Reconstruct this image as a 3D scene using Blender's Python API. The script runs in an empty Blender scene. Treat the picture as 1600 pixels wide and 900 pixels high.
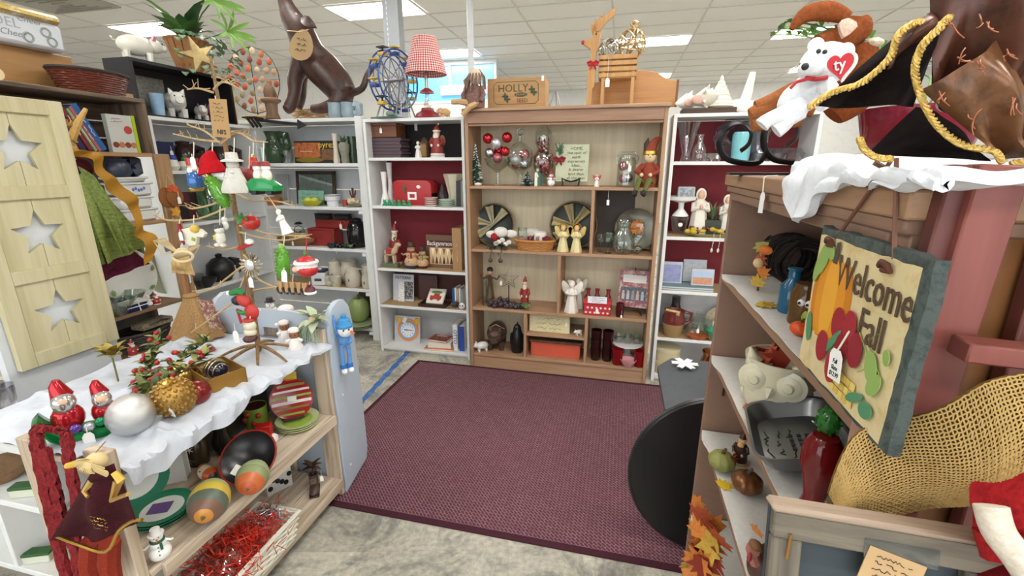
import bpy,bmesh,math,random
from mathutils import Vector,Matrix,Euler
R = math.radians; PI = math.pi
sc = bpy.context.scene; COL = sc.collection
random.seed(7)
# ---------------------------------------------------------------- camera
FPX,CXP,CYP = 700.0,800.0,450.0
YAW,PIT,CAMZ = math.atan(173/726),math.atan(192/700),1.55
cam = bpy.data.objects.new('camera',bpy.data.cameras.new('camera')); COL.objects.link(cam)
cam.data.sensor_width = 36; cam.data.lens = FPX/1600*36; cam.data.clip_start = .02
cam.location = (0,0,CAMZ); cam.rotation_euler = (PI/2-PIT,0,YAW); sc.camera = cam
# ---------------------------------------------------------------- light
w = bpy.data.worlds.new('room_ambient'); sc.world = w; w.use_nodes = True
w.node_tree.nodes['Background'].inputs[0].default_value = (.95,.97,1,1)
w.node_tree.nodes['Background'].inputs[1].default_value = .5
FILL_GLOW = 2.45                # glow of unseen windows added behind the viewer to brighten the shelves
PANEL_POWER = 18.0            # emission strength of the ceiling light panels
vs = sc.view_settings; vs.view_transform = 'Standard'; vs.look = 'None'; vs.gamma = 1; vs.exposure = .1
vs.use_curve_mapping = False
# ---------------------------------------------------------------- layout helpers: measured bearings on known shelf planes
_f = Vector((-math.sin(YAW)*math.cos(PIT),math.cos(YAW)*math.cos(PIT),-math.sin(PIT)))
_r = Vector((math.cos(YAW),math.sin(YAW),0)); _u = _r.cross(_f); _C = Vector((0,0,CAMZ))
def ray(x,y): return _f+_r*((x-CXP)/FPX)-_u*((y-CYP)/FPX)
def onz(x,y,z): d = ray(x,y); return _C+d*((z-CAMZ)/d.z)
def ony(x,y,Y): d = ray(x,y); return _C+d*(Y/d.y)
def onx(x,y,X): d = ray(x,y); return _C+d*(X/d.x)
def U(p): return (Vector(p)-_C).dot(_f)/FPX              # metres per image pixel at a point
def sy(px,z,Y):                                         # point on a shelf of height z, depth Y
    k = (px-CXP)/FPX; n = _r-_f*k; q = Vector((0,Y,z-CAMZ)); return Vector((-(n.y*q.y+n.z*q.z)/n.x,Y,z))
def sx(px,z,X):                                         # point on a shelf that runs along the depth of the room
    k = (px-CXP)/FPX; n = _r-_f*k; q = Vector((X,0,z-CAMZ)); return Vector((X,-(n.x*q.x+n.z*q.z)/n.y,z))
# ---------------------------------------------------------------- materials
def lin(h):
    h = h.lstrip('#'); c = [int(h[i:i+2],16)/255 for i in (0,2,4)]
    return tuple(x/12.92 if x <= .04045 else ((x+.055)/1.055)**2.4 for x in c)
_M = {}
def mk(h,r=.55,k='plain',m=0.0,s=1.0,h2=None,b=None,e=0):
    key = (h,r,k,m,s,h2,b,e)
    if key in _M: return _M[key]
    mt = bpy.data.materials.new(k+'_'+h); mt.use_nodes = True; _M[key] = mt
    N = mt.node_tree.nodes; L = mt.node_tree.links; p = N['Principled BSDF']
    c = lin(h); p.inputs['Roughness'].default_value = r; p.inputs['Metallic'].default_value = m
    def nd(t,**kw):
        n = N.new(t)
        for a,v in kw.items(): n.inputs[a].default_value = v
        return n
    if k == 'glass':
        N.remove(p); out = N['Material Output']
        tr = nd('ShaderNodeBsdfTransparent'); tr.inputs[0].default_value = (*[min(1,x*1.06) for x in c],1)
        gl = nd('ShaderNodeBsdfGlossy',Roughness=r*.2); lw = nd('ShaderNodeLayerWeight',Blend=.35)
        mp = nd('ShaderNodeMapRange'); mp.inputs[3].default_value = .09; mp.inputs[4].default_value = .62
        L.new(lw.outputs['Facing'],mp.inputs[0])
        mx = nd('ShaderNodeMixShader'); L.new(mp.outputs[0],mx.inputs[0]); L.new(tr.outputs[0],mx.inputs[1]); L.new(gl.outputs[0],mx.inputs[2])
        L.new(mx.outputs[0],out.inputs[0]); return mt
    if k == 'emit':
        p.inputs['Base Color'].default_value = (*c,1); p.inputs['Emission Color'].default_value = (*c,1); p.inputs['Emission Strength'].default_value = e
        return mt
    tc = nd('ShaderNodeTexCoord'); mpn = nd('ShaderNodeMapping'); L.new(tc.outputs['Object'],mpn.inputs[0])
    dk = lin(h2) if h2 else tuple(x*.72 for x in c)
    if k in ('wood','woodx','woody'):
        st = {'wood': (26,26,1.6),'woodx': (1.6,26,26),'woody': (26,1.6,26)}[k]
        mpn.inputs['Scale'].default_value = tuple(v*s for v in st)
        nz = nd('ShaderNodeTexNoise',Scale=1.6,Detail=6,Roughness=.62,Distortion=.5); bs = .12 if b is None else b
    elif k == 'cloth':
        mpn.inputs['Scale'].default_value = (s,)*3
        nz = nd('ShaderNodeTexNoise',Scale=160,Detail=3,Roughness=.7); bs = .35 if b is None else b
    elif k == 'worn':
        mpn.inputs['Scale'].default_value = (s,)*3
        nz = nd('ShaderNodeTexNoise',Scale=14,Detail=9,Roughness=.75,Distortion=.4); bs = .15 if b is None else b
    else:
        mpn.inputs['Scale'].default_value = (s,)*3
        nz = nd('ShaderNodeTexNoise',Scale=9,Detail=4,Roughness=.6); bs = .03 if b is None else b
    L.new(mpn.outputs[0],nz.inputs['Vector'])
    rp = N.new('ShaderNodeValToRGB'); L.new(nz.outputs['Fac'],rp.inputs[0])
    lo,hi = {'plain': (.15,.5),'cloth': (.3,.62),'worn': (.36,.52)}.get(k,(.34,.6))
    if k == 'plain' and not h2: dk = tuple(x*.86 for x in c)
    rp.color_ramp.elements[0].position = lo; rp.color_ramp.elements[1].position = hi
    rp.color_ramp.elements[0].color = (*dk,1); rp.color_ramp.elements[1].color = (*c,1)
    L.new(rp.outputs[0],p.inputs['Base Color'])
    if bs:
        bp = nd('ShaderNodeBump',Strength=bs,Distance=.004); L.new(nz.outputs['Fac'],bp.inputs['Height']); L.new(bp.outputs[0],p.inputs['Normal'])
    if k == 'cloth': p.inputs['Specular IOR Level'].default_value = .15
    return mt
def gls(h='#f4f8f6',r=.1): return mk(h,r,'glass')
def met(h,r=.25): return mk(h,r,'plain',1.0)
def cer(h,r=.16): return mk(h,r)
def fab(h,h2=None,s=1): return mk(h,.95,'cloth',0,s,h2)
# ---------------------------------------------------------------- mesh builder
class B:
    def __init__(s): s.v = []; s.f = []
    def add(s,vs,fs,M=None):
        n = len(s.v); s.v += [tuple(M @ Vector(v)) if M else tuple(v) for v in vs]; s.f += [tuple(i+n for i in f) for f in fs]; return s
    def box(s,c,d,rot=None):
        x,y,z = (k/2 for k in d)
        vs = [(-x,-y,-z),(x,-y,-z),(x,y,-z),(-x,y,-z),(-x,-y,z),(x,-y,z),(x,y,z),(-x,y,z)]
        M = Matrix.Translation(c)
        if rot: M = M @ Euler(rot).to_matrix().to_4x4()
        return s.add(vs,[(0,3,2,1),(4,5,6,7),(0,1,5,4),(1,2,6,5),(2,3,7,6),(3,0,4,7)],M)
    def lo(s,a,b): return s.box([(i+j)/2 for i,j in zip(a,b)],[abs(j-i) for i,j in zip(a,b)])
    def lathe(s,prof,n=16,M=None,flute=0,fl=.06):
        vs = []; fs = []; m = len(prof)
        for r,z in prof:
            for i in range(n):
                a = 2*PI*i/n; q = r*(1+(fl*math.cos(a*flute) if flute else 0)); vs.append((q*math.cos(a),q*math.sin(a),z))
        for j in range(m-1):
            for i in range(n): k = (i+1) % n; fs.append((j*n+i,j*n+k,(j+1)*n+k,(j+1)*n+i))
        (r0,z0),(r1,z1) = prof[0],prof[-1]; ze = max(q[1] for q in prof)-min(q[1] for q in prof); rm = max(q[0] for q in prof)
        if m > 3 and r0 > 1e-5 and r1 > 1e-5 and abs(r0-r1) < .15*rm and abs(z0-z1) < .3*ze:      # closed ring section
            for i in range(n): k = (i+1) % n; fs.append(((m-1)*n+i,(m-1)*n+k,k,i))
            return s.add(vs,fs,M)
        if prof[0][0] > 1e-5: fs.append(tuple(range(n))[::-1])
        if prof[-1][0] > 1e-5: fs.append(tuple((m-1)*n+i for i in range(n)))
        return s.add(vs,fs,M)
    def ell(s,c,r,n=12,m=8,rot=None,fn=None):
        if not hasattr(r,'__len__'): r = (r,)*3
        vs = [(0,0,-1)]; fs = []
        for j in range(1,m):
            t = PI*j/m
            for i in range(n): a = 2*PI*i/n; vs.append((math.sin(t)*math.cos(a),math.sin(t)*math.sin(a),-math.cos(t)))
        vs.append((0,0,1)); T = len(vs)-1
        for i in range(n):
            k = (i+1) % n; fs.append((0,1+k,1+i)); fs.append((T,T-n+i,T-n+k))
            for j in range(m-2): fs.append((1+j*n+i,1+j*n+k,1+(j+1)*n+k,1+(j+1)*n+i))
        if fn: vs = [fn(*v) for v in vs]
        M = Matrix.Translation(c) @ (Euler(rot).to_matrix().to_4x4() if rot else Matrix()) @ Matrix.Diagonal((*r,1))
        return s.add(vs,fs,M)
    def tube(s,pts,r=.005,n=6,closed=False,flat=1.0):
        pts = [Vector(p) for p in pts]; m = len(pts); vs = []; fs = []; N0 = None
        for j in range(m):
            a = pts[j-1] if (j or closed) else pts[j]; b = pts[(j+1) % m] if (j < m-1 or closed) else pts[j]
            t = (b-a).normalized() if (b-a).length > 1e-9 else Vector((0,0,1))
            if N0 is None: N0 = t.orthogonal().normalized()
            N0 = (N0-t*N0.dot(t)); N0 = N0.normalized() if N0.length > 1e-6 else t.orthogonal().normalized()
            Bn = t.cross(N0); q = r[j] if hasattr(r,'__len__') else r
            for i in range(n): g = 2*PI*i/n; vs.append(pts[j]+N0*(q*math.cos(g))+Bn*(q*flat*math.sin(g)))
        for j in range(m if closed else m-1):
            k = (j+1) % m
            for i in range(n): l = (i+1) % n; fs.append((j*n+i,j*n+l,k*n+l,k*n+i))
        if not closed: fs.append(tuple(range(n))[::-1]); fs.append(tuple((m-1)*n+i for i in range(n)))
        return s.add(vs,fs)
    def sheet(s,fn,nu,nv,th=.002):
        """thick sheet; fn(u,v)->(x,y,z), u,v in 0..1"""
        P = [[Vector(fn(i/nu,j/nv)) for j in range(nv+1)] for i in range(nu+1)]; vs = []; fs = []
        W = nv+1
        for sd in (0,1):
            for i in range(nu+1):
                for j in range(W):
                    du = P[min(i+1,nu)][j]-P[max(i-1,0)][j]; dv = P[i][min(j+1,nv)]-P[i][max(j-1,0)]
                    nn = du.cross(dv); nn = nn.normalized() if nn.length > 1e-12 else Vector((0,0,1))
                    vs.append(P[i][j]+nn*(th*(.5-sd)))
        O = (nu+1)*W
        for i in range(nu):
            for j in range(nv):
                a,b,c,d = i*W+j,(i+1)*W+j,(i+1)*W+j+1,i*W+j+1
                fs.append((a,b,c,d)); fs.append((O+d,O+c,O+b,O+a))
        for i in range(nu):
            fs.append((i*W,O+i*W,O+(i+1)*W,(i+1)*W)); fs.append(((i+1)*W+nv,O+(i+1)*W+nv,O+i*W+nv,i*W+nv))
        for j in range(nv):
            fs.append((j+1,O+j+1,O+j,j)); k = nu*W; fs.append((k+j,O+k+j,O+k+j+1,k+j+1))
        return s.add(vs,fs)
    def leaf(s,base,tip,w,up=(0,0,1),curl=.15,th=.0008):
        a,b = Vector(base),Vector(tip); d = b-a; l = d.length; d.normalize(); upv = Vector(up); sd = d.cross(upv)
        sd = sd.normalized() if sd.length > 1e-6 else d.orthogonal().normalized(); nn = sd.cross(d)
        pr = [(0,.06),(.25,.8),(.5,1),(.78,.62),(1,.02)]
        vs = []; fs = []
        for o in (0,th):
            for t,q in pr:
                c = a+d*(l*t)+nn*(math.sin(t*PI)*curl*l-o)
                vs += [c-sd*(w*q/2)+nn*(w*.12*q),c,c+sd*(w*q/2)+nn*(w*.12*q)]
        for j in range(4):
            for i in range(2):
                k = j*3+i; fs.append((k,k+1,k+4,k+3)); fs.append((15+k+3,15+k+4,15+k+1,15+k))
        return s.add(vs,fs)
    def prism(s,outs,d,bev=0,M=None):
        """outline(s) in XZ (list of loops, holes allowed), extruded d along +y from y=0"""
        if not hasattr(outs[0][0],'__len__'): outs = [outs]
        cu = bpy.data.curves.new('tmp','CURVE'); cu.dimensions = '2D'; cu.fill_mode = 'BOTH'; cu.extrude = d/2
        if bev: cu.bevel_depth = bev; cu.bevel_resolution = 1; cu.offset = -bev
        for o in outs:
            sp = cu.splines.new('POLY'); sp.points.add(len(o)-1); sp.use_cyclic_u = True
            for p,q in zip(sp.points,o): p.co = (q[0],q[1],0,1)
        ob = bpy.data.objects.new('tmp',cu); me = bpy.data.meshes.new_from_object(ob)
        T = (M or Matrix()) @ Matrix.Translation((0,d/2,0)) @ Matrix.Rotation(PI/2,4,'X')
        s.add([v.co for v in me.vertices],[tuple(p.vertices) for p in me.polygons],T)
        bpy.data.objects.remove(ob); bpy.data.curves.remove(cu); bpy.data.meshes.remove(me); return s
    def ob(s,name,mat,par=None,loc=(0,0,0),rot=(0,0,0),bev=0,ang=42,sub=0):
        me = bpy.data.meshes.new(name); me.from_pydata(s.v,[],s.f); me.materials.append(mat)
        bm = bmesh.new(); bm.from_mesh(me); bmesh.ops.remove_doubles(bm,verts=bm.verts,dist=1e-6); bmesh.ops.recalc_face_normals(bm,faces=bm.faces)
        if bev: bmesh.ops.bevel(bm,geom=list(bm.edges),offset=bev,segments=1,affect='EDGES',clamp_overlap=True)
        bm.to_mesh(me); bm.free(); me.shade_smooth(); me.set_sharp_from_angle(angle=R(ang))
        o = bpy.data.objects.new(name,me); COL.objects.link(o); o.location = loc; o.rotation_euler = rot
        if par: o.parent = par
        if sub:
            md = o.modifiers.new('sub','SUBSURF'); md.levels = sub; md.render_levels = sub
        return o
def tg(o,label,cat,group=None,kind=None):
    if label: o['label'] = label
    if cat: o['category'] = cat
    if group: o['group'] = group
    if kind: o['kind'] = kind
    return o
def thing(name,label,cat,loc=(0,0,0),rz=0,group=None,s=1,rot=None):
    o = bpy.data.objects.new(name,None); COL.objects.link(o); o.empty_display_size = .02; o.location = loc
    o.rotation_euler = rot if rot else (0,0,rz); o.scale = (s,)*3 if not hasattr(s,'__len__') else s
    return tg(o,label,cat,group)
def struct(o): o['kind'] = 'structure'; return o
def clone(o,loc,label=None,rz=None,s=None):
    c = o.copy(); COL.objects.link(c); c.location = loc
    if label: c['label'] = label
    if rz is not None: c.rotation_euler = (0,0,rz)
    if s is not None: c.scale = (s,)*3
    for ch in list(o.children):
        d = ch.copy(); COL.objects.link(d); d.parent = c
        for g in list(ch.children): e = g.copy(); COL.objects.link(e); e.parent = d
    return c
def dup_part(o,par,loc,rot=None,s=None):
    c = o.copy(); COL.objects.link(c); c.parent = par; c.location = loc
    if rot: c.rotation_euler = rot
    if s is not None: c.scale = (s,)*3 if not hasattr(s,'__len__') else s
    return c
def txt(body,size,mat,par,loc,rot=(PI/2,0,0),ex=.0006,al='CENTER',name='lettering',sx_=1,shear=0,sp=1):
    cu = bpy.data.curves.new('tmp','FONT'); cu.body = body; cu.size = size; cu.extrude = ex; cu.align_x = al; cu.align_y = 'CENTER'; cu.shear = shear; cu.space_line = sp; cu.resolution_u = 2
    t = bpy.data.objects.new('tmp',cu); me = bpy.data.meshes.new_from_object(t); bpy.data.objects.remove(t); bpy.data.curves.remove(cu)
    me.materials.clear(); me.materials.append(mat); o = bpy.data.objects.new(name,me); COL.objects.link(o); o.location = loc; o.rotation_euler = rot; o.scale = (sx_,1,1)
    if par: o.parent = par
    return o
def scrib(par,w,h,n,mat,loc,rot=(PI/2,0,0),name='handwriting',seed=1,th=.0012):
    """rows of handwriting-like strokes on a w x h area"""
    rr = random.Random(seed); b = B()
    for j in range(n):
        y = h/2-(j+.5)*h/n; x = -w/2+rr.random()*w*.15; pts = []
        while x < w/2-rr.random()*w*.2:
            pts.append((x,y+(rr.random()-.5)*h/n*.55,0)); x += w*.045
            if rr.random() < .12 and len(pts) > 2: b.tube(pts,th/2,3); pts = []; x += w*.05
        if len(pts) > 2: b.tube(pts,th/2,3)
    return b.ob(name,mat,par,loc,rot) if b.v else None
WHITE_TAG = mk('#f2f2ee',.7); STRING = mk('#e9e2d0',.9); INK = mk('#26262a',.8)
_tagme = {}
def tag(par,loc,s=.03,drop=.05,rz=0,mat=None):
    """white price tag on a string, hanging from loc (local to par)"""
    mat = mat or WHITE_TAG
    if mat not in _tagme:
        w_,h_ = .5,.95
        b = B().prism([[(-w_/2,-h_),(w_/2,-h_),(w_/2,-.2),(w_*.25,0),(-w_*.25,0),(-w_/2,-.2)]],.03)
        o = b.ob('price_tag',mat); me = o.data; bpy.data.objects.remove(o); b = B().tube([(0,.015,0),(.02,.02,1)],.03,4)
        o = b.ob('tag_string',STRING); _tagme[mat] = (me,o.data); bpy.data.objects.remove(o)
    me,st = _tagme[mat]
    t = bpy.data.objects.new('price_tag',me); COL.objects.link(t); t.parent = par; t.location = (loc[0],loc[1],loc[2]-drop); t.rotation_euler = (0,0,rz); t.scale = (s,)*3
    q = bpy.data.objects.new('tag_string',st); COL.objects.link(q); q.parent = t; q.scale = (1,1,drop/s)
    return t
def one(b,name,label,cat,mat,loc=(0,0,0),rz=0,group=None,**kw):
    o = b.ob(name,mat,None,loc,kw.pop('rot',(0,0,rz)),**kw); return tg(o,label,cat,group)
def circ(r,n=24,c=(0,0),sx_=1,sz=1): return [(c[0]+r*sx_*math.cos(2*PI*i/n),c[1]+r*sz*math.sin(2*PI*i/n)) for i in range(n)]
def star(r,q=.42,n=5,c=(0,0),a0=PI/2): return [(c[0]+(r if i % 2 == 0 else r*q)*math.cos(a0+PI*i/n),c[1]+(r if i % 2 == 0 else r*q)*math.sin(a0+PI*i/n)) for i in range(2*n)]
def arc(c,r,a0,a1,n=10,ax='xz'):
    o = []
    for i in range(n+1):
        a = R(a0+(a1-a0)*i/n); p,q = r*math.cos(a),r*math.sin(a)
        o.append((c[0]+p,c[1],c[2]+q) if ax == 'xz' else (c[0]+p,c[1]+q,c[2]))
    return o
# ================================================================ the room
def rug_mat():
    mt = bpy.data.materials.new('woven_rug'); mt.use_nodes = True; N = mt.node_tree.nodes; L = mt.node_tree.links; p = N['Principled BSDF']; p.inputs['Roughness'].default_value = .95
    tc = N.new('ShaderNodeTexCoord'); mp = N.new('ShaderNodeMapping'); mp.inputs['Scale'].default_value = (62,62,1); mp.inputs['Rotation'].default_value = (0,0,R(45)); L.new(tc.outputs['Object'],mp.inputs[0])
    br = N.new('ShaderNodeTexBrick'); L.new(mp.outputs[0],br.inputs[0]); br.inputs['Scale'].default_value = 1.0; br.inputs['Mortar Size'].default_value = .14; br.inputs['Brick Width'].default_value = 1.6; br.inputs['Row Height'].default_value = .8
    br.inputs['Mortar Smooth'].default_value = .3
    br.inputs['Color1'].default_value = (*lin('#552a37'),1); br.inputs['Color2'].default_value = (*lin('#653340'),1); br.inputs['Mortar'].default_value = (*lin('#a07f8a'),1)
    nz = N.new('ShaderNodeTexNoise'); nz.inputs['Scale'].default_value = 60; L.new(tc.outputs['Object'],nz.inputs[0])
    mx = N.new('ShaderNodeMix'); mx.data_type = 'RGBA'; mx.inputs[7].default_value = (*lin('#52262f'),1); L.new(nz.outputs[0],mx.inputs[0]); L.new(br.outputs[0],mx.inputs[6]); L.new(mx.outputs[2],p.inputs['Base Color'])
    bp = N.new('ShaderNodeBump'); bp.inputs['Strength'].default_value = .6; bp.inputs['Distance'].default_value = .003; L.new(br.outputs['Fac'],bp.inputs['Height']); L.new(bp.outputs[0],p.inputs['Normal'])
    return mt
def floor_mat():
    mt = bpy.data.materials.new('worn_concrete'); mt.use_nodes = True; N = mt.node_tree.nodes; L = mt.node_tree.links; p = N['Principled BSDF']; p.inputs['Roughness'].default_value = .62
    tc = N.new('ShaderNodeTexCoord')
    br = N.new('ShaderNodeTexBrick'); br.offset = 0; mp = N.new('ShaderNodeMapping'); mp.inputs['Rotation'].default_value = (0,0,R(-14)); L.new(tc.outputs['Object'],mp.inputs[0]); L.new(mp.outputs[0],br.inputs[0])
    br.inputs['Scale'].default_value = 3.3; br.inputs['Brick Width'].default_value = 1; br.inputs['Row Height'].default_value = 1; br.inputs['Mortar Size'].default_value = .006; br.inputs['Bias'].default_value = .1
    br.inputs['Color1'].default_value = (*lin('#c4bfae'),1); br.inputs['Color2'].default_value = (*lin('#b0ab9c'),1); br.inputs['Mortar'].default_value = (*lin('#a8a394'),1)
    n1 = N.new('ShaderNodeTexNoise'); n1.inputs['Scale'].default_value = 3.2; n1.inputs['Detail'].default_value = 9; n1.inputs['Roughness'].default_value = .72; n1.inputs['Distortion'].default_value = .8; L.new(tc.outputs['Object'],n1.inputs[0])
    r1 = N.new('ShaderNodeValToRGB'); r1.color_ramp.elements[0].position = .46; r1.color_ramp.elements[1].position = .58; L.new(n1.outputs[0],r1.inputs[0])
    mx = N.new('ShaderNodeMix'); mx.data_type = 'RGBA'; mx.inputs[7].default_value = (*lin('#85827a'),1); L.new(r1.outputs[0],mx.inputs[0]); L.new(br.outputs[0],mx.inputs[6])
    n2 = N.new('ShaderNodeTexNoise'); n2.inputs['Scale'].default_value = 45; n2.inputs['Detail'].default_value = 8; L.new(tc.outputs['Object'],n2.inputs[0])
    m2 = N.new('ShaderNodeMix'); m2.data_type = 'RGBA'; m2.blend_type = 'OVERLAY'; m2.inputs[0].default_value = .55; L.new(mx.outputs[2],m2.inputs[6]); L.new(n2.outputs[0],m2.inputs[7]); L.new(m2.outputs[2],p.inputs['Base Color'])
    return mt
struct(B().lo((-12,-4,-.1),(6,13.2,0)).ob('floor',floor_mat()))
WALLM = mk('#efeeea',.9); WHITE = mk('#e4e5e3',.55,'plain',0,1,'#d3d5d5'); CEILM = mk('#f0eee8',.95)
struct(B().lo((-12,13,0),(6,13.2,3.5)).ob('wall_back',WALLM))
struct(B().lo((-12.2,-4,0),(-12,13.2,3.5)).ob('wall_left',WALLM))
struct(B().lo((6,-4,0),(6.2,13.2,3.5)).ob('wall_right',WALLM))
wf = struct(thing('wall_front',None,None))
B().lo((-12,-4.2,0),(6,-4,.7)).ob('lower_wall',WALLM,wf); B().lo((-12,-4.2,3.1),(6,-4,3.5)).ob('upper_wall',WALLM,wf); B().lo((-12,-4.2,.7),(-7,-4,3.1)).ob('side_wall',WALLM,wf)
sf = struct(thing('added_fill_window',None,None,(-7,-4.1,.7)))      # unseen glowing windows, added behind the viewer as frontal fill light
for k in range(6): B().lo((.04+k*2.16,0,.04),(2.12+k*2.16,.02,2.36)).ob('pane',mk('#eef4fb',.3,'emit',0,1,None,None,FILL_GLOW),sf); B().lo((k*2.16-.04,-.04,0),(k*2.16+.04,.06,2.4)).ob('mullion',mk('#c9cccf',.4),sf)
# partition beyond the shelves with a bright blue window
pt = struct(thing('wall_partition',None,None)); pm = mk('#e6e4df',.9)
B().lo((-12,9,0),(-2.45,9.12,2.78)).ob('lower_wall',pm,pt); B().lo((-12,9,3.42),(-2.45,9.12,3.5)).ob('upper_wall',pm,pt); B().lo((-12,9,2.78),(-4.35,9.12,3.42)).ob('side_wall',pm,pt)
wn = struct(thing('window_1',None,None,(-3.4,9.05,2.78)))
B().lo((-.94,0,0),(.94,.03,.64)).ob('pane',mk('#6fbdf0',.2,'emit',0,1,None,None,.72),wn)
B().lo((-.2,-.05,.1),(.94,-.01,.24)).ob('purple_panel',mk('#b9a3c8',.6),wn); B().lo((-.22,-.05,.24),(.94,-.01,.28)).ob('green_strip',mk('#b9d6b4',.6),wn)
B().lo((-.97,-.06,-.04),(.97,.02,0)).ob('window_sill',mk('#eceae6',.6),wn); B().lo((.91,-.06,0),(.95,.02,.64)).ob('window_frame',mk('#eceae6',.6),wn); B().lo((-.02,-.04,.28),(.02,.0,.64)).ob('mullion',mk('#dfe9ef',.6),wn)
# suspended ceiling: tiles, bars and light panels
ceil = struct(B().lo((-12,-4,3.53),(6,13.2,3.6)).ob('ceiling',CEILM))
TX,TY,GX,GY = 1.2,.61,-3.85,5.7
LIGHTS = {(-3,0),(0,0),(0,4),(3,4),(5,4),(3,9),(0,9),(6,9),(3,0),(0,-4),(-3,-4),(3,-4),(6,-4),(0,-8),(3,-8),(-3,-8),(5,-8),(0,-12),(3,-12),(5,-12)}
tb = B().lo((.006,.006,0),(TX-.006,TY-.006,.02)).ob('ceiling_tile',mk('#f5f3ef',.95,'plain',0,4,'#efece6'),ceil,bev=.004)
first = True; n_t = 0; rest = B()
for i in range(-6,8):
    for j in range(-15,12):
        if (i,j) in LIGHTS: continue
        x,y = GX+i*TX,GY+j*TY; loc = (x,y,3.503); near = j >= -2 and -5 <= i <= 6 and y < 13 and n_t < 290
        if near:
            n_t += 1
            if first: tb.location = loc; first = False
            else: dup_part(tb,ceil,loc)
        else: rest.lo((x+.006,y+.006,3.503),(x+TX-.006,y+TY-.006,3.523))
o = rest.ob('ceiling_tile_field',mk('#f5f3ef',.95,'plain',0,4,'#efece6'),ceil); o['kind'] = 'stuff'
g = B()
for i in range(-6,9): g.lo((GX+i*TX-.012,-3.5,3.493),(GX+i*TX+.012,13,3.5))
for j in range(-15,13): g.lo((-11.1,GY+j*TY-.012,3.494),(6,GY+j*TY+.012,3.501))
g.ob('ceiling_grid',mk('#e2dfd9',.7),ceil)
fl = mk('#fffdf8',.5,'emit',0,1,None,None,PANEL_POWER); LM = None
where = {(-3,0): 'glowing behind the potted fern',(0,0): 'above the howling dog sculpture',(0,4): 'above the red gingham lampshade',(3,4): 'above the slatted reindeer planter',(5,4): 'behind the plush moose',(3,9): 'above the arched wooden tray, farther and smaller'}
for n,(i,j) in enumerate(sorted(LIGHTS)):
    t = thing('ceiling_light','recessed white ceiling light panel '+where.get((i,j),'out of view over the shop floor'),'light',(GX+i*TX,GY+j*TY,3.49),0,'ceiling light panels')
    if LM is None:
        LM = B().lo((.03,.03,.004),(TX-.03,TY-.03,.01)).ob('diffuser',fl,t); FM = B().lo((.005,.005,0),(TX-.005,.03,.02)).lo((.005,TY-.03,0),(TX-.005,TY-.005,.02)).lo((.005,.03,0),(.03,TY-.03,.02)).lo((TX-.03,.03,0),(TX-.005,TY-.03,.02)).ob('frame',mk('#efeeea',.6),t)
    else: dup_part(LM,t,(0,0,0)); dup_part(FM,t,(0,0,0))
v = thing('ceiling_vent','grey square ceiling air vent in the upper left corner','vent',(-7.45,4.55,3.482))
B().lo((0,0,0),(1.1,.58,.012)).ob('frame',mk('#b9b5aa',.6),v)
for k in range(4): B().lo((.08+.12*k,.06+.06*k,-.012),(1.02-.12*k,.075+.06*k,0)).lo((.08+.12*k,.505-.06*k,-.012),(1.02-.12*k,.52-.06*k,0)).ob('louvre',mk('#a5a196',.6),v)
t = thing('steel_column','grey slotted steel column rising to the ceiling left of the lamp','column',(-2.515,5,0)); B().lo((-.09,-.06,0),(.09,.06,3.5)).ob('shaft',mk('#a9adb2',.4),t)
b = B()
for k in range(60): b.lo((-.045,-.063,.3+k*.05),(-.035,-.059,.33+k*.05))
b.ob('slots',mk('#e9ebee',.5),t)
B().lo((-.12,-.1,0),(.12,.1,.012)).ob('base_plate',mk('#8c9095',.4),t)
t = thing('conduit_pole','thin white round pole rising behind the wooden bookcase','pole',(-1.64,5,0)); B().lathe([(.033,0),(.033,3.5)],16).ob('shaft',mk('#d7d8da',.35),t); B().lathe([(.08,0),(.08,.012),(.035,.03)],16).ob('base_plate',mk('#d7d8da',.35),t)
# rug and tape
t = thing('rug','dark maroon woven rug with pale flecks covering the aisle floor','rug',(-1.535,1.52,0)); RW,RH = 2.4,1.6
B().lo((.03,.03,0),(RW-.03,RH-.03,.009)).ob('pile',rug_mat(),t)
B().lo((0,0,0),(RW,.03,.008)).lo((0,RH-.03,0),(RW,RH,.008)).lo((0,.03,0),(.03,RH-.03,.008)).lo((RW-.03,.03,0),(RW,RH-.03,.008)).ob('binding',fab('#4a2731'),t)
b = B(); pa,pb = Vector((-1.705,3.32,.0008)),Vector((-1.585,1.95,.0008))
def tp(u,v): q = pa.lerp(pb,u); return (q.x+(v-.5)*(.042+.008*math.sin(u*57)),q.y,.0012+.0004*math.sin(u*40))
one(b.sheet(tp,40,1,.0012),'floor_tape','worn strip of blue tape stuck to the concrete floor','tape',mk('#2b5fa5',.6,'worn',0,1,'#5f86b5'))
# ================================================================ shelf units
def unit(name,label,cat,loc,rz,W,D,H,zs,t,mt,backs,top_over=0,kick=None,mshelf=None,sides=(1,1),mats=None,grain=None):
    """zs: tops of shelves; backs: [(z0,z1,mat)]"""
    T = thing(name,label,cat,loc,rz); ms = mshelf or mt
    if sides[0]: B().lo((0,0,0),(t,D,H-t)).ob('side_panel',mt,T,bev=.0015)
    if sides[1]: B().lo((W-t,0,0),(W,D,H-t)).ob('side_panel',mt,T,bev=.0015)
    B().lo((-top_over,-top_over,H-t),(W+top_over,D,H)).ob('top_board',mt,T,bev=.002)
    for z in zs: B().lo((t,.004,z-t),(W-t,D-.012,z)).ob('shelf',ms,T,bev=.0015)
    for z0,z1,m in backs: B().lo((t,D-.012,z0),(W-t,D-.002,z1)).ob('back_panel',m,T)
    if kick: B().lo((t,.03,0),(W-t,.045,kick)).ob('kick_board',mt,T)
    return T
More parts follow.
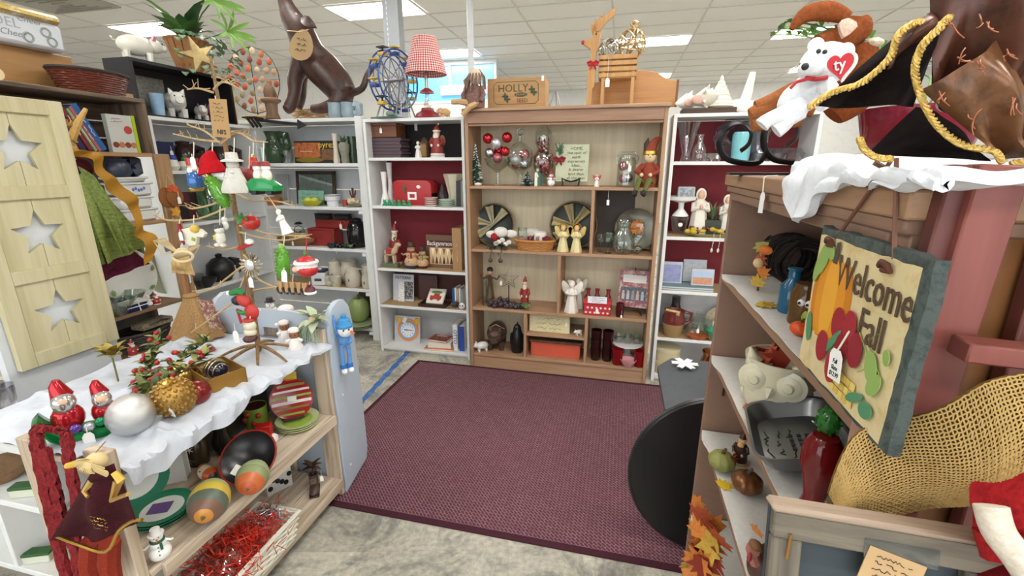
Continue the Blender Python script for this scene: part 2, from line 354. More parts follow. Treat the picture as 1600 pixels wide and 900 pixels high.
OAK = mk('#ad8868',.5,'wood',0,1,'#9c785b',.04); OAKX = mk('#b18d6e',.5,'woodx',0,1,'#a07c5f',.04)
CREAM = mk('#ddd0b4',.75,'wood',0,.7,'#d3c4a4',.06)
# brown bookcase
BX0,BX1,BY,BD = -1.082,.258,3.126,.31; BW = BX1-BX0
Z1,Z2,Z3,Z4 = 1.408,.95,.495,.118
bk = thing('bookcase','tall oak-coloured bookcase with cream back and divided cubbies between white shelves','bookcase',(BX0,BY,0))
T_ = .024
B().lo((0,0,0),(T_,BD,1.9)).ob('side_panel',OAK,bk,bev=.002); B().lo((BW-T_,0,0),(BW,BD,1.9)).ob('side_panel',OAK,bk,bev=.002)
B().lo((-.012,-.03,1.9),(BW+.012,BD,1.922)).ob('top_board',OAKX,bk,bev=.004)
B().lo((T_,-.012,1.825),(BW-T_,.01,1.9)).ob('fascia',mk('#9c785e',.5,'woodx',0,1,'#88644d',.04),bk,bev=.002)
B().lo((T_,.004,1.808),(BW-T_,.02,1.825)).ob('lower_moulding',OAKX,bk,bev=.004)
for z in (Z1,Z2,Z3,Z4): B().lo((T_,.002,z-.022),(BW-T_,BD-.012,z)).ob('shelf',OAKX,bk,bev=.003)
B().lo((T_,.012,0),(BW-T_,.03,Z4-.022)).ob('kick_board',OAKX,bk)
for z0,z1 in ((Z4,Z3),(Z3,Z2),(Z2,Z1),(Z1,1.9)): B().lo((T_,BD-.012,z0),(BW-T_,BD-.003,z1)).ob('back_panel',CREAM,bk)
def bxl(px,z,Y=BY): return sy(px,z,Y).x-BX0
for px,z0,z1 in ((925,Z2,Z1),(873,Z3,Z2),(820,Z4,Z3),(915,Z4,Z3)):
    x = bxl(px,(z0+z1)/2); B().lo((x-.011,.003,z0),(x+.011,BD-.012,z1-.022)).ob('divider',OAK,bk,bev=.002)
ZM = .318; xa,xb = bxl(820,.3)+.011,bxl(915,.3)-.011
B().lo((xa,.004,ZM-.02),(xb,BD-.012,ZM)).ob('cubby_shelf',OAKX,bk,bev=.003)
xd = bxl(925,1.2)+.011
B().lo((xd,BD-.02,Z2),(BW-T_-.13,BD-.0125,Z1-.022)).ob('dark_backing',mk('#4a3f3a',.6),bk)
# white shelf with red back, left of the bookcase
AY,AX0,AX1 = 3.24,-1.935,-1.128; RED = mk('#7c2029',.75,'plain',0,1,'#711b24'); GREYW = mk('#c9c8c6',.8)
AZ = [1.605,1.24,.735,.42,.045]
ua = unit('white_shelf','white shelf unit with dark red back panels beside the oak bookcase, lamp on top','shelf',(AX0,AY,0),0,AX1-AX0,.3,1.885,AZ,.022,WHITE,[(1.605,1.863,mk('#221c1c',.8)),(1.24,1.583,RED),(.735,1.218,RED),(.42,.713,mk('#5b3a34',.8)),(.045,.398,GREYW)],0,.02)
LIN = mk('#ad8f68',.8);
for z in AZ[2:4]: B().lo((.024,.012,z),(AX1-AX0-.024,.285,z+.002)).ob('shelf_liner',LIN,ua)
# white shelf right of the bookcase
CY,CX0,CX1 = 3.2,.30,1.15
CZ = [1.573,1.08,.70,.345,.045]
uc = unit('white_shelf','white shelf unit with dark red back at the right of the oak bookcase','shelf',(CX0,CY,0),0,CX1-CX0,.3,1.865,CZ,.022,WHITE,[(1.573,1.84,RED),(1.08,1.55,RED),(.70,1.058,RED),(.345,.68,GREYW),(.045,.323,GREYW)],0,.02)
for z in CZ[1:4]: B().lo((.024,.012,z),(CX1-CX0-.024,.285,z+.002)).ob('shelf_liner',LIN,uc)
# grey-white shelf in the far left corner (B) and along the left side (D)
DX = -3.1; BBY = 3.47; BX0_,BX1_ = DX-.3,-2.095
GREY = mk('#cfd1d3',.7); BZ = [1.565,1.2,.835,.472,.1]
ub = unit('white_shelf','white open shelf unit in the corner below the howling dog','shelf',(BX0_,BBY,0),0,BX1_-BX0_,.32,1.925,BZ,.028,WHITE,[],0,None,None,(0,1))
for k in range(10): B().lo((.01,.31,.02+k*.188),(BX1_-BX0_-.03,.318,.2+k*.188)).ob('back_board',GREY,ub,bev=.003)
B().lo((BX1_-BX0_-.03,-.035,0),(BX1_-BX0_+.035,0,1.93)).ob('post',WHITE,ub,bev=.002)
for z in BZ[1:5]: B().lo((BX1_-BX0_-.075,-.02,z-.055),(BX1_-BX0_-.028,.0,z-.028)).ob('bracket',WHITE,ub)
for z in (BZ[3],): B().lo((.02,.012,z),(BX1_-BX0_-.034,.3,z+.002)).ob('shelf_liner',LIN,ub)
DZ = [1.512,1.13,.62,.3]; DY0 = 2.53
ud = unit('white_shelf','white shelf unit along the left side under the black shadow box','shelf',(DX,DY0,0),PI/2,BBY-.002-DY0,.3,1.87,DZ,.024,WHITE,[(.1,1.84,GREY)],0)
# rustic wooden shelf holding books
EX,EY0,EY1 = -2.75,1.52,2.25; RUST = mk('#7d6a58',.8,'woodx',0,.8,'#4e4036',.25); RUSTV = mk('#86715c',.8,'wood',0,.8,'#54463a',.25); TAN = mk('#b58d64',.7,'woodx',0,.8,'#94704d',.1)
ue = thing('rustic_shelf','weathered wooden shelf stacked with cookbooks and white casseroles at the left','shelf',(EX,EY0,0),PI/2); EW = EY1-EY0
EZ = [1.62,1.225,.712,.45,.12]
for z in EZ: B().lo((.02,0,z-.022),(EW-.02,.32,z)).ob('shelf',TAN if z > 1 else mk('#8a6b4d',.7,'woodx',0,.8,'#66503b',.1),ue,bev=.002)
B().lo((0,0,1.6),(.022,.32,1.9)).ob('crate_side',RUSTV,ue,bev=.003); B().lo((EW-.022,0,1.6),(EW,.32,1.9)).ob('crate_side',RUSTV,ue,bev=.003)
B().lo((0,0,1.9),(EW,.32,1.922)).ob('crate_top',RUST,ue,bev=.003)
for k in range(3): B().lo((.01,.30,1.615+k*.097),(EW-.01,.318,1.705+k*.097)).ob('back_slat',RUST,ue,bev=.003)
B().lo((0,.31,0),(EW,.32,1.6)).ob('back_panel',mk('#6a655f',.8),ue)
B().lo((EW-.02,-.012,0),(EW+.075,.012,1.615)).ob('post',mk('#a9855f',.7,'wood',0,.8,'#8b6a49',.1),ue,bev=.002)
B().lo((-.02,0,0),(0,.05,1.6)).ob('post',RUSTV,ue,bev=.002); B().lo((EW-.02,.25,0),(EW,.31,1.6)).ob('post',RUSTV,ue,bev=.002)
# white panel with star shutter
one(B().lo((-2.24,1.06,0),(-2.205,1.445,1.79)),'partition_board','plain white upright board behind the star cut-out shutter','board',mk('#d6dadd',.6))
sh = thing('star_shutter','cream wooden shutter with three star cut-outs leaning on the white board','shutter',(-2.2,1.085,.79),PI/2)
SM = mk('#cdc4a0',.65,'wood',0,.6,'#bcb289',.12); SW,SH_ = .35,1.0
for x in (0,SW-.05): B().lo((x,-.03,0),(x+.05,0,SH_)).ob('stile',SM,sh,bev=.002)
rz_ = [(0,.055),(.325,.375),(.635,.685),(.945,1.0)]
for a,c in rz_: B().lo((.05,-.03,a),(SW-.05,0,c)).ob('rail',SM,sh,bev=.002)
for (a0,a1),(c0,c1) in zip(rz_[:-1],rz_[1:]):
    zc = (a1+c0)/2; zc -= a1; hh = c0-a1; xc = SW/2-.05; ww = SW-.1
    S5 = star(.088,.45,5,(xc,zc))
    for side in (0,1):     # two boards, each with half of the star cut out
        x0,x1 = (0,xc-.001) if side == 0 else (xc+.001,ww)
        half = [q for q in S5 if (q[0] < xc-1e-4) == (side == 0) and abs(q[0]-xc) > 1e-4]
        half.sort(key=lambda q: -math.atan2(q[1]-zc,(q[0]-xc)*(-1 if side == 0 else 1)))
        xm = x1 if side == 0 else x0
        loop = [(xm,hh),(xm,zc+.088)]+half+[(xm,zc-.088*.45),(xm,0)]
        loop += [(x0,0),(x0,hh)] if side == 0 else [(x1,0),(x1,hh)]
        B().prism([loop],.014,0).ob('panel_board',SM,sh,(.05,-.018,a1))
# ================================================================ left display: weathered wood shelf, blue bookcase, cloth
LX0,LX1,LY0,LY1 = -1.53,-1.22,.72,1.60
WW = mk('#d3c3ae',.8,'woody',0,.7,'#a28c74',.25); WWV = mk('#cdbca6',.8,'wood',0,.7,'#9a846c',.25); WWX = mk('#cdbca6',.8,'woodx',0,.7,'#9a846c',.25)
lu = thing('plank_shelf','three-tier whitewashed plank shelf full of ornaments in the left foreground','shelf',(0,0,0))
for zt in (.785,.445,.105):
    n = 3; wd = (LX1-LX0)/n
    for k in range(n): B().lo((LX0+k*wd+.002,LY0+.02,zt-.02),(LX0+(k+1)*wd-.002,LY1-.015,zt)).ob('plank',WW,lu,bev=.002)
    if zt < .7: B().lo((LX1-.001,LY0+.05,zt-.045),(LX1+.014,LY1-.01,zt-.001)).ob('front_rail',WW,lu,bev=.002)
for x0,x1 in ((LX1-.075,LX1),(LX0,LX0+.06)):
    B().lo((x0,LY0-.012,0),(x1,LY0+.018,.85)).ob('post',WWV,lu,bev=.003); B().lo((x0,LY1-.015,.01),(x1,LY1+.005,.86 if x1 > -1.3 else .78)).ob('post',WWV,lu,bev=.003)
for zt in (.41,.07): B().lo((LX0,LY0+.018,zt-.05),(LX1,LY0+.034,zt+.0)).ob('end_rail',WWX,lu,bev=.002)
B().lo((LX0,LY0-.0,.27),(LX1,LY0+.008,.31)).ob('end_rail',WWX,lu,bev=.002)
# plain cabinet behind it that carries the rear half of the cloth
t = thing('low_cabinet','low dark cabinet behind the plank shelf, under the white cloth','cabinet',(-1.9,1.08,0)); DKB = mk('#3a322c',.7)
B().lo((0,0,.06),(.34,.5,.75)).ob('body',DKB,t,bev=.003); B().lo((-.01,-.3,.75),(.35,.51,.782)).ob('worktop',DKB,t,bev=.003)
for y in (0,.43): B().lo((.02,y+.02,0),(.06,y+.06,.06)).lo((.3,y+.02,0),(.34,y+.06,.06)).ob('foot',DKB,t)
# blue-grey bookcase standing with its back to the plank shelf
BLU = mk('#b3bec9',.55,'plain',0,1,'#a9b5c1')
t = thing('blue_bookcase','pale blue painted bookcase with rounded end panels beyond the plank shelf','bookcase',(0,1.612,.009))
prof = [(0,0),(.19,.06),(.205,.12),(.2,.5),(.18,.82),(.165,.9),(.13,.945),(.085,.95),(.04,.93),(0,.885)]
for x in (-1.225,-1.84):   # profile along y
    B().prism([[(p,q) for p,q in prof]],.022,.001,Matrix.Translation((x-.011,0,0)) @ Matrix.Rotation(PI/2,4,'Z') @ Matrix.Translation((0,-.022,0))).ob('end_panel',BLU,t)
B().lo((-1.83,.0,.04),(-1.235,.012,.87)).ob('back_panel',BLU,t); B().prism([[(0,0),(.595,0),(.595,.05),(.45,.085),(.15,.085),(0,.05)]],.014,0,Matrix.Translation((-1.83,-.004,.83))).ob('crest_rail',BLU,t)
for z in (.06,.45,.8): B().lo((-1.83,.012,z),(-1.235,.16,z+.018)).ob('shelf',BLU,t)
for z in (.12,.5,.85): B().ell((-1.213,.05,z),(.003,.006,.006),8,6).ob('screw',mk('#e8ecef',.4),t)
# white cloth over the top
rr = random.Random(3); bm_ = [(rr.uniform(-1.9,-1.2),rr.uniform(.75,1.58),rr.uniform(.02,.06),rr.uniform(.005,.012)) for _ in range(110)]
def wrinkle(x,y):
    h = 0
    for a,c,w_,hh in bm_:
        d = abs((x-a)*math.cos(a*90)+(y-c)*math.sin(a*90)); l = (x-a)**2+(y-c)**2
        if l < .03: h += hh*math.exp(-(d/w_*2.2)**2)*(1-l/.03)
    return h
def cl(u,v):
    y = .735+u*.862; drop = (.045+.012*math.sin(u*21)+.014*math.sin(u*9)+.006*math.sin(u*63))*(1-min(1,max(0,(u-.45)/.3))*.75); L_ = .66+.02; q = v*(L_+drop)
    if q < L_: x = -1.90+q; z = .7905+wrinkle(x,y); return (x,y,z)
    e = q-L_; return (-1.22+.018+.006*math.sin(u*33+e*30)+.006*math.sin(u*71+e*20),y,.79-e+.004*math.sin(u*45))
o = one(B().sheet(cl,90,60,.0016),'table_cloth','crumpled white tissue cloth over the top of the plank shelf','cloth',mk('#c6cbd4',.85,'plain',0,3,'#b4bbc6',.7))
# white cube shelf at the far left
FYF = .885
uf = thing('cube_shelf','white cube shelf with green boxes at the lower left edge','shelf',(-2.75,FYF,0),0)
for z in (.635,.395,.085): B().lo((0,0,z-.025),(.9,.165,z)).ob('shelf',WHITE,uf,bev=.002)
for x,z0,z1 in ((0,0,.61),(.876,0,.61),(.60,.085,.37)): B().lo((x,0,z0),(x+.024,.165,z1)).ob('divider',WHITE,uf,bev=.002)
B().lo((0,.155,0),(.9,.165,.61)).ob('back_panel',WHITE,uf)
# ================================================================ right shelf unit
RX,RY0,RY1,RD = .311,.60,1.45,.36
BRN = mk('#8d6f5d',.55,'worn',0,.5,'#836553',.05); RAW = mk('#93602f',.55,'wood',0,.35,'#6a401d',.08); PAP = mk('#d9d6d0',.9,'cloth',0,.6,'#cfccc6',.2)
ur = thing('brown_shelf','brown painted wooden shelf with fall decorations in the right foreground','shelf',(0,0,0))
RH = 1.525
B().lo((RX,RY1-.022,0),(RX+RD,RY1,RH-.04)).ob('side_panel',BRN,ur,bev=.002)
sp_ = B()
for k in range(3): B().lo((RX+.03+k*.115,RY0-.02,0),(RX+.143+k*.115,RY0,RH-.045)).ob('end_board',RAW,ur,bev=.0015)
B().lo((RX+.002,RY0-.022,0),(RX+.03,RY0+.012,RH-.04)).ob('post',mk('#a98670',.6,'wood',0,.6,'#8e6d58',.05),ur,bev=.002)
B().lo((RX-.014,RY0-.035,RH-.032),(RX+RD+.02,RY1+.02,RH)).ob('top_board',mk('#a88465',.6,'woody',0,.6,'#8c6a4f',.06),ur,bev=.003)
B().lo((RX-.008,RY0-.025,RH-.05),(RX+RD,RY1+.01,RH-.032)).ob('moulding',mk('#94745f',.6,'woody',0,.6,'#7f6150',.05),ur,bev=.003)
B().lo((RX-.004,RY0+.01,RH-.07),(RX+.015,RY1-.02,RH-.05)).ob('fascia',BRN,ur,bev=.002)
B().lo((RX+RD-.012,RY0,0),(RX+RD,RY1-.022,RH-.04)).ob('back_panel',mk('#6d5344',.7),ur)
RZ = [1.232,.968,.70,.36]
for z in RZ:
    B().lo((RX+.004,RY0+.01,z-.022),(RX+RD-.012,RY1-.022,z-.002)).ob('shelf',mk('#9b7b64',.6,'woody',0,.6,'#866852',.05),ur,bev=.002)
    def pl(u,v,z=z):
        y = RY0+.02+u*(RY1-RY0-.05); fr = math.exp(-((u-.93)/.06)**2)
        return (RX+.002-.012*fr+(RD-.02)*(1-v)-.0*v,y,z+.0006+.004*math.sin(u*40)*(v > .97)*.3)
    B().sheet(pl,30,6,.0015).ob('paper_liner',PAP,ur)
# nail plate on the panel edge
B().box((RX+.05,RY1-.0235,.845),(.008,.004,.028)).ob('hinge_plate',mk('#5a4338',.5,'plain',.7),ur)
# A-frame easel leaning on the end of the shelf
EM = mk('#6c3a34',.5,'wood',0,.5,'#5a2e29',.06); EM2 = mk('#8a4c43',.5,'wood',0,.5,'#783d35',.06)
ea = thing('wooden_easel','reddish brown painted wooden easel leaning against the shelf end','easel',(0,0,0))
def beam(par,name,a,c,w_,d_,m,up=(0,-1,0)):
    a,c = Vector(a),Vector(c); z = (c-a).normalized(); x = z.cross(Vector(up)).normalized(); y = z.cross(x); M = Matrix((x,y,z)).transposed().to_4x4(); M.translation = (a+c)/2
    b_ = B(); l = (c-a).length/2; b_.add([(i*w_/2,j*d_/2,k*l) for i in (-1,1) for j in (-1,1) for k in (-1,1)],[(0,1,3,2),(4,6,7,5),(0,4,5,1),(2,3,7,6),(0,2,6,4),(1,5,7,3)],M)
    return b_.ob(name,m,par,bev=.002)
beam(ea,'leg',(.312,.522,.72),(.356,.55,1.55),.042,.024,EM2); beam(ea,'leg_side_strip',(.286,.53,.72),(.33,.558,1.55),.024,.02,EM)
beam(ea,'crossbar',(.335,.505,1.375),(.62,.505,1.36),.03,.02,EM2,(0,0,1)); beam(ea,'leg',(.63,.47,.5),(.50,.545,1.5),.042,.024,EM2); beam(ea,'crossbar',(.3,.47,.93),(.66,.47,.93),.035,.02,EM2,(0,0,1)); beam(ea,'rear_leg',(.45,.57,.4),(.43,.565,1.5),.03,.02,EM)
# the slate sign
sg = thing('slate_sign','slate sign reading Welcome Fall with painted pumpkin and apples','sign',(.291,.742,1.252),-PI/2)
SGW,SGH,SGT = .252,.212,.011; rr = random.Random(5)
def jag(w0,h0,j,n=16):
    P = []
    for (a,c) in (((0,0),(w0,0)),((w0,0),(w0,h0)),((w0,h0),(0,h0)),((0,h0),(0,0))):
        for k in range(n): q = k/n; P.append((a[0]+(c[0]-a[0])*q+rr.uniform(-j,j),a[1]+(c[1]-a[1])*q+rr.uniform(-j,j)))
    return P
B().prism([jag(SGW,SGH,.0018)],SGT,.0012).ob('slate',mk('#4a5450',.75,'worn',0,4,'#2b3232',.5),sg,(0,0,0))
B().prism([[(x+.002,z+.0) for x,z in jag(SGW-.018,SGH-.015,.0015)]],.0014).ob('painted_face',mk('#dccb9c',.5,'worn',0,1.2,'#c9ae78',.03),sg,(0,-.0016,.004))
TB = mk('#54402e',.7)
def fp(name,loops,m,y=-.0026,d=.001): return B().prism(loops,d).ob(name,m,sg,(0,y,0))
# pumpkin ribs
for k,(dx,wx,c) in enumerate(((-.036,.02,'#c97c18'),(.036,.02,'#c97c18'),(-.02,.022,'#d88f22'),(.02,.022,'#d88f22'),(0,.02,'#e5a534'))):
    fp('pumpkin_rib',[circ(1,22,(.066+dx,.118),wx,.06-.10*abs(dx))],mk(c,.55),-.0026-.0004*k)
fp('pumpkin_stem',[[(.06,.17),(.072,.17),(.071,.2),(.063,.198)]],mk('#4b4038',.7),-.005)
GR = mk('#8fae5c',.6); GR2 = mk('#4f8a63',.6);
for c,rr_,a,m in (((.03,.17),(.014,.03),-.5,GR),((.018,.155),(.009,.024),-.3,GR),((.045,.187),(.010,.02),.9,GR),((.022,.065),(.008,.022),.2,GR2),((.198,.078),(.012,.019),.4,GR),((.21,.062),(.01,.017),-.6,GR),((.205,.028),(.014,.01),.3,GR2),((.178,.03),(.02,.006),.5,GR2),((.1,.07),(.006,.03),-.7,GR2),((.222,.1),(.006,.009),.3,GR)):
    lp = [(c[0]+math.cos(t*PI/6+.0)*rr_[0]*math.cos(a)-math.sin(t*PI/6)*rr_[1]*math.sin(a),c[1]+math.cos(t*PI/6)*rr_[0]*math.sin(a)+math.sin(t*PI/6)*rr_[1]*math.cos(a)) for t in range(12)]
    fp('painted_leaf',[lp],m,-.0044-.0013*c[0]/.2-.0011*c[1]/.2)
for k,(x,z) in enumerate(((.105,.098),(.135,.103),(.158,.082),(.075,.055),(.112,.04),(.128,.07))):
    fp('painted_apple',[circ(1,18,(x,z),.0155,.022)],mk(('#9c2030','#a32332','#8f1b2c')[k % 3],.5),-.0052-.0003*k)
for k in range(5):
    for j in range(3): fp('corn_row',[[(.115+k*.012,.012+j*.011),(.125+k*.012,.012+j*.011),(.125+k*.012,.021+j*.011),(.115+k*.012,.021+j*.011)]],mk(('#e2c96c','#d3b558')[(k+j) % 2],.6),-.0045)
txt('Welcome',.058,TB,sg,(.158,-.0035,.162),sx_=.72); txt('Fall',.056,TB,sg,(.178,-.0035,.114),sx_=.75)
for a0 in (0,1): B().tube([(.17+.045*math.sin(q*.35+a0)*.4+a0*.03,-.0035,.06+q*.004) for q in range(16)],.0006,4).ob('painted_vine',GR,sg)
for x,z in ((.045,.196),(.185,.192)):
    B().tube([(x-.012,-.006,z-.002),(x-.004,-.009,z+.004),(x+.006,-.009,z+.003),(x+.008,-.006,z-.004),(x-.002,-.008,z-.004)],.0035,6).ob('knot',mk('#5b3524',.9),sg)
B().tube([(.045,.0,.2),(.13,.005,.305)],.0024,6).ob('hanging_cord',mk('#6b4434',.9),sg); B().tube([(.185,.0,.2),(.138,.005,.305)],.0024,6).ob('hanging_cord',mk('#7d5646',.9),sg)
tt = B().prism([[(-.016,-.04),(.016,-.04),(.016,-.008),(.009,0),(-.009,0),(-.016,-.008)]],.0008).ob('price_tag',WHITE_TAG,sg,(.132,-.012,.072),(0,R(-8),0)); txt('Fall\nSlate\n$12.99',.0085,INK,tt,(0,-.0004,-.024),ex=.0002,name='handwriting',shear=.2)
B().tube([(.132,-.011,.07),(.14,-.006,.1)],.0012,5).ob('tag_string',STRING,sg)
# hanging nail
one(B().tube([(.285,.625,1.553),(.33,.62,1.527)],.003,6),'nail','rusty nail holding the slate sign cord','nail',mk('#6a4a3a',.5,'plain',.6))
# chalkboard
cb = thing('chalkboard','small chalkboard in a grey weathered wooden frame at the bottom right','chalkboard',(.182,.40,.905),0,rot=(R(-12),0,R(-1)))
GW = mk('#7b7263',.85,'woodx',0,.8,'#403c36',.3); GWV = mk('#7b7263',.85,'wood',0,.8,'#403c36',.3); CW,CH = .205,.29
B().lo((.0,.012,.0),(CW,.02,CH)).ob('slate',mk('#2f383d',.6,'woodx',0,.35,'#454f54',.02),cb)
for x in (0,CW-.03): B().lo((x,0,0),(x+.03,.012,CH-.03)).ob('frame_side',GWV,cb,bev=.002)
B().lo((0,-.001,CH-.03),(CW,.012,CH)).ob('frame_rail',GW,cb,bev=.002); B().lo((0,-.0,-.01),(CW,.012,.0)).ob('frame_rail',GW,cb,bev=.002)
B().lo((-.003,-.006,CH),(CW+.003,.022,CH+.008)).ob('frame_cap',mk('#b29c88',.7,'woodx',0,.8,'#8f7d6c',.15),cb,bev=.003)
B().tube([(.015,-.003,CH-.05),(.017,-.003,CH-.022)],.0012,5).ob('staple',met('#c98f4a'),cb)
ct = B().lo((-.026,0,-.021),(.026,.001,.021)).ob('price_card',mk('#c3a174',.8),cb,(.11,-.004,CH-.045),(0,R(14),0)); scrib(ct,.038,.034,5,INK,(0,-.0008,0),seed=4,th=.0009)
B().lo((.085,-.0035,CH-.032),(.15,-.0022,CH-.012)).ob('clear_tape',gls('#e6eaee'),cb)
# ================================================================ small-thing builders (unit height 1, facing -y)
SKIN = mk('#e0b596',.5); BLK = mk('#1c1a1b',.4); WHT = mk('#efeeea',.4); REDC = mk('#a8202a',.4); GOLD = met('#d9b45c',.3); SILV = met('#d6d8da',.18)
def eyes(par,x,y,z,r,m=BLK):
    for s in (-1,1): B().ell((s*x,y,z),r,8,6).ob('eye',m,par)
def santa(name,label,loc,h,rz=0,coat='#a3262c',trim='#f0ece6',group=None,cat='figurine',slim=1.0,base=None,staff=False,sack=False):
    T = thing(name,label,cat,loc,rz,group,(h*slim,h*slim,h)); C_ = mk(coat,.45); Tm = mk(trim,.7)
    z0 = 0
    if base: B().lathe([(.24,0),(.25,.03),(.22,.05)],14).ob('base',mk(base,.5),T); z0 = .05
    B().lathe([(.20,z0),(.23,z0+.05),(.21,.25),(.20,.45),(.165,.58),(.07,.63)],14).ob('coat',C_,T)
    B().lathe([(.215,z0),(.245,z0+.02),(.24,z0+.07),(.215,z0+.08)],14).ob('coat_trim',Tm,T)
    for s in (-1,1):
        B().tube([(s*.15,0,.56),(s*.22,-.04,.43),(s*.13,-.19,.36)],[.07,.065,.055],8).ob('sleeve',C_,T); B().ell((s*.12,-.21,.355),.045,8,6).ob('mitten',Tm,T)
    B().ell((0,-.02,.70),(.11,.11,.12),12,8).ob('head',SKIN,T)
    B().ell((0,-.10,.61),(.105,.07,.13),10,8).ob('beard',Tm,T); B().ell((0,-.13,.695),.022,8,6).ob('nose',mk('#cf8f77',.5),T); eyes(T,.04,-.115,.725,.013)
    B().tube([(0,0,.77),(0,0,.86),(.02,.02,.94),(.05,.03,.985)],[.125,.09,.045,.02],10).ob('hat',C_,T)
    B().lathe([(.10,.755),(.135,.765),(.135,.80),(.10,.81)],12).ob('hat_trim',Tm,T); B().ell((.055,.03,.985),.032,8,6).ob('pompom',Tm,T)
    if staff: B().tube([(-.16,-.23,0.02),(-.15,-.21,.85),(-.11,-.21,.9),(-.07,-.21,.85)],.013,6).ob('staff',GOLD,T)
    if sack: B().ell((.16,.08,.5),(.12,.12,.17),10,8).ob('sack',mk('#8a6a48',.8),T)
    return T
def snowman(name,label,loc,h,rz=0,scarf='#a8202a',hat='#1c1a1b',group=None,cat='figurine',body='#f1f0ec'):
    T = thing(name,label,cat,loc,rz,group,h); W_ = mk(body,.5)
    B().ell((0,0,.24),(.27,.26,.245),14,10).ell((0,0,.52),(.2,.19,.17),12,8).ell((0,0,.72),(.15,.14,.135),12,8).ob('body',W_,T)
    B().lathe([(.13,.585),(.175,.6),(.175,.645),(.12,.655)],12).box((.07,-.18,.5),(.06,.03,.2)).ob('scarf',mk(scarf,.8),T)
    B().lathe([(.19,.82),(.19,.84),(.12,.845),(.115,.99),(.0,1.0)],12).ob('hat',mk(hat,.5),T)
    B().tube([(0,-.13,.72),(0,-.25,.70)],[.025,.004],6).ob('nose',mk('#d9722a',.5),T); eyes(T,.05,-.125,.765,.016)
    for s in (-1,1): B().tube([(s*.17,0,.55),(s*.3,-.05,.5),(s*.33,-.12,.57)],[.035,.03,.025],6).ob('arm',W_,T)
    for z in (.3,.42,.53): B().ell((0,-.255+.1*abs(z-.25),z),.018,6,5).ob('button',BLK,T)
    return T
def angel(name,label,loc,h,rz=0,gown='#ece5d3',wing='#e6dcc0',hair='#c9a24a',group=None,halo=False,cat='figurine',arms=True,skin=SKIN):
    T = thing(name,label,cat,loc,rz,group,h); G = mk(gown,.45)
    B().lathe([(.20,0),(.205,.03),(.15,.3),(.105,.52),(.12,.62),(.10,.70),(.04,.74)],14,flute=7,fl=.05).ob('gown',G,T)
    B().ell((0,-.01,.83),(.085,.085,.10),12,8).ob('head',skin,T); B().ell((0,.02,.86),(.1,.095,.1),12,8,fn=lambda x,y,z: (x,max(y,-.45),max(z,-.6))).ob('hair',mk(hair,.6),T)
    for s in (-1,1):
        if wing: B().prism([[(0,.4),(s*.14,.46),(s*.28,.62),(s*.33,.86),(s*.26,.92),(s*.14,.82),(0,.7)][::s]],.03,.008).ob('wing',mk(wing,.5),T,(0,.1,0))
        if arms: B().tube([(s*.1,0,.68),(s*.15,-.06,.57),(s*.03,-.14,.56)],[.045,.045,.03],8).ob('sleeve',G,T)
    B().ell((0,-.155,.575),(.035,.03,.045),8,6).ob('hands',skin,T)
    if halo: B().tube(arc((0,.05,.86),.15,0,360,20)[:-1],.018,6,True).ob('halo',GOLD,T)
    return T
def pig(name,label,loc,l,rz,col,rough=.25,group=None,m=0,cat='figurine',ear=None):
    """length 1 along -y (head)"""
    T = thing(name,label,cat,loc,rz,group,l); C_ = mk(col,rough,'plain',m)
    B().ell((0,.08,.36),(.24,.40,.24),14,10).ell((0,-.30,.40),(.17,.17,.17),12,8).ob('body',C_,T)
    B().lathe([(.085,0),(.08,.1),(0,.1)],12,Matrix.Translation((0,-.42,.37)) @ Matrix.Rotation(PI/2,4,'X')).ob('snout',C_,T)
    for s in (-1,1):
        B().tube([(s*.1,-.27,.52),(s*.15,-.31,.63)],[.07,.01],6).ob('ear',mk(ear,rough) if ear else C_,T)
        for y in (-.15,.3): B().lathe([(.06,0),(.075,.2)],8,Matrix.Translation((s*.13,y,0))).ob('leg',C_,T)
    eyes(T,.08,-.45,.46,.016)
    B().tube([(0,.47,.42),(.04,.52,.45),(0,.54,.49),(-.03,.52,.46)],.015,5).ob('tail',C_,T)
    return T
def pot(name,label,cat,prof,mat,loc,s=1,rz=0,group=None,n=20,handle=None,spout=None,flute=0,fl=.05,ex=None):
    """lathe vessel; profile incl. inner wall"""
    T = thing(name,label,cat,loc,rz,group,s)
    B().lathe(prof,n,flute=flute,fl=fl).ob('body',mat,T)
    if handle: B().tube(handle,.035,7).ob('handle',mat,T)
    if spout: B().tube(spout[0],spout[1],8).ob('spout',mat,T)
    return T
def book(name,label,loc,w,h,t,cover,rz=0,rot=None,page='#e9e4d6',group=None,cat='book',title=None,tm=None,lie=False):
    """standing: width w along x, thickness t along y (cover facing -y), height h"""
    T = thing(name,label,cat,loc,rz,group,1,rot); C_ = mk(cover,.35)
    if lie: B().lo((-w/2,-h/2,.002),(w/2-.003,h/2,t-.002)).ob('pages',mk(page,.8),T) if 0 else None
    e = min(.003,t*.15)
    if lie:
        B().lo((-w/2+e,-h/2+e,e),(w/2-e,h/2-e,t-e)).ob('pages',mk(page,.8),T)
        B().lo((-w/2,-h/2,0),(w/2,h/2,e)).lo((-w/2,-h/2,t-e),(w/2,h/2,t)).lo((-w/2,-h/2,e),(-w/2+e,h/2,t-e)).ob('cover',C_,T)
    else:
        B().lo((-w/2+e,e,e),(w/2-e,t-e,h-e)).ob('pages',mk(page,.8),T)
        B().lo((-w/2,0,0),(w/2,e,h)).lo((-w/2,t-e,0),(w/2,t,h)).lo((-w/2,e,0),(-w/2+e,t-e,h)).ob('cover',C_,T)
    return T
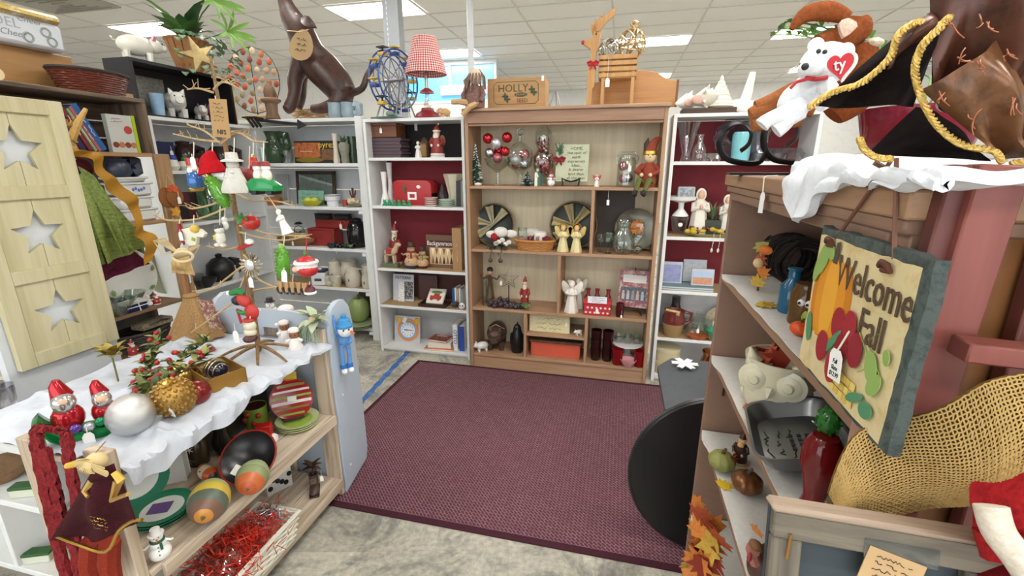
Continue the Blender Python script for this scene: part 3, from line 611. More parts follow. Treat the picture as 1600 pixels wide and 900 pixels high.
def ball(name,label,loc,r,mat,group=None,cap=True,rot=(0,0,0)):
    T = thing(name,label,'ornament',loc,0,group,r,rot); B().ell((0,0,0),1,16,10).ob('bauble',mat,T)
    if cap: B().lathe([(.22,.95),(.22,1.15),(.05,1.2)],8).ob('cap',GOLD,T); B().tube(arc((0,0,1.3),.12,0,360,8)[:-1],.03,4,True).ob('loop',GOLD,T)
    return T
def cone_tree(name,label,loc,h,r,mat,n=11,snow=None):
    T = thing(name,label,'ornament',loc,0,None,1); rr = random.Random(len(label)); b = B(); b2 = B()
    for k in range(n*22):
        q = k/(n*22); z = h*(.1+.88*q); R_ = r*(1-q)+.004; a = k*2.4; tip = (R_*math.cos(a),R_*math.sin(a),z-h*.03)
        (b2 if snow and rr.random() < .35 else b).tube([(0,0,z),tip],[.004,.002],4)
    B().lathe([(r*.6,h*.1),(r*.55,h*.12),(r*.28,h*.55),(0,h)],10).ob('inner_cone',mat,T)
    b.ob('bristles',mat,T)
    if snow: b2.ob('snow_flock',snow,T)
    B().lathe([(r*.45,0),(r*.45,h*.05),(.006,h*.06),(.006,h*.12)],10).ob('stand',mk('#3c2a1f',.6),T)
    return T
def grapes(name,label,loc,s,n,mat,rz=0,group=None):
    T = thing(name,label,'decoration',loc,rz,group,1); rr = random.Random(n); g0 = None
    for k in range(n):
        q = k/n; x = (q-.5)*s*2; wd = s*.55*math.sin(PI*min(1,q*.8+.2)); p = (x+rr.uniform(-.01,.01),rr.uniform(-wd,wd)*.6,.013+abs(rr.gauss(0,.35))*wd*.55)
        if g0 is None: g0 = B().ell((0,0,0),s*.125,9,7).ob('grape',mat,T,p)
        else: dup_part(g0,T,p,s=rr.uniform(.85,1.15))
    for k in range(3): B().leaf((s*.8,0,.03),(s*(1.1-.1*k),(k-1)*s*.5,.02),s*.5).ob('leaf',mk('#5d7a45',.6),T)
    B().tube([(s*.9,0,.02),(s*1.1,0,.05),(s*1.2,.01,.04)],.003,5).ob('stem',mk('#5a4030',.8),T)
    return T
def basket(name,label,loc,rx,ry,h,mat,rz=0,flare=1.2,handle=None,rows=9,rim=None,s=1,cat='basket',group=None):
    T = thing(name,label,cat,loc,rz,group,s)
    def loop(q,k,wob): return [((rx*(1+(flare-1)*q)+wob*((-1)**(i+k)))*math.cos(2*PI*i/28),(ry*(1+(flare-1)*q)+wob*((-1)**(i+k)))*math.sin(2*PI*i/28),h*q) for i in range(28)]
    rw = h/rows*.62; bb = B()
    for k in range(rows): bb.tube(loop((k+.5)/rows,k,rw*.35),rw,5,True)
    bb.ob('weave',mat,T)
    b = B()
    for i in range(14): a = 2*PI*(i+.5)/14; b.tube([(rx*math.cos(a),ry*math.sin(a),0),(rx*flare*math.cos(a),ry*flare*math.sin(a),h)],rw*.8,5)
    b.ob('stakes',mat,T)
    B().tube(loop(1,0,0),rw*1.5,6,True).ob('rim',rim or mat,T); B().lathe([(1,0),(1,rw)],28,Matrix.Diagonal((rx*.97,ry*.97,1,1))).ob('bottom',mat,T)
    if handle: B().tube([(rx*flare*math.cos(R(a)),0,h+handle*math.sin(R(a))) for a in range(0,181,15)],rw*1.6,6).ob('handle',mat,T)
    return T
def goblet(name,label,loc,h,r,mat,group=None,cat='glass',stem=.45):
    T = thing(name,label,cat,loc,0,group,1)
    B().lathe([(r*.85,0),(r*.85,h*.02),(r*.12,h*.05),(r*.1,h*stem),(r*.6,h*(stem+.12)),(r,h*.75),(r*.9,h),(r*.84,h),(r*.92,h*.75),(r*.5,h*(stem+.16)),(0,h*(stem+.1))],18).ob('glass',mat,T); return T
def easel_wire(par,w,h,mat=BLK,loc=(0,0,0)):
    return B().tube([(-w/2,-.035,.01),(-w/2,-.03,0.0),(-w/2,.0,.004),(-w*.1,.02,h)],.003,5).tube([(w/2,-.035,.01),(w/2,-.03,0),(w/2,0,.004),(w*.1,.02,h)],.003,5).tube([(-w/2,0,.004),(w/2,0,.004)],.003,5).tube([(0,.02,h),(0,.07,.002)],.003,5).ob('easel',mat,par,loc)
def bow(par,loc,s,mat,name='bow',rz=0):
    b = B()
    for q in (-1,1):
        b.tube([(0,0,0),(q*s*.5,-s*.1,s*.35),(q*s,0,s*.15),(q*s*.8,0,-s*.2),(0,0,0)],s*.14,5,flat=2); b.tube([(0,0,0),(q*s*.3,-s*.05,-s*.5),(q*s*.5,0,-s)],s*.1,5,flat=2)
    b.ell((0,-s*.08,0),s*.2,8,6); return b.ob(name,mat,par,loc,(0,0,rz))
CLEAR = gls(); GY = BY+.13
# ================================================================ oak bookcase: on the top board
ZT = 1.923
p = sy(806,ZT,3.2); hs = thing('seed_box','wooden crate printed HOLLY BRAND SEED on top of the oak bookcase','box',p)
KR = mk('#b58c5c',.7,'woodx',0,.8,'#a57d50',.08); HW,HH = .40,.195
B().lo((-HW/2,0,0),(HW/2,.012,HH)).ob('front_board',KR,hs,bev=.003); B().lo((-HW/2,.012,0),(-HW/2+.012,.14,HH*.96)).lo((HW/2-.012,.012,0),(HW/2,.14,HH*.96)).lo((-HW/2,.14,0),(HW/2,.15,HH)).lo((-HW/2+.012,.012,0),(HW/2-.012,.14,.01)).ob('crate_body',KR,hs)
DG = mk('#3b4a38',.7); fr = [(-.155,.05),(-.155,.15),(-.135,.17),(.135,.17),(.155,.15),(.155,.05),(.135,.03),(-.135,.03)]
B().tube([(x,-.001,z) for x,z in fr],.0018,4,True).ob('printed_border',DG,hs)
txt('HOLLY',.068,DG,hs,(-.02,-.0012,.128)); txt('SEED',.036,mk('#5a2c24',.7),hs,(.045,-.0012,.05)); B().prism([circ(1,20,(.035,.088),.045,.014)],.001).ob('printed_oval',DG,hs,(0,-.001,0)); txt('BRAND',.02,KR,hs,(.035,-.0022,.088))
for c in ((-.06,.06),(.11,.12),(-.075,.08),(.125,.1)):
    for k in range(4): B().leaf((c[0],-.002,c[1]),(c[0]+.025*math.cos(k*1.6),-.002,c[1]+.025*math.sin(k*1.6)),.014,(0,-1,0),.02).ob('printed_holly',DG,hs)
tag(hs,(.185,-.01,HH+.015),.035,.01)
p = sy(742,ZT,3.12); dl = thing('rag_doll','rag doll with brown yarn hair sitting on the bookcase edge, legs dangling','doll',(p.x,3.125,ZT),0,None,1.2)
PL = mk('#8c6b62',.95,'cloth',0,1,'#5d4440'); YN = mk('#957a6c',.95,'cloth',0,1,'#5e4a40')
B().lathe([(.055,0),(.06,.05),(.035,.11),(.015,.13)],12).ob('dress',PL,dl); B().ell((.01,-.01,.165),(.038,.036,.042),12,8).ob('head',mk('#d9c3a6',.9),dl)
b = B()
for k in range(30):
    a = k*.42; b.tube([(.01+.02*math.cos(a),.0+.02*math.sin(a),.2),(.01+.05*math.cos(a),-.005+.048*math.sin(a),.16),(.0+.062*math.cos(a),-.005+.055*math.sin(a),.11+.03*math.sin(k))],.005,4)
b.ob('yarn_hair',YN,dl)
for s in (-1,1): B().tube([(s*.025,-.03,.025),(s*.03-.04,-.07,.03 if s < 0 else .0),(s*.03-.085,-.06,.03 if s < 0 else -.04)],[.018,.016,.014],7).ob('leg',mk('#c29c70',.8),dl); B().tube([(s*.035,0,.11),(s*.06,-.03,.07),(s*.05,-.05,.03)],.013,6).ob('arm',PL,dl)
t = thing('wire_plate_stand','small empty wire plate stand on top of the oak bookcase','stand',sy(867,ZT,3.17)); easel_wire(t,.07,.1,mk('#8d8d8d',.4,'plain',.8))
# reindeer planter
p = sy(955,ZT,3.21); rd = thing('reindeer_planter','wooden cut-out reindeer with red nose carrying a slatted crate on its back','planter',p)
PN = mk('#c9995f',.6,'wood',0,.8,'#b58550',.06); u = .0047
hd = [(-.135,0),(-.10,0),(-.10,.1),(-.085,.12),(-.085,.3),(-.06,.43),(-.075,.46),(-.10,.44),(-.115,.40),(-.16,.385),(-.165,.365),(-.12,.335),(-.115,.30),(-.13,.24),(-.135,.16)]
B().prism([[(x-.045,z*1.0) for x,z in hd]],.03,.003).ob('neck_and_head',PN,rd,(.02,-.04,0))
for s,dy in ((1,-.05),(-1,.0)):
    an = [(-.085,.44),(-.06,.45),(-.03,.52),(.02,.60),(.03,.66),(.0,.655),(-.03,.60),(-.045,.61),(-.05,.575),(-.07,.60),(-.075,.55),(-.095,.575),(-.095,.52)]
    B().prism([[(x-.05+(0 if s > 0 else -.03),.43+(z-.44)*(.55 if s > 0 else .5)) for x,z in an]],.012,.002).ob('antler',PN,rd,(.02,dy,0))
B().ell((-.195,-.025,.38),.014,8,6).ob('red_nose',REDC,rd); bow(rd,(-.125,-.05,.25),.035,mk('#b3222b',.7),'red_scarf'); B().ell((-.115,-.042,.42),.006,6,5).ob('eye',BLK,rd)
for x in (-.07,.115):
    B().prism([[(x,0),(x+.022,0),(x+.022,.2),(x,.2)]],.02,.002).ob('leg',PN,rd,(0,-.045,0)); B().prism([[(x,0),(x+.022,0),(x+.022,.2),(x,.2)]],.02,.002).ob('leg',PN,rd,(0,.06,0))
for z in (.165,.20,.235,.27): B().lo((-.09,-.055,z),(.145,-.047,z+.026)).ob('slat',PN,rd,bev=.002); B().lo((-.09,.075,z),(.145,.083,z+.026)).ob('slat',PN,rd,bev=.002)
for x in (-.09,.137):
    for z in (.165,.2,.235,.27): B().lo((x,-.047,z),(x+.008,.075,z+.026)).ob('end_slat',PN,rd)
B().lo((-.085,-.047,.16),(.14,.075,.168)).ob('crate_floor',PN,rd); tag(rd,(-.03,-.06,.28),.055,.12)
def vine_ball(label,loc,r,mat,seed):
    rr = random.Random(seed); b = B()
    for k in range(13):
        M = Euler((rr.uniform(0,PI),rr.uniform(0,PI),rr.uniform(0,PI))).to_matrix(); b.tube([M @ Vector((r*math.cos(i*PI/12),r*math.sin(i*PI/12),0)) for i in range(24)],r*.055,5,True)
    return one(b,'twig_ball',label,'decoration',mat,loc)
vine_ball('silver wire twig ball lying in the reindeer crate',(p.x-.03,p.y+.012,ZT+.33),.07,met('#b9b3a6',.3),1)
vine_ball('gold wire twig ball stacked at the right end of the reindeer crate',(p.x+.105,p.y+.02,ZT+.365),.085,met('#cdb48a',.3),2); vine_ball('small gold twig ball on top of the larger gold one',(p.x+.12,p.y+.02,ZT+.365+.1),.032,met('#cdb48a',.3),3)
p = sy(988,ZT,3.34); tr_ = thing('arched_wood_tray','tan wooden panel with curved top standing behind the reindeer planter','panel',p)
o_ = [(-.27,0),(.27,0),(.27,.16),(.24,.165),(.2,.175),(.14,.215),(.07,.23),(-.07,.23),(-.14,.215),(-.2,.175),(-.27,.165)]
B().prism([o_],.018,.003).ob('board',mk('#c08d58',.55,'woodx',0,.6,'#ad7b49',.04),tr_); B().lo((.27,-.002,0),(.285,.022,.165)).ob('end_cap',mk('#7d5334',.6),tr_)
for k in range(6): B().lo((.02+k*.022,-.002,.05),(.035+k*.022,0,.065)).ob('carved_letter',mk('#b2834f',.6),tr_)
# ---------------------------------------------------------------- top cubby
def bz(px,z,dy=.12): return sy(px,z,BY+dy)
cone_tree('bottle_brush_tree','snow-flocked green bottle brush tree at the left end of the top cubby',bz(744,Z1,.1),.30,.055,mk('#29402f',.8),12,mk('#e4e8e4',.9))
one(B().ell((0,0,.01),(.03,.02,.012),12,6),'white_shell','small white shell on the shelf edge under the bottle brush tree','shell',cer('#efeae0'),bz(747,Z1,.03))
RB = mk('#b5262c',.12,'plain',.6); SB = met('#cfd1d4',.22); SBM = mk('#cfcdd0',.35,'plain',.7); PKB = mk('#b8626a',.2,'plain',.5)
p = bz(778,Z1,.1); bw = thing('glass_compote','footed clear glass bowl piled with red and silver baubles','bowl',p)
B().lathe([(.05,0),(.05,.006),(.012,.012),(.014,.09),(.03,.105),(.08,.14),(.095,.19),(.092,.19),(.076,.142),(.02,.11),(0,.108)],20).ob('bowl',CLEAR,bw)
for k,(x,y,z,r,m) in enumerate(((-.07,0,.325,.037,RB),(.07,0,.33,.037,RB),(.0,-.03,.29,.041,SBM),(-.05,-.03,.225,.035,SB),(.06,-.02,.235,.033,RB),(.01,-.04,.19,.035,PKB),(.0,.05,.24,.04,RB))):
    ball('bauble','%s bauble in the footed glass bowl, %s' % (('red','red','matt silver','shiny silver','red','pink','red')[k],('top left','top right','in the middle','lower left','lower right','lowest in front','hidden at the back')[k]),(p.x+x,p.y+y,Z1+z),r,m,'baubles in the footed bowl',False)
p = bz(812,Z1,.11); bw = thing('lidded_glass_compote','tall lidded glass compote with ring handle and baubles inside','jar',p)
B().lathe([(.055,0),(.055,.006),(.014,.015),(.018,.07),(.04,.10),(.085,.13),(.092,.2),(.089,.2),(.08,.135),(.03,.106),(0,.104)],20).ob('bowl',CLEAR,bw); B().lathe([(.094,.202),(.09,.24),(.05,.285),(.014,.30),(.01,.345)],20).ob('lid',CLEAR,bw); B().tube(arc((0,0,.365),.02,0,360,14)[:-1],.005,6,True).ob('ring_handle',gls('#b9c4c2'),bw)
for k,(x,y,z,r,m,c) in enumerate(((-.03,-.02,.18,.038,SBM,'silver'),(.035,-.02,.15,.036,SB,'shiny silver'),(-.035,.02,.145,.03,RB,'red'),(.03,.02,.215,.036,PKB,'pink glitter'))): ball('bauble',c+' bauble inside the lidded glass compote',(p.x+x,p.y+y,Z1+z),r,m,'baubles in the lidded compote',False)
p = bz(848,Z1,.17); jr = thing('apothecary_jar','tall waisted glass apothecary jar filled with red and pearl beads','jar',p,0,None,1.12)
B().lathe([(.045,0),(.045,.01),(.02,.03),(.04,.06),(.066,.12),(.066,.18),(.035,.22),(.052,.26),(.05,.3),(.047,.3),(.048,.262),(.031,.222),(.062,.18),(.062,.122),(.03,.06),(0,.05)],20).ob('body',CLEAR,jr); B().lathe([(.054,.302),(.05,.33),(.018,.37),(.022,.385),(.01,.40),(.016,.42),(0,.435)],16).ob('lid',CLEAR,jr)
rr = random.Random(11); b0 = {}; n = 0
for k in range(70):
    z = rr.uniform(.075,.29); rad = (.052 if .1 < z < .19 else .026 if z < .235 and z > .19 else .03)*math.sqrt(rr.random()*.5+.5); a = rr.uniform(0,2*PI); m = rr.choice([(RB,'red'),(PKB,'pink'),(met('#d8c9b8',.3),'pearl'),(mk('#8e1f2a',.15,'plain',.5),'wine red')])
    loc = (p.x+rad*1.12*math.cos(a),p.y+rad*1.12*math.sin(a),Z1+z*1.12)
    if m[1] not in b0: b0[m[1]] = one(B().ell((0,0,0),.0145,10,7),'bead',m[1]+' bead in the apothecary jar','bead',m[0],loc,0,'beads in the apothecary jar')
    else: clone(b0[m[1]],loc)
cone_tree('bottle_brush_tree','small dark bottle brush tree left of the green nativity figure',bz(824,Z1,.05),.10,.05,mk('#1f3329',.8),8,mk('#c9d2cc',.9))
t = thing('nativity_figure','robed Mary figure in a green cloak holding a baby','figurine',bz(840,Z1,.05),0,None,.135)
B().lathe([(.25,0),(.24,.3),(.2,.6),(.1,.72)],12).ob('cloak',mk('#3f6258',.5),t); B().ell((0,0,.8),(.13,.13,.17),10,8).ob('veil',mk('#3f6258',.5),t); B().ell((0,-.06,.8),(.085,.085,.11),10,8).ob('face',SKIN,t); B().lathe([(.1,0),(.09,.6),(.04,.7)],10,Matrix.Translation((-.05,-.18,0))).ob('gown',mk('#e8e2cf',.5),t); B().ell((.0,-.22,.5),(.09,.07,.06),8,6).ob('baby',mk('#efe7d6',.5),t)
snowman('snowman_figure','small snowman with red scarf beside the HOME sign easel',bz(861,Z1,.05),.10,.4,'#b3262c','#b3262c')
p = bz(892,Z1,.1); hg = thing('home_plaque','pale green plaque beginning HOME, the spot of earth on a black easel','sign',p,0,None,1,(R(-8),0,0)); B().lo((-.115,0,.03),(.115,.008,.285)).ob('board',mk('#bfc2a4',.6,'worn',0,1,'#b2b597',.02),hg,bev=.002)
txt('HOME,\nthe spot of\nearth\nsupremely\nblest,\nA dearer\nspot than\nall the rest',.029,mk('#5c5a4a',.7),hg,(.03,-.002,.155),sp=.98)
B().tube([(-.055,-.03,0.0),(-.06,-.035,.05),(-.04,-.01,.04),(0,-.005,.03),(.04,-.01,.04),(.06,-.035,.05),(.055,-.03,0)],.006,6).ob('black_easel',BLK,hg)
b = B()
for k in range(16): b.tube([(-.09,-.012,.21+.01*(k % 4)),(-.09+.03*math.sin(k*1.7),-.02,.26+.03*math.cos(k*1.3))],.0035,4)
b.ob('pine_sprig',mk('#3c5a41',.8),hg); bow(hg,(-.09,-.015,.18),.04,mk('#9c3138',.8,'cloth',0,2,'#5c2b2e'),'plaid_bow')
angel('angel_figure','tiny glass angel with red wings in front of the cream back panel',bz(932,Z1,.06),.085,0,'#e9e2dd','#b5434a','#d7c9b5')
p = bz(977,Z1,.1); jr = thing('clamp_jar','clear glass clamp-lid jar holding red and silver baubles','jar',p)
B().lathe([(.06,0),(.062,.01),(.062,.17),(.055,.185),(.055,.195),(.05,.195),(.05,.185),(.058,.168),(.058,.012),(0,.01)],20).ob('body',CLEAR,jr); B().lathe([(.06,.197),(.06,.205),(.04,.215),(0,.217)],20).ob('lid',CLEAR,jr); B().tube([(.062,0,.15),(.075,0,.19),(.05,0,.225),(-.05,0,.225),(-.07,0,.19),(-.062,0,.15)],.0022,5).ob('wire_clamp',SILV,jr); tag(jr,(.02,-.07,.17),.04,.03)
for c,q,m in (('red',(-.02,-.01,.135),RB),('silver',(.015,-.01,.06),SB),('clear pink',(-.015,.02,.055),PKB)): ball('bauble',c+' bauble inside the clamp-lid jar',(p.x+q[0],p.y+q[1],Z1+q[2]),.032,m,'baubles in the clamp jar',False)
# seated elf
p = bz(1012,Z1,.05); el = thing('elf_doll','seated elf doll in coral coat with pointed hat, shoes over the shelf edge','doll',p,0,None,.92)
CO = mk('#a04e3a',.8,'cloth',0,1,'#6e2c26'); OL = mk('#6f7440',.85,'cloth');
B().lathe([(.055,0),(.065,.05),(.05,.13),(.03,.17)],12).ob('coat',CO,el); B().ell((.0,-.01,.215),(.042,.04,.048),12,8).ob('head',mk('#e3c9a0',.6),el); B().tube([(-.005,0,.235),(.01,.01,.29),(.04,.02,.33),(.07,.02,.345)],[.046,.035,.02,.006],8).ob('hat',CO,el); B().tube([(-.02,0,.24),(-.03,.01,.3),(-.02,.01,.34)],[.03,.02,.004],7).ob('hat_point',mk('#3d3730',.8),el); B().ell((.075,.02,.345),.01,8,6).ob('bell',GOLD,el)
B().lathe([(.045,.222),(.053,.23),(.05,.25),(.04,.255)],12).ob('hat_band',GOLD,el); eyes(el,.015,-.045,.222,.005); B().tube([(0,-.04,.21),(0,-.062,.205)],[.01,.005],6).ob('nose',mk('#d9a98c',.6),el)
for s in (-1,1):
    B().tube([(s*.045,0,.15),(s*.075-.01,-.04,.11),(s*.03-.02,-.07,.09)],[.022,.02,.016],7).ob('sleeve',CO,el); B().ell((s*.03-.022,-.075,.088),.014,8,6).ob('hand',mk('#e3c9a0',.6),el)
    B().tube([(s*.03,-.02,.03),(s*.035-.03,-.075,.055),(s*.03-.055,-.10,-.02)],[.024,.02,.016],7).ob('leg',OL,el); B().tube([(s*.03-.055,-.10,-.02),(s*.03-.06,-.12,-.045),(s*.03-.075,-.15,-.035),(s*.03-.08,-.155,-.02)],[.015,.018,.012,.004],7).ob('shoe',mk('#2b2524',.6),el)
# ---------------------------------------------------------------- second row
def tray(label,loc,r,rib,rz=0,tilt=-9):
    T = thing('wreath_tray',label,'tray',loc,rz,None,1,(R(tilt),0,rz)); B().lathe([(0,0),(r*.82,.0),(r,.02),(r,.026),(r*.8,.007),(0,.007)],32,Matrix.Translation((0,.01,r)) @ Matrix.Rotation(PI/2,4,'X')).ob('tray',mk('#262e28',.35,'plain',0,1,'#352a22'),T)
    B().tube(arc((0,-.014,r),r,0,360,36)[:-1],.005,6,True).ob('rim',mk('#7d5f3c',.4),T)
    for a in (50,105,170,215): B().sheet(lambda u,v,a=a: ((u*.9*r)*math.cos(R(a))-(v-.5)*r*(.12+.3*u)*math.sin(R(a)),-.03-.012*math.sin(v*PI*3),r+(u*.9*r)*math.sin(R(a))+(v-.5)*r*(.12+.3*u)*math.cos(R(a))),8,8,.0015).ob('ribbon',rib,T)
    return T
RIB = mk('#c9c2a0',.5,'cloth',0,2,'#a39c7a')
tray('round dark tray with pale ribbon standing behind the white plush bird',bz(771,Z2,.2),.158,RIB); tray('round dark tray with gold ribbon behind the two gilded angels',bz(894,Z2,.18),.172,mk('#bcae84',.4,'cloth',0,2,'#8f8258'))
p = bz(783,Z2,.08); t = thing('plush_snowbird','white plush Santa bird on a frosted flower spray hanging over the shelf edge','decoration',p)
B().ell((.0,0,.12),(.055,.04,.04),12,8).ell((-.07,.01,.1),(.05,.015,.03),10,6).ell((.07,.01,.11),(.05,.015,.03),10,6).ob('body',fab('#ece8e0'),t); B().ell((-.045,-.02,.085),.03,10,8).ob('red_cap',fab('#a52a30'),t)
for k in range(5): B().ell((-.03+.025*k,-.04-.005*(k % 2),.04+.014*(k % 3)),(.02,.012,.018),8,6).ob('flower',fab('#e6e0d2'),t)
b = B()
for k in range(12): b.leaf((-.02,-.03,.03),(-.02+.09*math.cos(k*.55),-.05-.03*(k % 2),.0+.05*math.sin(k*.55)),.03)
b.ob('leaves',mk('#3d4638',.7),t)
for x in (-.045,.03): B().tube([(x,-.06,.02),(x-.005,-.115,-.02),(x-.005,-.118,-.055)],.004,5).ell((x-.005,-.118,-.07),(.018,.012,.018),8,6).ob('hanging_berry',mk('#4c4136',.6),t)
p = bz(830,Z2,.16); t = thing('photo_frame','small clear frame behind the wicker basket','frame',p,0,None,1,(R(-8),0,0)); B().lo((-.05,0,0),(.05,.008,.14)).ob('backing',mk('#d9d0c0',.6),t); B().lo((-.055,-.006,0),(-.048,.01,.145)).lo((.048,-.006,0),(.055,.01,.145)).lo((-.055,-.006,.138),(.055,.01,.145)).ob('frame_rim',gls('#c9d0cd'),t)
t = thing('candle_jar','white candle in a clear glass next to the wicker basket','candle',bz(816,Z2,.15)); B().lathe([(.035,0),(.035,.15),(.032,.15),(.032,.01),(0,.01)],16).ob('glass',CLEAR,t); B().lathe([(.03,.011),(.03,.12),(.002,.122),(.002,.135)],16).ob('wax',mk('#ece6da',.6),t)
basket('wicker_basket','low honey-coloured wicker basket with dark red bow in the second row',bz(836,Z2,.09),.12,.075,.07,mk('#b47a3e',.6),0,1.25,None,6); p = bz(836,Z2,.09)
t = thing('bow_cluster','cluster of maroon and cream bows lying in the wicker basket','decoration',(p.x,p.y,Z2+.055))
for k in range(4): bow(t,(-.07+.045*k,-.03+.02*(k % 2),.03),.04,fab('#7c3440' if k % 2 else '#b79a8e'),'bow',k)
t = thing('white_candle','stout white pillar candle standing in the wicker basket','candle',(p.x+.03,p.y+.03,Z2+.012)); B().lathe([(.05,0),(.05,.11),(.045,.115),(.004,.112),(.002,.13)],18).ob('wax',mk('#ede8df',.5),t); B().tube([(0,0,.11),(.002,0,.128)],.0015,4).ob('wick',BLK,t)
angel('gilded_angel','cream angel with golden hair and halo, left of a pair',bz(879,Z2,.06),.2,0,'#dfd29c','#d8c07a','#d9a92f','pair of gilded angels',True); angel('gilded_angel','cream angel with golden hair and halo, right of a pair',bz(900,Z2,.06),.2,0,'#dfd29c','#d8c07a','#d9a92f','pair of gilded angels',True)
# right cubby of the second row
goblet('wine_goblet','small clear stemmed goblet at the left of the dark cubby',bz(938,Z2,.1),.13,.028,CLEAR); t = goblet('wine_goblet','clear stemmed goblet with green medallion in the dark cubby',bz(949,Z2,.06),.15,.034,gls('#d5e0d8')); B().ell((0,-.034,.1),(.014,.004,.016),10,6).ob('medallion',mk('#5c7a66',.5),t)
p = bz(991,Z2,.19); t = thing('silver_tray','round silver tray with orange starburst sticker standing in the dark cubby','tray',p,0,None,1,(R(-9),0,0)); B().lathe([(0,0),(.12,0),(.15,.012),(.15,.018),(.118,.006),(0,.006)],32,Matrix.Translation((0,.01,.155)) @ Matrix.Rotation(PI/2,4,'X')).ob('plate',mk('#6a665c',.25,'plain',.7),t); B().prism([star(.055,.78,12,(0,.17))],.002).ob('price_burst',mk('#ee8a2b',.6),t,(.005,-.03,0)); scrib(t,.06,.03,2,INK,(.005,-.032,.17),seed=2)
p = bz(972,Z2,.08); pot('glass_pitcher','round clear glass pitcher in the dark cubby','pitcher',[(.05,0),(.085,.05),(.085,.1),(.05,.16),(.048,.2),(.06,.23),(.057,.23),(.044,.2),(.046,.16),(.08,.1),(.08,.05),(0,.01)],CLEAR,p,1,0,None,20,[(.05,0,.2),(.11,0,.2),(.12,0,.13),(.08,0,.08)])
p = bz(985,Z2,.06)
for k,(x,c) in enumerate(((-.05,'curled dark metal scroll at the left'),(.045,'curled dark metal scroll at the right'))): one(B().tube([(x+.03*(1-i/26)*math.cos(i*.5),0,.035+.03*(1-i/26)*math.sin(i*.5)) for i in range(24)]+[(x,.01,.006)],.006,6),'metal_scroll',c+' foot of the silver tray','decoration',mk('#7c766a',.25,'plain',.9),(p.x,p.y,Z2))
# ---------------------------------------------------------------- third row
def wire_angel(label,px,dy,h,col,wing=True):
    p = bz(px,Z3,dy); t = thing('metal_angel',label,'figurine',p,0,None,h); m = mk(col,.35,'plain',.6)
    B().lathe([(.13,.12),(.1,.35),(.045,.58),(.08,.7),(.02,.76)],10).ob('dress',m,t); B().ell((0,0,.84),(.06,.06,.07),10,8).ob('head',mk('#c9a27a',.5),t); B().ell((0,.02,.9),(.085,.08,.07),10,8).ob('hair',mk('#2e2622',.6),t)
    for s in (-1,1): B().tube([(s*.07,0,.7),(s*.2,-.02,.66),(s*.26,-.02,.76)],[.03,.025,.02],6).ob('arm',m,t); B().tube([(s*.04,0,.2),(s*.05,-.01,0)],.025,6).ob('leg',m,t)
    return t
wire_angel('tall bronze figure of a dancing angel behind the grapes',766,.14,.30,'#7c6242')
p = bz(795,Z3,.13); t = thing('star_stand','silver wire star on a thin stand behind the grapes','decoration',p); B().lathe([(.05,0),(.05,.006),(.004,.01),(.004,.16)],12).ob('stand',BLK,t); st = star(.085,.42,5,(0,.21)); B().tube([(x,0,z) for x,z in st],.0035,5,True).tube([(x*.6,0,.21+(z-.21)*.6) for x,z in st],.002,5,True).ob('star',met('#8d8f8c',.3),t); tag(t,(-.06,-.01,.2),.035,.01)
santa('slim_santa','slim carved Santa in a long red robe right of the wire star',bz(820,Z3,.12),.245,0,'#8e2a28','#d8cdb8',None,'figurine',.62)
grapes('grape_cluster','large cluster of dusky purple artificial grapes in the third row',bz(794,Z3,.065),.145,80,mk('#3a2f35',.35,'plain',0,1,'#5a4a4c'))
p = bz(762,Z3,.1); t = thing('glass_lantern','faceted glass terrarium frame at the left end of the third row','lantern',p);
for k in range(6):
    a,c = PI/3*k,PI/3*(k+1); q = [(.045*math.cos(a),.045*math.sin(a)),(.045*math.cos(c),.045*math.sin(c))]
    B().tube([(*q[0],0),(*q[1],0)],.002,4).tube([(*q[0],0),(q[0][0],q[0][1],.2)],.002,4).tube([(q[0][0],q[0][1],.2),(0,0,.24)],.002,4).ob('frame_edge',met('#6a665c',.4),t)
    B().add([(*q[0],0),(*q[1],0),(q[1][0],q[1][1],.2),(q[0][0],q[0][1],.2)],[(0,1,2,3)]).ob('pane',CLEAR,t)
angel('porcelain_angel','tall white porcelain angel with raised wings in front of the third row',bz(892,Z3,.07),.25,0,'#ebe6dc','#ece7dd','#e6dfd0',None,False,'figurine',True,cer('#ece6da')); angel('porcelain_angel','white porcelain angel standing behind the taller one',bz(902,Z3,.18),.24,.3,'#ddd8cc','#ddd8cc','#d8d0c0',None,False,'figurine',True,cer('#dcd6ca'))
for px,c in ((918,'left of three'),(932,'middle of three'),(949,'right of three')): pot('red_bottle','small matt red glass bottle, '+c+', behind the snowflake box','bottle',[(.028,0),(.031,.01),(.031,.09),(.014,.12),(.013,.15),(.017,.152),(.017,.165),(.012,.165)],mk('#7e1f26',.3),bz(px,Z3,.16),1,0,'red bottles',16)
p = bz(933,Z3,.06); t = thing('snowflake_box','red gift box printed with white snowflakes and a white card on top','box',p); B().lo((-.095,-.04,0),(.095,.06,.085)).ob('box',mk('#b8242e',.5),t,bev=.003); B().lo((-.1,-.044,.085),(.1,.064,.108)).ob('lid',mk('#c4303a',.5),t,bev=.003)
for k in range(13): B().prism([star(.012,.35,6,(-.08+.031*(k % 6)+(.012 if k > 5 else 0),.022+.036*(k//6)))],.001).ob('printed_snowflake',WHT,t,(0,-.0412,0))
c_ = B().lo((-.07,-.046,.095),(.065,-.0445,.145)).ob('card',mk('#e8ebf0',.6),t); scrib(c_,.11,.04,3,mk('#5c6a78',.7),(0,-.047,.12),seed=6,th=.003); tag(t,(0,-.048,.06),.04,.005)
p = bz(986,Z3,.1); t = thing('magazine_on_easel','Christmas magazine propped on a black wrought iron easel','magazine',p,0,None,1,(R(-13),0,R(-8))); B().lo((-.105,0,.055),(.105,.01,.325)).ob('cover',mk('#8c2f35',.3,'worn',0,2,'#cfc6be'),t)
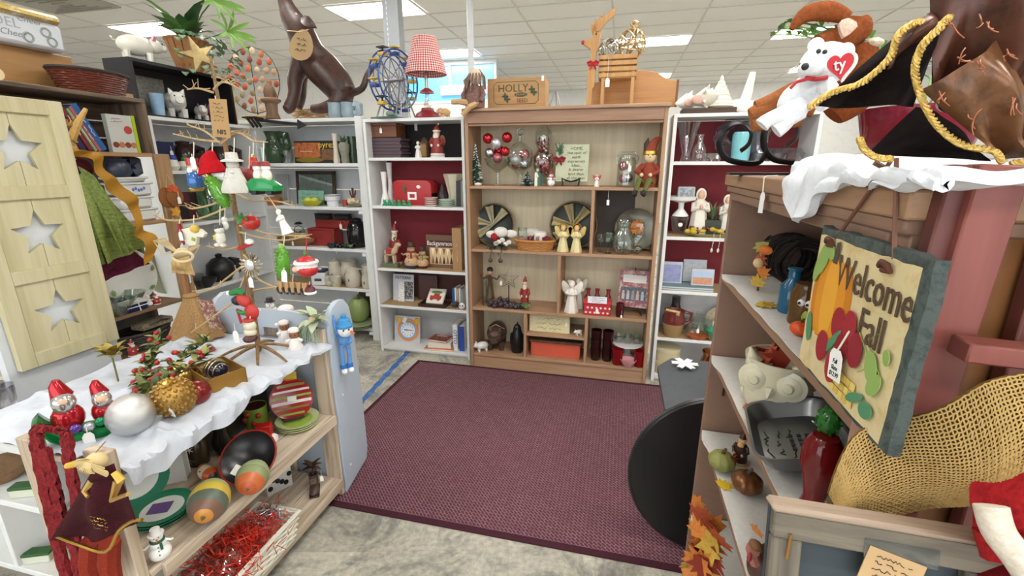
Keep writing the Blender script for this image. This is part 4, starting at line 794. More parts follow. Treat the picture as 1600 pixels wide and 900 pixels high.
B().lo((-.08,-.002,.235),(.085,0,.29)).ob('white_panel',mk('#e6e2de',.5),t); B().lo((-.09,-.002,.1),(.09,0,.2)).ob('group_photo',mk('#2c3442',.3,'worn',0,3,'#6d6a70'),t)
for k in range(5): B().ell((-.07+.034*k,-.003,.165),(.009,.002,.012),8,6).lo((-.08+.034*k,-.003,.11),(-.06+.034*k,-.001,.155)).ob('printed_person',mk(('#c4a99a','#b7b7c0','#98878a')[k % 3],.5),t)
scrib(t,.18,.03,1,mk('#e9ded6',.5),(0,-.0015,.307),name='masthead',seed=16,th=.006)
B().tube([(-.09,-.03,.05),(-.08,-.05,.03),(-.05,-.02,.045),(.05,-.02,.045),(.09,-.05,.03),(.075,-.06,.012),(.06,-.045,.02)],.004,6).tube([(0,.012,.3),(0,.1,.03)],.004,6).tube([(0,.012,.3),(0,.012,.345)],.005,6).tube([(-.06,-.03,.045),(-.075,-.03,.0)],.004,6).tube([(.06,-.03,.045),(.075,-.03,.0)],.004,6).ob('iron_easel',BLK,t)
t = pot('votive_cup','dark red glass votive cup in front of the magazine','candle',[(.026,0),(.028,.01),(.028,.1),(.024,.1),(.024,.02),(0,.02)],mk('#4a1518',.1),bz(968,Z3,.04),1,0,None,16); tag(t,(.012,-.03,.05),.025,.03)
# ---------------------------------------------------------------- bottom row
pig('ceramic_pig','white ceramic pig looking left in the bottom row',bz(752,Z4,.05),.13,-1.0,'#ebe8e2'); t = pig('carved_pig','big dark brown carved pig facing out of the bottom row',bz(776,Z4,.15),.34,.15,'#4e3a2e',.45); B().tube([(-.2,-.08,.5),(0,-.12,.62),(.2,-.08,.5)],.012,6).ob('cord',mk('#b79f80',.8),t)
t = thing('black_bird','tall black penguin-shaped figurine in the bottom row','figurine',bz(808,Z4,.1),0,None,.25); B().lathe([(.16,0),(.2,.1),(.2,.45),(.16,.65),(.13,.72),(.12,.82),(.06,.92),(0,.94)],16).ob('body',mk('#171616',.35),t); B().tube([(0,-.1,.82),(0,-.2,.79)],[.04,.008],6).ob('beak',mk('#2c2725',.4),t); B().tube([(0,0,.92),(.01,0,1.0)],[.03,.012],6).ob('topknot',BLK,t)
for s in (-1,1): B().ell((s*.19,0,.42),(.04,.09,.22),8,6).ob('wing',BLK,t)
p = sy(858,ZM,BY+.06); t = thing('verse_plaque','cream block plaque with three lines of verse in the small centre cubby','sign',(p.x,p.y,ZM)); B().lo((-.155,0,0),(.155,.03,.14)).ob('block',mk('#d8cfa4',.6,'worn',0,1,'#cbbf90',.02),t,bev=.003)
scrib(t,.25,.11,3,mk('#6d6546',.7),(0,-.0012,.07),seed=15,th=.003); tag(t,(.13,-.006,.1),.03,.01)
pig('ceramic_pig','little white ceramic piglet beside the verse plaque',sy(903,ZM,BY+.06),.07,-.9,'#ece9e4')
p = sy(867,Z4,BY+.06); t = thing('carved_lid_box','coral box with carved dark wooden lid in the centre bottom cubby','box',(p.x,p.y,Z4)); B().lo((-.19,0,0),(.19,.16,.115)).ob('box',mk('#cf5a41',.5),t,bev=.003); B().lo((-.2,-.01,.115),(.2,.17,.135)).ob('lid',mk('#6a4a34',.6,'worn',0,4,'#3b281c',.6),t,bev=.003)
DRG = gls('#5c0f14'); DRO = mk('#2a0c0e',.08)
for n,px in enumerate((930,948)):
    for k in range(3): pot('dark_tumbler','dark ruby tumbler, %s of the %s stack' % (('bottom','middle','top')[k],('left','right')[n]),'glass',[(.033,0),(.036,.01),(.041,.095),(.037,.095),(.032,.012),(0,.01)],DRO,(sy(px,Z4,BY+.1).x,BY+.1,Z4+k*.072),1,0,'stacked dark tumblers',18)
for px,c in ((964,'left'),(998,'right')): pot('ruby_glass','ruby red drinking glass in front of the cake stand, '+c+' one','glass',[(.032,0),(.034,.012),(.044,.125),(.041,.125),(.031,.014),(0,.012)],mk('#7d1016',.06),bz(px,Z4,.05),1,0,'ruby glasses',20)
p = bz(979,Z4,.17); t = thing('cake_stand','white footed cake stand at the right of the bottom row','stand',p); B().lathe([(.07,0),(.06,.015),(.025,.04),(.025,.09),(.10,.115),(.115,.125),(.115,.132),(0,.128)],24).ob('stand',cer('#eee9e6'),t)
t = pot('pink_bowl','small pink glass bowl in front of the cake stand foot','bowl',[(.03,0),(.05,.03),(.06,.055),(.056,.055),(.045,.03),(0,.01)],mk('#d99aa0',.1),bz(981,Z4,.03),1,0,None,20)
for k in range(3): pot('punch_cup','clear fluted glass punch cup, %s on the cake stand' % ('left','middle','right')[k],'cup',[(.025,0),(.04,.03),(.045,.06),(.041,.06),(.036,.03),(0,.008)],CLEAR,(p.x-.065+.065*k,p.y-.01*(k % 2),Z4+.132),1,0,'punch cups on the cake stand',20,[(.04,0,.05),(.065,0,.05),(.065,0,.02),(.04,0,.02)],None,10)
one(B().lathe([(.012,0),(.012,.0)]+[],8) if 0 else B().tube([(0,0,0),(0,0,-.06)],.001,4).box((0,0,-.08),(.018,.003,.036)),'hanging_tag','price tag dangling from the shelf above the dark cubby','tag',WHITE_TAG,(bz(951,Z1-.024,.03).x,BY+.03,Z1-.023))
# ================================================================ white shelf left of the bookcase (A)
def az(px,z,dy=.12): return sy(px,z,AY+dy)
AT = 1.886
# ferris wheel
p = sy(620,AT,AY+.15); fw = thing('ferris_wheel','blue and silver toy ferris wheel model on top of the white shelf','toy',p,0,None,1.05); fw.rotation_euler = (0,0,1.3); FB = mk('#2f4f94',.35); FS = mk('#8f9196',.3,'plain',.6); FYL = mk('#d9b23c',.4)
B().lo((-.16,-.1,0),(.14,.1,.012)).ob('base',mk('#4a6358',.7),fw)
zc,rw = .27,.20
for y in (-.045,.045):
    B().tube([(rw*math.cos(i*PI/12),y,zc+rw*math.sin(i*PI/12)) for i in range(24)],.007,5,True).tube([(rw*.8*math.cos(i*PI/12),y,zc+rw*.8*math.sin(i*PI/12)) for i in range(24)],.004,5,True).ob('rim',FB,fw)
    for k in range(10): B().tube([(0,y,zc),(rw*math.cos(k*PI/5+.2),y,zc+rw*math.sin(k*PI/5+.2))],.0035,4).ob('spoke',FS,fw)
    for s in (-1,1): B().tube([(s*.11,y*2,.012),(0,y*1.4,zc)],.006,5).ob('support_leg',FS,fw); B().tube([(s*.05,y*2,.012),(0,y*1.4,zc)],.004,5).ob('support_brace',FS,fw)
B().tube([(0,-.09,zc),(0,.09,zc)],.014,8).ob('hub',FS,fw)
for k in range(10):
    a = k*PI/5+.2; x,z = rw*math.cos(a),zc+rw*math.sin(a); g = B().lo((x-.025,-.03,z-.03),(x+.025,.03,z-.008)).ob('gondola',FB if k % 3 else FYL,fw,bev=.004); B().lo((x-.028,-.033,z+.02),(x+.028,.033,z+.028)).tube([(x,0,z-.02),(x,0,z+.025)],.004,4).ob('canopy',FYL if k % 3 else BLK,g)
B().ell((-.13,-.06,.03),(.03,.03,.02),8,6).ell((-.1,-.08,.025),(.02,.02,.014),8,6).ob('bush',mk('#7d9184',.9),fw); tag(fw,(.075,-.115,.005),.06,.02)
# gingham lamp
def gingham():
    mt = bpy.data.materials.new('red_gingham'); mt.use_nodes = True; N = mt.node_tree.nodes; L = mt.node_tree.links; p = N['Principled BSDF']; p.inputs['Roughness'].default_value = .9
    tc = N.new('ShaderNodeTexCoord'); sp = N.new('ShaderNodeSeparateXYZ'); L.new(tc.outputs['Object'],sp.inputs[0])
    at = N.new('ShaderNodeMath'); at.operation = 'ARCTAN2'; L.new(sp.outputs[1],at.inputs[0]); L.new(sp.outputs[0],at.inputs[1])
    def stripe(src,f):
        a = N.new('ShaderNodeMath'); a.operation = 'MULTIPLY'; a.inputs[1].default_value = f; L.new(src,a.inputs[0]); s_ = N.new('ShaderNodeMath'); s_.operation = 'SINE'; L.new(a.outputs[0],s_.inputs[0]); g = N.new('ShaderNodeMath'); g.operation = 'GREATER_THAN'; g.inputs[1].default_value = 0; L.new(s_.outputs[0],g.inputs[0]); return g.outputs[0]
    ad = N.new('ShaderNodeMath'); ad.operation = 'ADD'; L.new(stripe(at.outputs[0],48),ad.inputs[0]); L.new(stripe(sp.outputs[2],390),ad.inputs[1]); hf = N.new('ShaderNodeMath'); hf.operation = 'MULTIPLY'; hf.inputs[1].default_value = .5; L.new(ad.outputs[0],hf.inputs[0])
    cr = N.new('ShaderNodeValToRGB'); cr.color_ramp.elements[0].color = (*lin('#ecdcd2'),1); cr.color_ramp.elements[1].color = (*lin('#a82b33'),1); e = cr.color_ramp.elements.new(.5); e.color = (*lin('#cf8a86'),1); L.new(hf.outputs[0],cr.inputs[0]); L.new(cr.outputs[0],p.inputs['Base Color']); return mt
p = sy(669,AT,AY+.15); lp = thing('table_lamp','small lamp with red and white gingham shade on top of the white shelf','lamp',p)
B().lathe([(.155,.315),(.085,.565),(.082,.565),(.152,.315)],36).ob('shade',gingham(),lp); B().lathe([(.095,0),(.1,.012),(.085,.04),(.05,.06),(.045,.08)],24).ob('base',mk('#7d1f2a',.35),lp); B().lathe([(.022,.08),(.03,.1),(.018,.13),(.014,.185)],16).ob('glass_stem',gls('#e2dcd8'),lp); B().lathe([(.055,.185),(.05,.2),(.025,.215),(.02,.22)],20).ob('bobeche',mk('#8a2f35',.35),lp); B().lathe([(.012,.22),(.012,.33),(.004,.33),(.004,.57),(.01,.575),(0,.59)],12).ob('rod',met('#b9b2a4'),lp); B().tube([(-.15,0,.33),(0,0,.335),(.15,0,.33)],.0025,5).ob('shade_spider',met('#b9b2a4'),lp)
t = pig('wooden_sheep','tan wooden sheep toy with dark legs beside the gingham lamp',sy(694,AT,AY+.1),.12,-.6,'#c69c70',.6); t['label'] = 'tan wooden sheep toy with thin dark legs beside the gingham lamp'
# first shelf
p = az(599,AZ[0]+0,.08); t = thing('keepsake_box','brown lidded wooden box lying on top of dark book stack','box',(p.x,p.y,AZ[0]+.152)); B().lo((-.125,0,0),(.125,.16,.085)).ob('body',mk('#7a4a30',.5,'woodx',0,.8,'#653a24',.05),t,bev=.003); B().lo((-.128,-.004,.085),(.128,.165,.105)).ob('lid',mk('#7f4f34',.5,'woodx',0,.8,'#6a3e28',.05),t,bev=.003); tag(t,(.0,-.01,.08),.04,.012)
for k in range(6): book('dark_book','dark plum flat box set, %s of six in the stack' % ('lowest','second from bottom','third from bottom','fourth from bottom','fifth from bottom','topmost')[k],(p.x+.012+.004*(k % 2),p.y+.08,AZ[0]+k*.025),.28+.01*(k % 2),.17,.0245,'#3b2a33',0,None,'#5c4a50','stack of dark boxes','book',lie=True)
santa('santa_figure','Santa figurine in red coat with sack on the top red shelf',az(684,AZ[0],.08),.245,0,'#8d2f2b','#e2dccd',None,'figurine',.9,'#e8e5df',False,True)
angel('white_figurine','small white kneeling angel figurine left of the Santa',az(654,AZ[0],.06),.125,0,'#e9e6e0',None,'#e2ddd2',None,False,'figurine',True,cer('#e8e4dc'))
t = thing('lantern','small brown tin lantern between the white angel and Santa','lantern',az(664,AZ[0],.15)); B().lo((-.03,-.03,0),(.03,.03,.012)).lo((-.03,-.03,.1),(.03,.03,.11)).ob('frame',mk('#6a4f33',.5),t); B().lo((-.024,-.024,.012),(.024,.024,.1)).ob('glass',mk('#a07a48',.3),t); B().lathe([(.035,.11),(.01,.15),(0,.152)],4).ob('roof',mk('#5a4530',.5),t)
# second shelf
MG = cer('#eeece8')
for px,dy,h,c in ((603,.06,.26,'shorter, in front'),(612,.17,.33,'taller, behind')): pot('milk_glass_vase','slender white milk glass vase, '+c+', left of the Santa belt box','vase',[(.04,0),(.042,.01),(.018,.1*h/.26),(.016,h*.6),(.024,h*.97),(.026,h),(.021,h),(.014,h*.6),(0,.02)],MG,az(px,AZ[1],dy),1,0,None,18)
p = az(645,AZ[1],.1); t = thing('santa_belt_box','red mailbox-shaped box with black Santa belt and white buckle','box',p); o_ = [(-.165,0),(.165,0),(.165,.16),(.15,.185),(.12,.195),(-.12,.195),(-.15,.185),(-.165,.16)]
B().prism([o_],.15,.006).ob('box',mk('#b02a2d',.4),t); B().lo((-.167,-.003,.055),(.167,.153,.095)).ob('belt',BLK,t); B().prism([[(-.035,.045),(.04,.045),(.04,.105),(-.035,.105)],[(-.02,.06),(.025,.06),(.025,.09),(-.02,.09)]],.006).ob('buckle',WHT,t,(0,-.009,0))
B().tube([(-.06,-.01,.13),(-.055,-.015,.1)],.008,5).ell((-.06,-.012,.14),(.018,.008,.012),8,6).ob('holly',mk('#5c6b44',.7),t); B().ell((.062,-.012,.145),(.018,.004,.014),8,6).ob('price_sticker',WHITE_TAG,t)
FRG = mk('#2f9d68',.5); f0 = None
for k in range(6):
    q = az(602+k*7.5,AZ[1],.02+.012*(k % 2)); lab = 'tiny green frog figure, %s in the row at the shelf edge' % ('first from left','second from left','third from left','fourth from left','fifth from left','last')[k]
    if f0 is None:
        f0 = thing('frog_figure',lab,'figurine',q,0,'row of green frogs'); B().ell((0,0,.016),(.016,.014,.016),10,6).ob('body',FRG,f0); B().ell((0,-.008,.035),(.012,.011,.01),8,6).ell((-.007,-.008,.045),.005,6,5).ell((.007,-.008,.045),.005,6,5).ob('head',FRG,f0); B().ell((-.015,-.006,.006),(.007,.012,.006),6,5).ell((.015,-.006,.006),(.007,.012,.006),6,5).ob('feet',FRG,f0)
    else: clone(f0,q,lab)
def stack(name,label,loc,n,r,t_,mat,rimm,grp,cat='bowl',words=None):
    for k in range(n):
        T = thing(name,label % ('lowest','second','third','fourth','fifth','sixth')[k] if k < n-1 else label % 'topmost',cat,(loc[0],loc[1],loc[2]+k*t_),0,grp); B().lathe([(r*.6,0),(r*.9,t_*.5),(r,t_*.95),(r*.95,t_*.97),(r*.55,t_*.35),(0,t_*.3)],24).ob('dish',mat,T); B().tube([(r*math.cos(i*PI/12),r*math.sin(i*PI/12),t_*.95) for i in range(24)],t_*.13,5,True).ob('rim',rimm,T)
stack('red_rim_bowl','small white bowl with red rim, %s in its stack',az(674,AZ[1],.05),4,.055,.017,cer('#efe9e2'),mk('#c0564c',.3),'red rimmed bowls'); stack('mint_plate','mint green rimmed saucer, %s in its stack',az(698,AZ[1],.05),4,.062,.014,cer('#e8ece4'),mk('#8fc0a0',.3),'mint saucers','saucer')
t = pot('dark_jar','dark brown glass jar behind the mint saucers','jar',[(.045,0),(.05,.02),(.05,.08),(.02,.13),(.018,.16),(.022,.165),(0,.166)],mk('#35262a',.12),az(692,AZ[1],.19),1,0,None,18)
t = pot('fan_vase','cream pottery fan vase with scalloped rim on the red shelf','vase',[(.04,0),(.045,.02),(.04,.08),(.055,.16),(.075,.24),(.07,.245),(.05,.16),(.03,.08),(0,.03)],cer('#d9cfb4'),az(710,AZ[1],.2),1,0,None,28,None,None,7,.08)
book('black_book','black book with pale spine lettering standing at the shelf end',az(717,AZ[1],.07),.035,.195,.13,'#1d1c1e'); o = bpy.data.objects;
# third shelf
santa('tall_santa','tall slender Santa figure with long white beard on the third shelf',az(620,AZ[2],.16),.36,0,'#8e2b2c','#e0d6c8',None,'figurine',.55)
p = az(611,AZ[2],.06); t = thing('horse_pull_toy','painted reindeer pull toy with red saddle on a green base','toy',p); B().lo((-.07,-.03,0),(.07,.03,.035)).ob('base',mk('#5e6b4e',.6),t,bev=.003); PB = mk('#c9b190',.5)
B().ell((0,0,.125),(.055,.028,.035),12,8).tube([(.04,0,.13),(.065,0,.18)],[.025,.018],8).ell((.075,0,.19),(.03,.016,.018),8,6).ob('body',PB,t); B().box((0,0,.135),(.05,.06,.045)).ob('saddle',mk('#a5302f',.6),t,bev=.006)
for x in (-.035,.035):
    for y in (-.015,.015): B().tube([(x,y,.1),(x*1.1,y,.035)],[.011,.008],6).ob('leg',PB,t)
B().tube([(.06,.005,.2),(.04,.01,.235),(.05,.02,.25)],.005,5).tube([(.06,-.005,.2),(.045,-.01,.24),(.06,-.02,.25)],.005,5).ob('antlers',mk('#7c5b3c',.6),t)
for px,c,lab in ((644,'#8c3b33','plush snow boy with brown knit hat on the third shelf'),(661,'#6e7a4a','plush snow girl with green scarf leaning on the snow boy')):
    t = snowman('snow_doll',lab,az(px,AZ[2],.06 if px < 650 else .08),.22 if px < 650 else .18,0,c,'#4c3a30','snow couple','doll','#c9a37c'); B().lathe([(.2,.02),(.24,.1),(.2,.3)],12).ob('trousers',fab('#3a4356' if px < 650 else '#5c2a2c'),t)
p = az(687,AZ[2],.12); t = thing('backgammon_box','brown board game box labelled Backgammon on the third shelf','game box',p,0,None,1,(R(-5),0,0)); B().lo((-.12,0,0),(.12,.04,.27)).ob('box',mk('#6a4b35',.5),t,bev=.002); B().lo((-.121,-.002,.175),(.121,0,.225)).ob('title_band',mk('#4a1d1c',.5),t); txt('Backgammon',.052,mk('#f0e8da',.5),t,(.0,-.003,.2),sx_=.78)
B().lo((-.085,-.002,.03),(.115,0,.165)).ob('board_picture',mk('#d3b88a',.5),t)
for k in range(6): B().prism([[(-.07+k*.032,.035),(-.042+k*.032,.035),(-.056+k*.032,.10)]],.001).ob('printed_point',mk('#2c2320' if k % 2 else '#8a5b3a',.5),t,(0,-.0032,0)); B().prism([[(-.07+k*.032,.16),(-.056+k*.032,.105),(-.042+k*.032,.16)]],.001).ob('printed_point',mk('#8a5b3a' if k % 2 else '#efe3c6',.5),t,(0,-.0032,0))
t = book('tan_box','tan cardboard game box standing on end beside the Backgammon box',az(715,AZ[2],.05),.075,.34,.2,'#a9835a',0,None,'#a9835a',None,'box'); scrib(t,.2,.03,1,mk('#dcc9a8',.6),(.0,-.002,.17),(PI/2,R(-90),0),'spine_print',18,.004)
t = thing('glass_dish','flat clear glass dish lying in front of the snow boy','dish',az(634,AZ[2],.03)); B().lathe([(.04,0),(.06,.012),(.057,.014),(.036,.004),(0,.003)],20).ob('dish',CLEAR,t)
# fourth shelf
t = book('patterns_magazine','black and white patterns magazine leaning at the left of the fourth shelf',az(630,AZ[3],.14),.19,.23,.012,'#c9cbd2',0,(R(-8),0,0),'#dcd8d0',None,'magazine'); txt('PATTERNS',.036,INK,t,(0,-.002,.2),sx_=.85); B().lo((-.02,-.003,.02),(.09,-.001,.17)).ob('cover_photo',mk('#2d2c30',.4,'worn',0,6,'#d8d8d8'),t); B().lo((-.035,-.02,0),(.02,-.006,.17)).ob('dotted_notebook',mk('#eceae6',.5,'worn',0,9,'#55545a'),t)
t = book('dark_cookbook','dark red cookbook standing behind the napkin tray',az(668,AZ[3],.2),.17,.22,.02,'#4d2420',0,(R(-6),0,0));
p = az(680,AZ[3],.09); t = thing('wooden_tray','dark square wooden tray under the Christmas napkins','tray',p); B().lo((-.115,-.07,0),(.115,.07,.01)).lo((-.12,-.075,.008),(.12,-.065,.028)).lo((-.12,.065,.008),(.12,.075,.028)).lo((-.12,-.065,.008),(-.11,.065,.028)).lo((.11,-.065,.008),(.12,.065,.028)).ob('tray',mk('#3e2420',.4),t)
t = thing('napkin_pack','pack of cream napkins printed with a red Christmas truck','napkins',(p.x-.005,p.y-.01,AZ[3]+.013),0,None,1,(R(-50),0,0)); B().lo((-.075,-.012,0),(.075,.012,.15)).ob('pack',mk('#e9e2d4',.6),t,bev=.004); B().lo((-.05,-.014,.04),(.05,-.012,.075)).ell((-.03,-.013,.04),(.014,.003,.014),8,6).ell((.03,-.013,.04),(.014,.003,.014),8,6).lo((-.02,-.014,.075),(.03,-.012,.095)).ob('printed_truck',mk('#a93a35',.6),t); B().ell((0,-.013,.11),(.05,.003,.015),10,6).ob('printed_tree',mk('#6a8a5c',.6),t)
for k,(c,w_) in enumerate((('#27549a',.022),('#e6e1d8',.014),('#c9a88a',.012),('#d8d4cc',.016),('#8a96ac',.014))): book('recipe_booklet','%s booklet standing upright at the right end of the fourth shelf' % ('blue','white','tan','grey','slate blue')[k],(az(709,AZ[3],.1).x+k*.0185,AY+.1,AZ[3]),w_,.15+.008*(k % 2),.11,c,0,None,'#e9e4d6','booklets on the fourth shelf')
t = thing('ceramic_owl','white ceramic skull-like owl at the shelf edge','figurine',az(722,AZ[3],.03),0,None,.07); B().ell((0,0,.42),(.4,.35,.42),12,8).ob('body',MG,t); eyes(t,.16,-.3,.55,.09); B().tube([(0,-.33,.45),(0,-.42,.4)],[.07,.01],6).ob('beak',mk('#c9b07c',.5),t)
pig('grey_figurine','small dark grey animal figurine behind the white owl',az(711,AZ[3],.06),.09,-.5,'#4a4745',.4)
# fifth shelf
p = az(636,AZ[4],.12); t = thing('clock_puzzle','packaged children’s clock puzzle with orange ring on the bottom shelf','toy',p,0,None,1,(R(-9),0,0)); B().lo((-.12,0,0),(.12,.015,.235)).ob('pack',mk('#c6c8cb',.4,'worn',0,2,'#aab4c0'),t)
for r_,c,y in ((.1,'#e28a3c',-.004),(.08,'#7fa6cf',-.007),(.066,'#dfe6ec',-.009)): B().prism([circ(r_,28,(.01,.115))],.004).ob('clock_ring',mk(c,.4),t,(0,y,0))
for k in range(12): txt(str(k+1),.018,INK,t,(.01+.052*math.sin(PI/6*(k+1)),-.010,.115+.052*math.cos(PI/6*(k+1))),name='numeral')
B().box((-.005,-.011,.115),(.035,.003,.01)).ob('hour_hand',mk('#3b6db4',.4),t); B().box((.03,-.011,.115),(.05,.003,.007)).ob('minute_hand',mk('#c0392b',.4),t)
for s in (-1,1): B().ell((.01+s*.085,-.006,.2),(.028,.008,.028),10,6).ob('yellow_bear_ear',mk('#e9b23c',.4),t)
B().box((-.02,-.008,.2),(.03,.004,.05),(0,.5,0)).ob('white_arrow',WHT,t)
p = az(690,AZ[4],.1); book('thick_paperback','thick paperback lying flat with red food cover',(p.x,p.y,AZ[4]+.017),.2,.14,.05,'#d8d4ce',.12,None,'#e6dfd0',None,'book',lie=True); t = book('recipe_book','red recipe book lying on top of the thick paperback',(p.x-.005,p.y,AZ[4]+.068),.17,.13,.016,'#8f2a24',-.1,None,'#efe6d6',None,'book',lie=True); B().lo((-.07,-.055,.0162),(.07,.02,.0172)).ob('cover_photo',mk('#3a1b16',.4,'worn',0,7,'#d37c3c'),t); txt('LIGHT',.035,WHT,t,(0,.04,.0168),(0,0,0))
book('orange_book','thin orange book lying flat at the bottom shelf edge',(p.x+.005,p.y-.03,AZ[4]),.25,.12,.016,'#d9813f',.05,None,'#e9e4d6',None,'book',lie=True)
t = book('otto_book','white book with OTTO on its spine at the right end of the bottom shelf',az(712,AZ[4],.06),.04,.225,.16,'#e4e6ea'); txt('OTTO',.045,mk('#1d3263',.5),t,(0,-.0015,.12),(PI/2,R(90),0)); book('blue_book','royal blue book standing beside the OTTO book',az(722,AZ[4],.05),.045,.22,.17,'#2c4fa3')
# ================================================================ corner shelf (B)
def bb(px,z,dy=.12): return sy(px,z,BBY+dy)
BT = 1.926
# howling dog
dg = thing('dog_sculpture','large dark brown howling dog sculpture with a kraft paper tag','sculpture',(0,0,0)); DB = mk('#4a2f26',.36,'worn',0,.8,'#241915',.12); YD = BBY+.17
def dp(px,py,dy=0): return ony(px,py,YD+dy)
ud_ = U(dp(500,120))
def chain(pts,rs,n=12): return B().tube(pts,rs,n)
def smooth(pts,rs,m=4):
    P = [Vector(q) for q in pts]; o,r_ = [],[]
    for i in range(len(P)-1):
        a,b_,c,d = P[max(i-1,0)],P[i],P[i+1],P[min(i+2,len(P)-1)]
        for k in range(m):
            t = k/m; o.append(.5*((2*b_)+(c-a)*t+(2*a-5*b_+4*c-d)*t*t+(3*b_-a-3*c+d)*t**3)); r_.append(rs[i]+(rs[i+1]-rs[i])*t)
    o.append(P[-1]); r_.append(rs[-1]); return o,r_
b = B()
b.tube(*smooth([dp(443,-4),dp(449,12),dp(458,32),dp(470,52),dp(484,84),dp(505,108),dp(525,130),dp(538,150),dp(546,158)],[k*ud_ for k in (9,12,17,21,24,27,25,21,8)],5),16)
b.tube(*smooth([dp(476,88,-.03),dp(462,120,-.05),dp(460,145,-.06),dp(453,166,-.08),dp(447,172,-.11)],[k*ud_ for k in (17,12,9,9,7)]),10)      # fore leg
b.tube(*smooth([dp(482,88,.06),dp(470,120,.07),dp(469,150,.06),dp(464,168,.03)],[k*ud_ for k in (15,11,9,8)]),10)
b.tube(*smooth([dp(533,148,-.04),dp(526,162,-.07),dp(505,169,-.09),dp(488,170,-.1)],[k*ud_ for k in (17,12,8,6)]),10)                       # hind leg
b.ob('body',DB,dg,ang=80)
B().tube(*smooth([dp(548,146),dp(566,138),dp(574,118),dp(584,103),dp(592,101)],[k*ud_ for k in (6,5,4.5,4,2.5)]),8).ob('tail',DB,dg)
for dy in (-.07,.05): B().leaf(dp(470,28,dy),dp(494,43,dy*1.3),.08,(0,-1,.3),.1,.012).ob('ear',DB,dg)
B().ell(dp(463,22,-.085),.008,8,6).ob('eye',mk('#e8dfcf',.3),dg); B().ell(dp(437,-6),(.03,.03,.025),10,8).ob('nose',mk('#9aa0a0',.2),dg); B().tube([dp(436,8,-.02),dp(443,16,-.05)],.01,6).ob('mouth',mk('#8d9a9c',.3),dg)
kt = B().prism([[(math.cos(i*PI/9)*.10*(1-.22*math.sin(i*PI/9)),math.sin(i*PI/9)*.122) for i in range(18)]],.003).ob('kraft_tag',mk('#a88a62',.85),dg,dp(471,70,-.17),(R(-12),R(10),R(5))); scrib(kt,.11,.13,3,INK,(0,-.002,0),seed=12,th=.004)
B().tube([dp(449,48,-.1),dp(462,49,-.16),dp(470,50,-.17),dp(482,46,-.13)],.004,5).ob('twine',mk('#c9b28c',.9),dg)
# the rest of the corner top
for k,px in enumerate((526,546)): t = pot('blue_mug','pale blue glazed mug with dark rim, %s of two under the dog' % ('left','right')[k],'mug',[(.05,0),(.062,.03),(.058,.09),(.06,.12),(.055,.12),(.052,.03),(0,.01)],mk('#98a9b2',.25,'plain',0,1,'#7f919c'),bb(px,BT,.05),1,0,'pale blue mugs',22,[(.058,0,.1),(.098,0,.09),(.095,0,.04),(.06,0,.03)] if k else None); B().tube([(.058*math.cos(i*PI/12),.058*math.sin(i*PI/12),.12) for i in range(24)],.004,5,True).ob('dark_rim',mk('#2f2d33',.3),t);
b = B(); rr = random.Random(9)
for k in range(46): a = rr.uniform(-.25,.25); x = rr.uniform(-.16,.16); z = rr.uniform(.005,.1); b.tube([(x-.14,rr.uniform(-.05,.05),z+a*.1),(x,rr.uniform(-.05,.05),z+.03*math.sin(k)),(x+.14,rr.uniform(-.05,.05),z-a*.1)],.004,4)
one(b,'wicker_bundle','bundle of pale twisted wicker rods behind the dog','decoration',mk('#b89162',.7),(bb(492,BT,.2).x,BBY+.255,BT+.006))
basket('flat_basket','flat round pale straw basket lid beside the wooden turned post',bb(408,BT,.16),.13,.09,.04,mk('#c3a276',.7),0,1.1,None,5)
t = thing('wooden_finial','weathered turned wooden finial with a bird-like top on the corner shelf','decoration',bb(427,BT,.06)); B().lathe([(.05,0),(.06,.015),(.045,.06),(.05,.13),(.08,.15),(.08,.165),(.045,.18),(.05,.22),(.04,.26),(.02,.29),(.015,.31),(0,.32)],20).ob('turned_wood',mk('#8d6d52',.7,'wood',0,1,'#6c503b',.2),t); B().lathe([(.06,0),(.062,.012)],20).ob('foot_ring',mk('#6c503b',.7),t)
# arrow sign
p = ony(440,186,BBY-.06); t = thing('arrow_sign','black metal arrow sign resting on the corner of two white shelves','sign',(ony(436,186,BBY-.05).x,BBY-.05,BT+.004),0,None,1,(0,0,.08)); ar = [(-.21,-.012),(.16,-.012),(.16,-.04),(.25,.0),(.16,.04),(.16,.012),(-.21,.012)]
B().prism([ar],.006,0,Matrix.Translation((0,0,-.035)) @ Matrix.Rotation(R(6),4,'Y')).ob('shaft',BLK,t)
for k in range(3): B().box((-.27+.035*k,.0,-.03),(.022,.006,.1),(0,R(-35),0)).ob('fletching',BLK,t)
B().lo((-.32,-.03,0),(-.2,.08,.012)).ob('black_base',BLK,t)
# mosaic disc art
p = bb(405,BT,.27); t = thing('capiz_disc_art','round metal art of amber and brown capiz discs beside the dog','art',(p.x,p.y,BT)); zc,ra = .36,.275
B().tube([(ra*math.cos(i*PI/20),0,zc+ra*math.sin(i*PI/20)) for i in range(40)],.004,5,True).tube([(0,0,zc-ra),(0,0,zc+ra)],.003,4).tube([(-ra,0,zc),(ra,0,zc)],.002,4).tube([(0,.0,zc-ra),(0,.0,.0)],.006,5).lo((-.12,-.06,0),(.12,.06,.008)).ob('frame',mk('#3a2e26',.4,'plain',.7),t)
rr = random.Random(21); cols = ['#a84a26','#b8683a','#cbb08c','#7e3f25','#b88a2c','#b8906a','#c0603c','#8d7a58']
for ring,n in ((.245,16),(.175,11),(.105,7),(.03,2)):
    for k in range(n):
        a = 2*PI*k/n+ring*9; m = mk(cols[rr.randrange(8)],.3); d = B().lathe([(0,0),(.027,0),(.029,.003),(.025,.006),(0,.007)],14,Matrix.Rotation(PI/2,4,'X')).ob('capiz_disc',m,t,(ring*math.cos(a),-.004-.002*(k % 2),zc+ring*math.sin(a)));
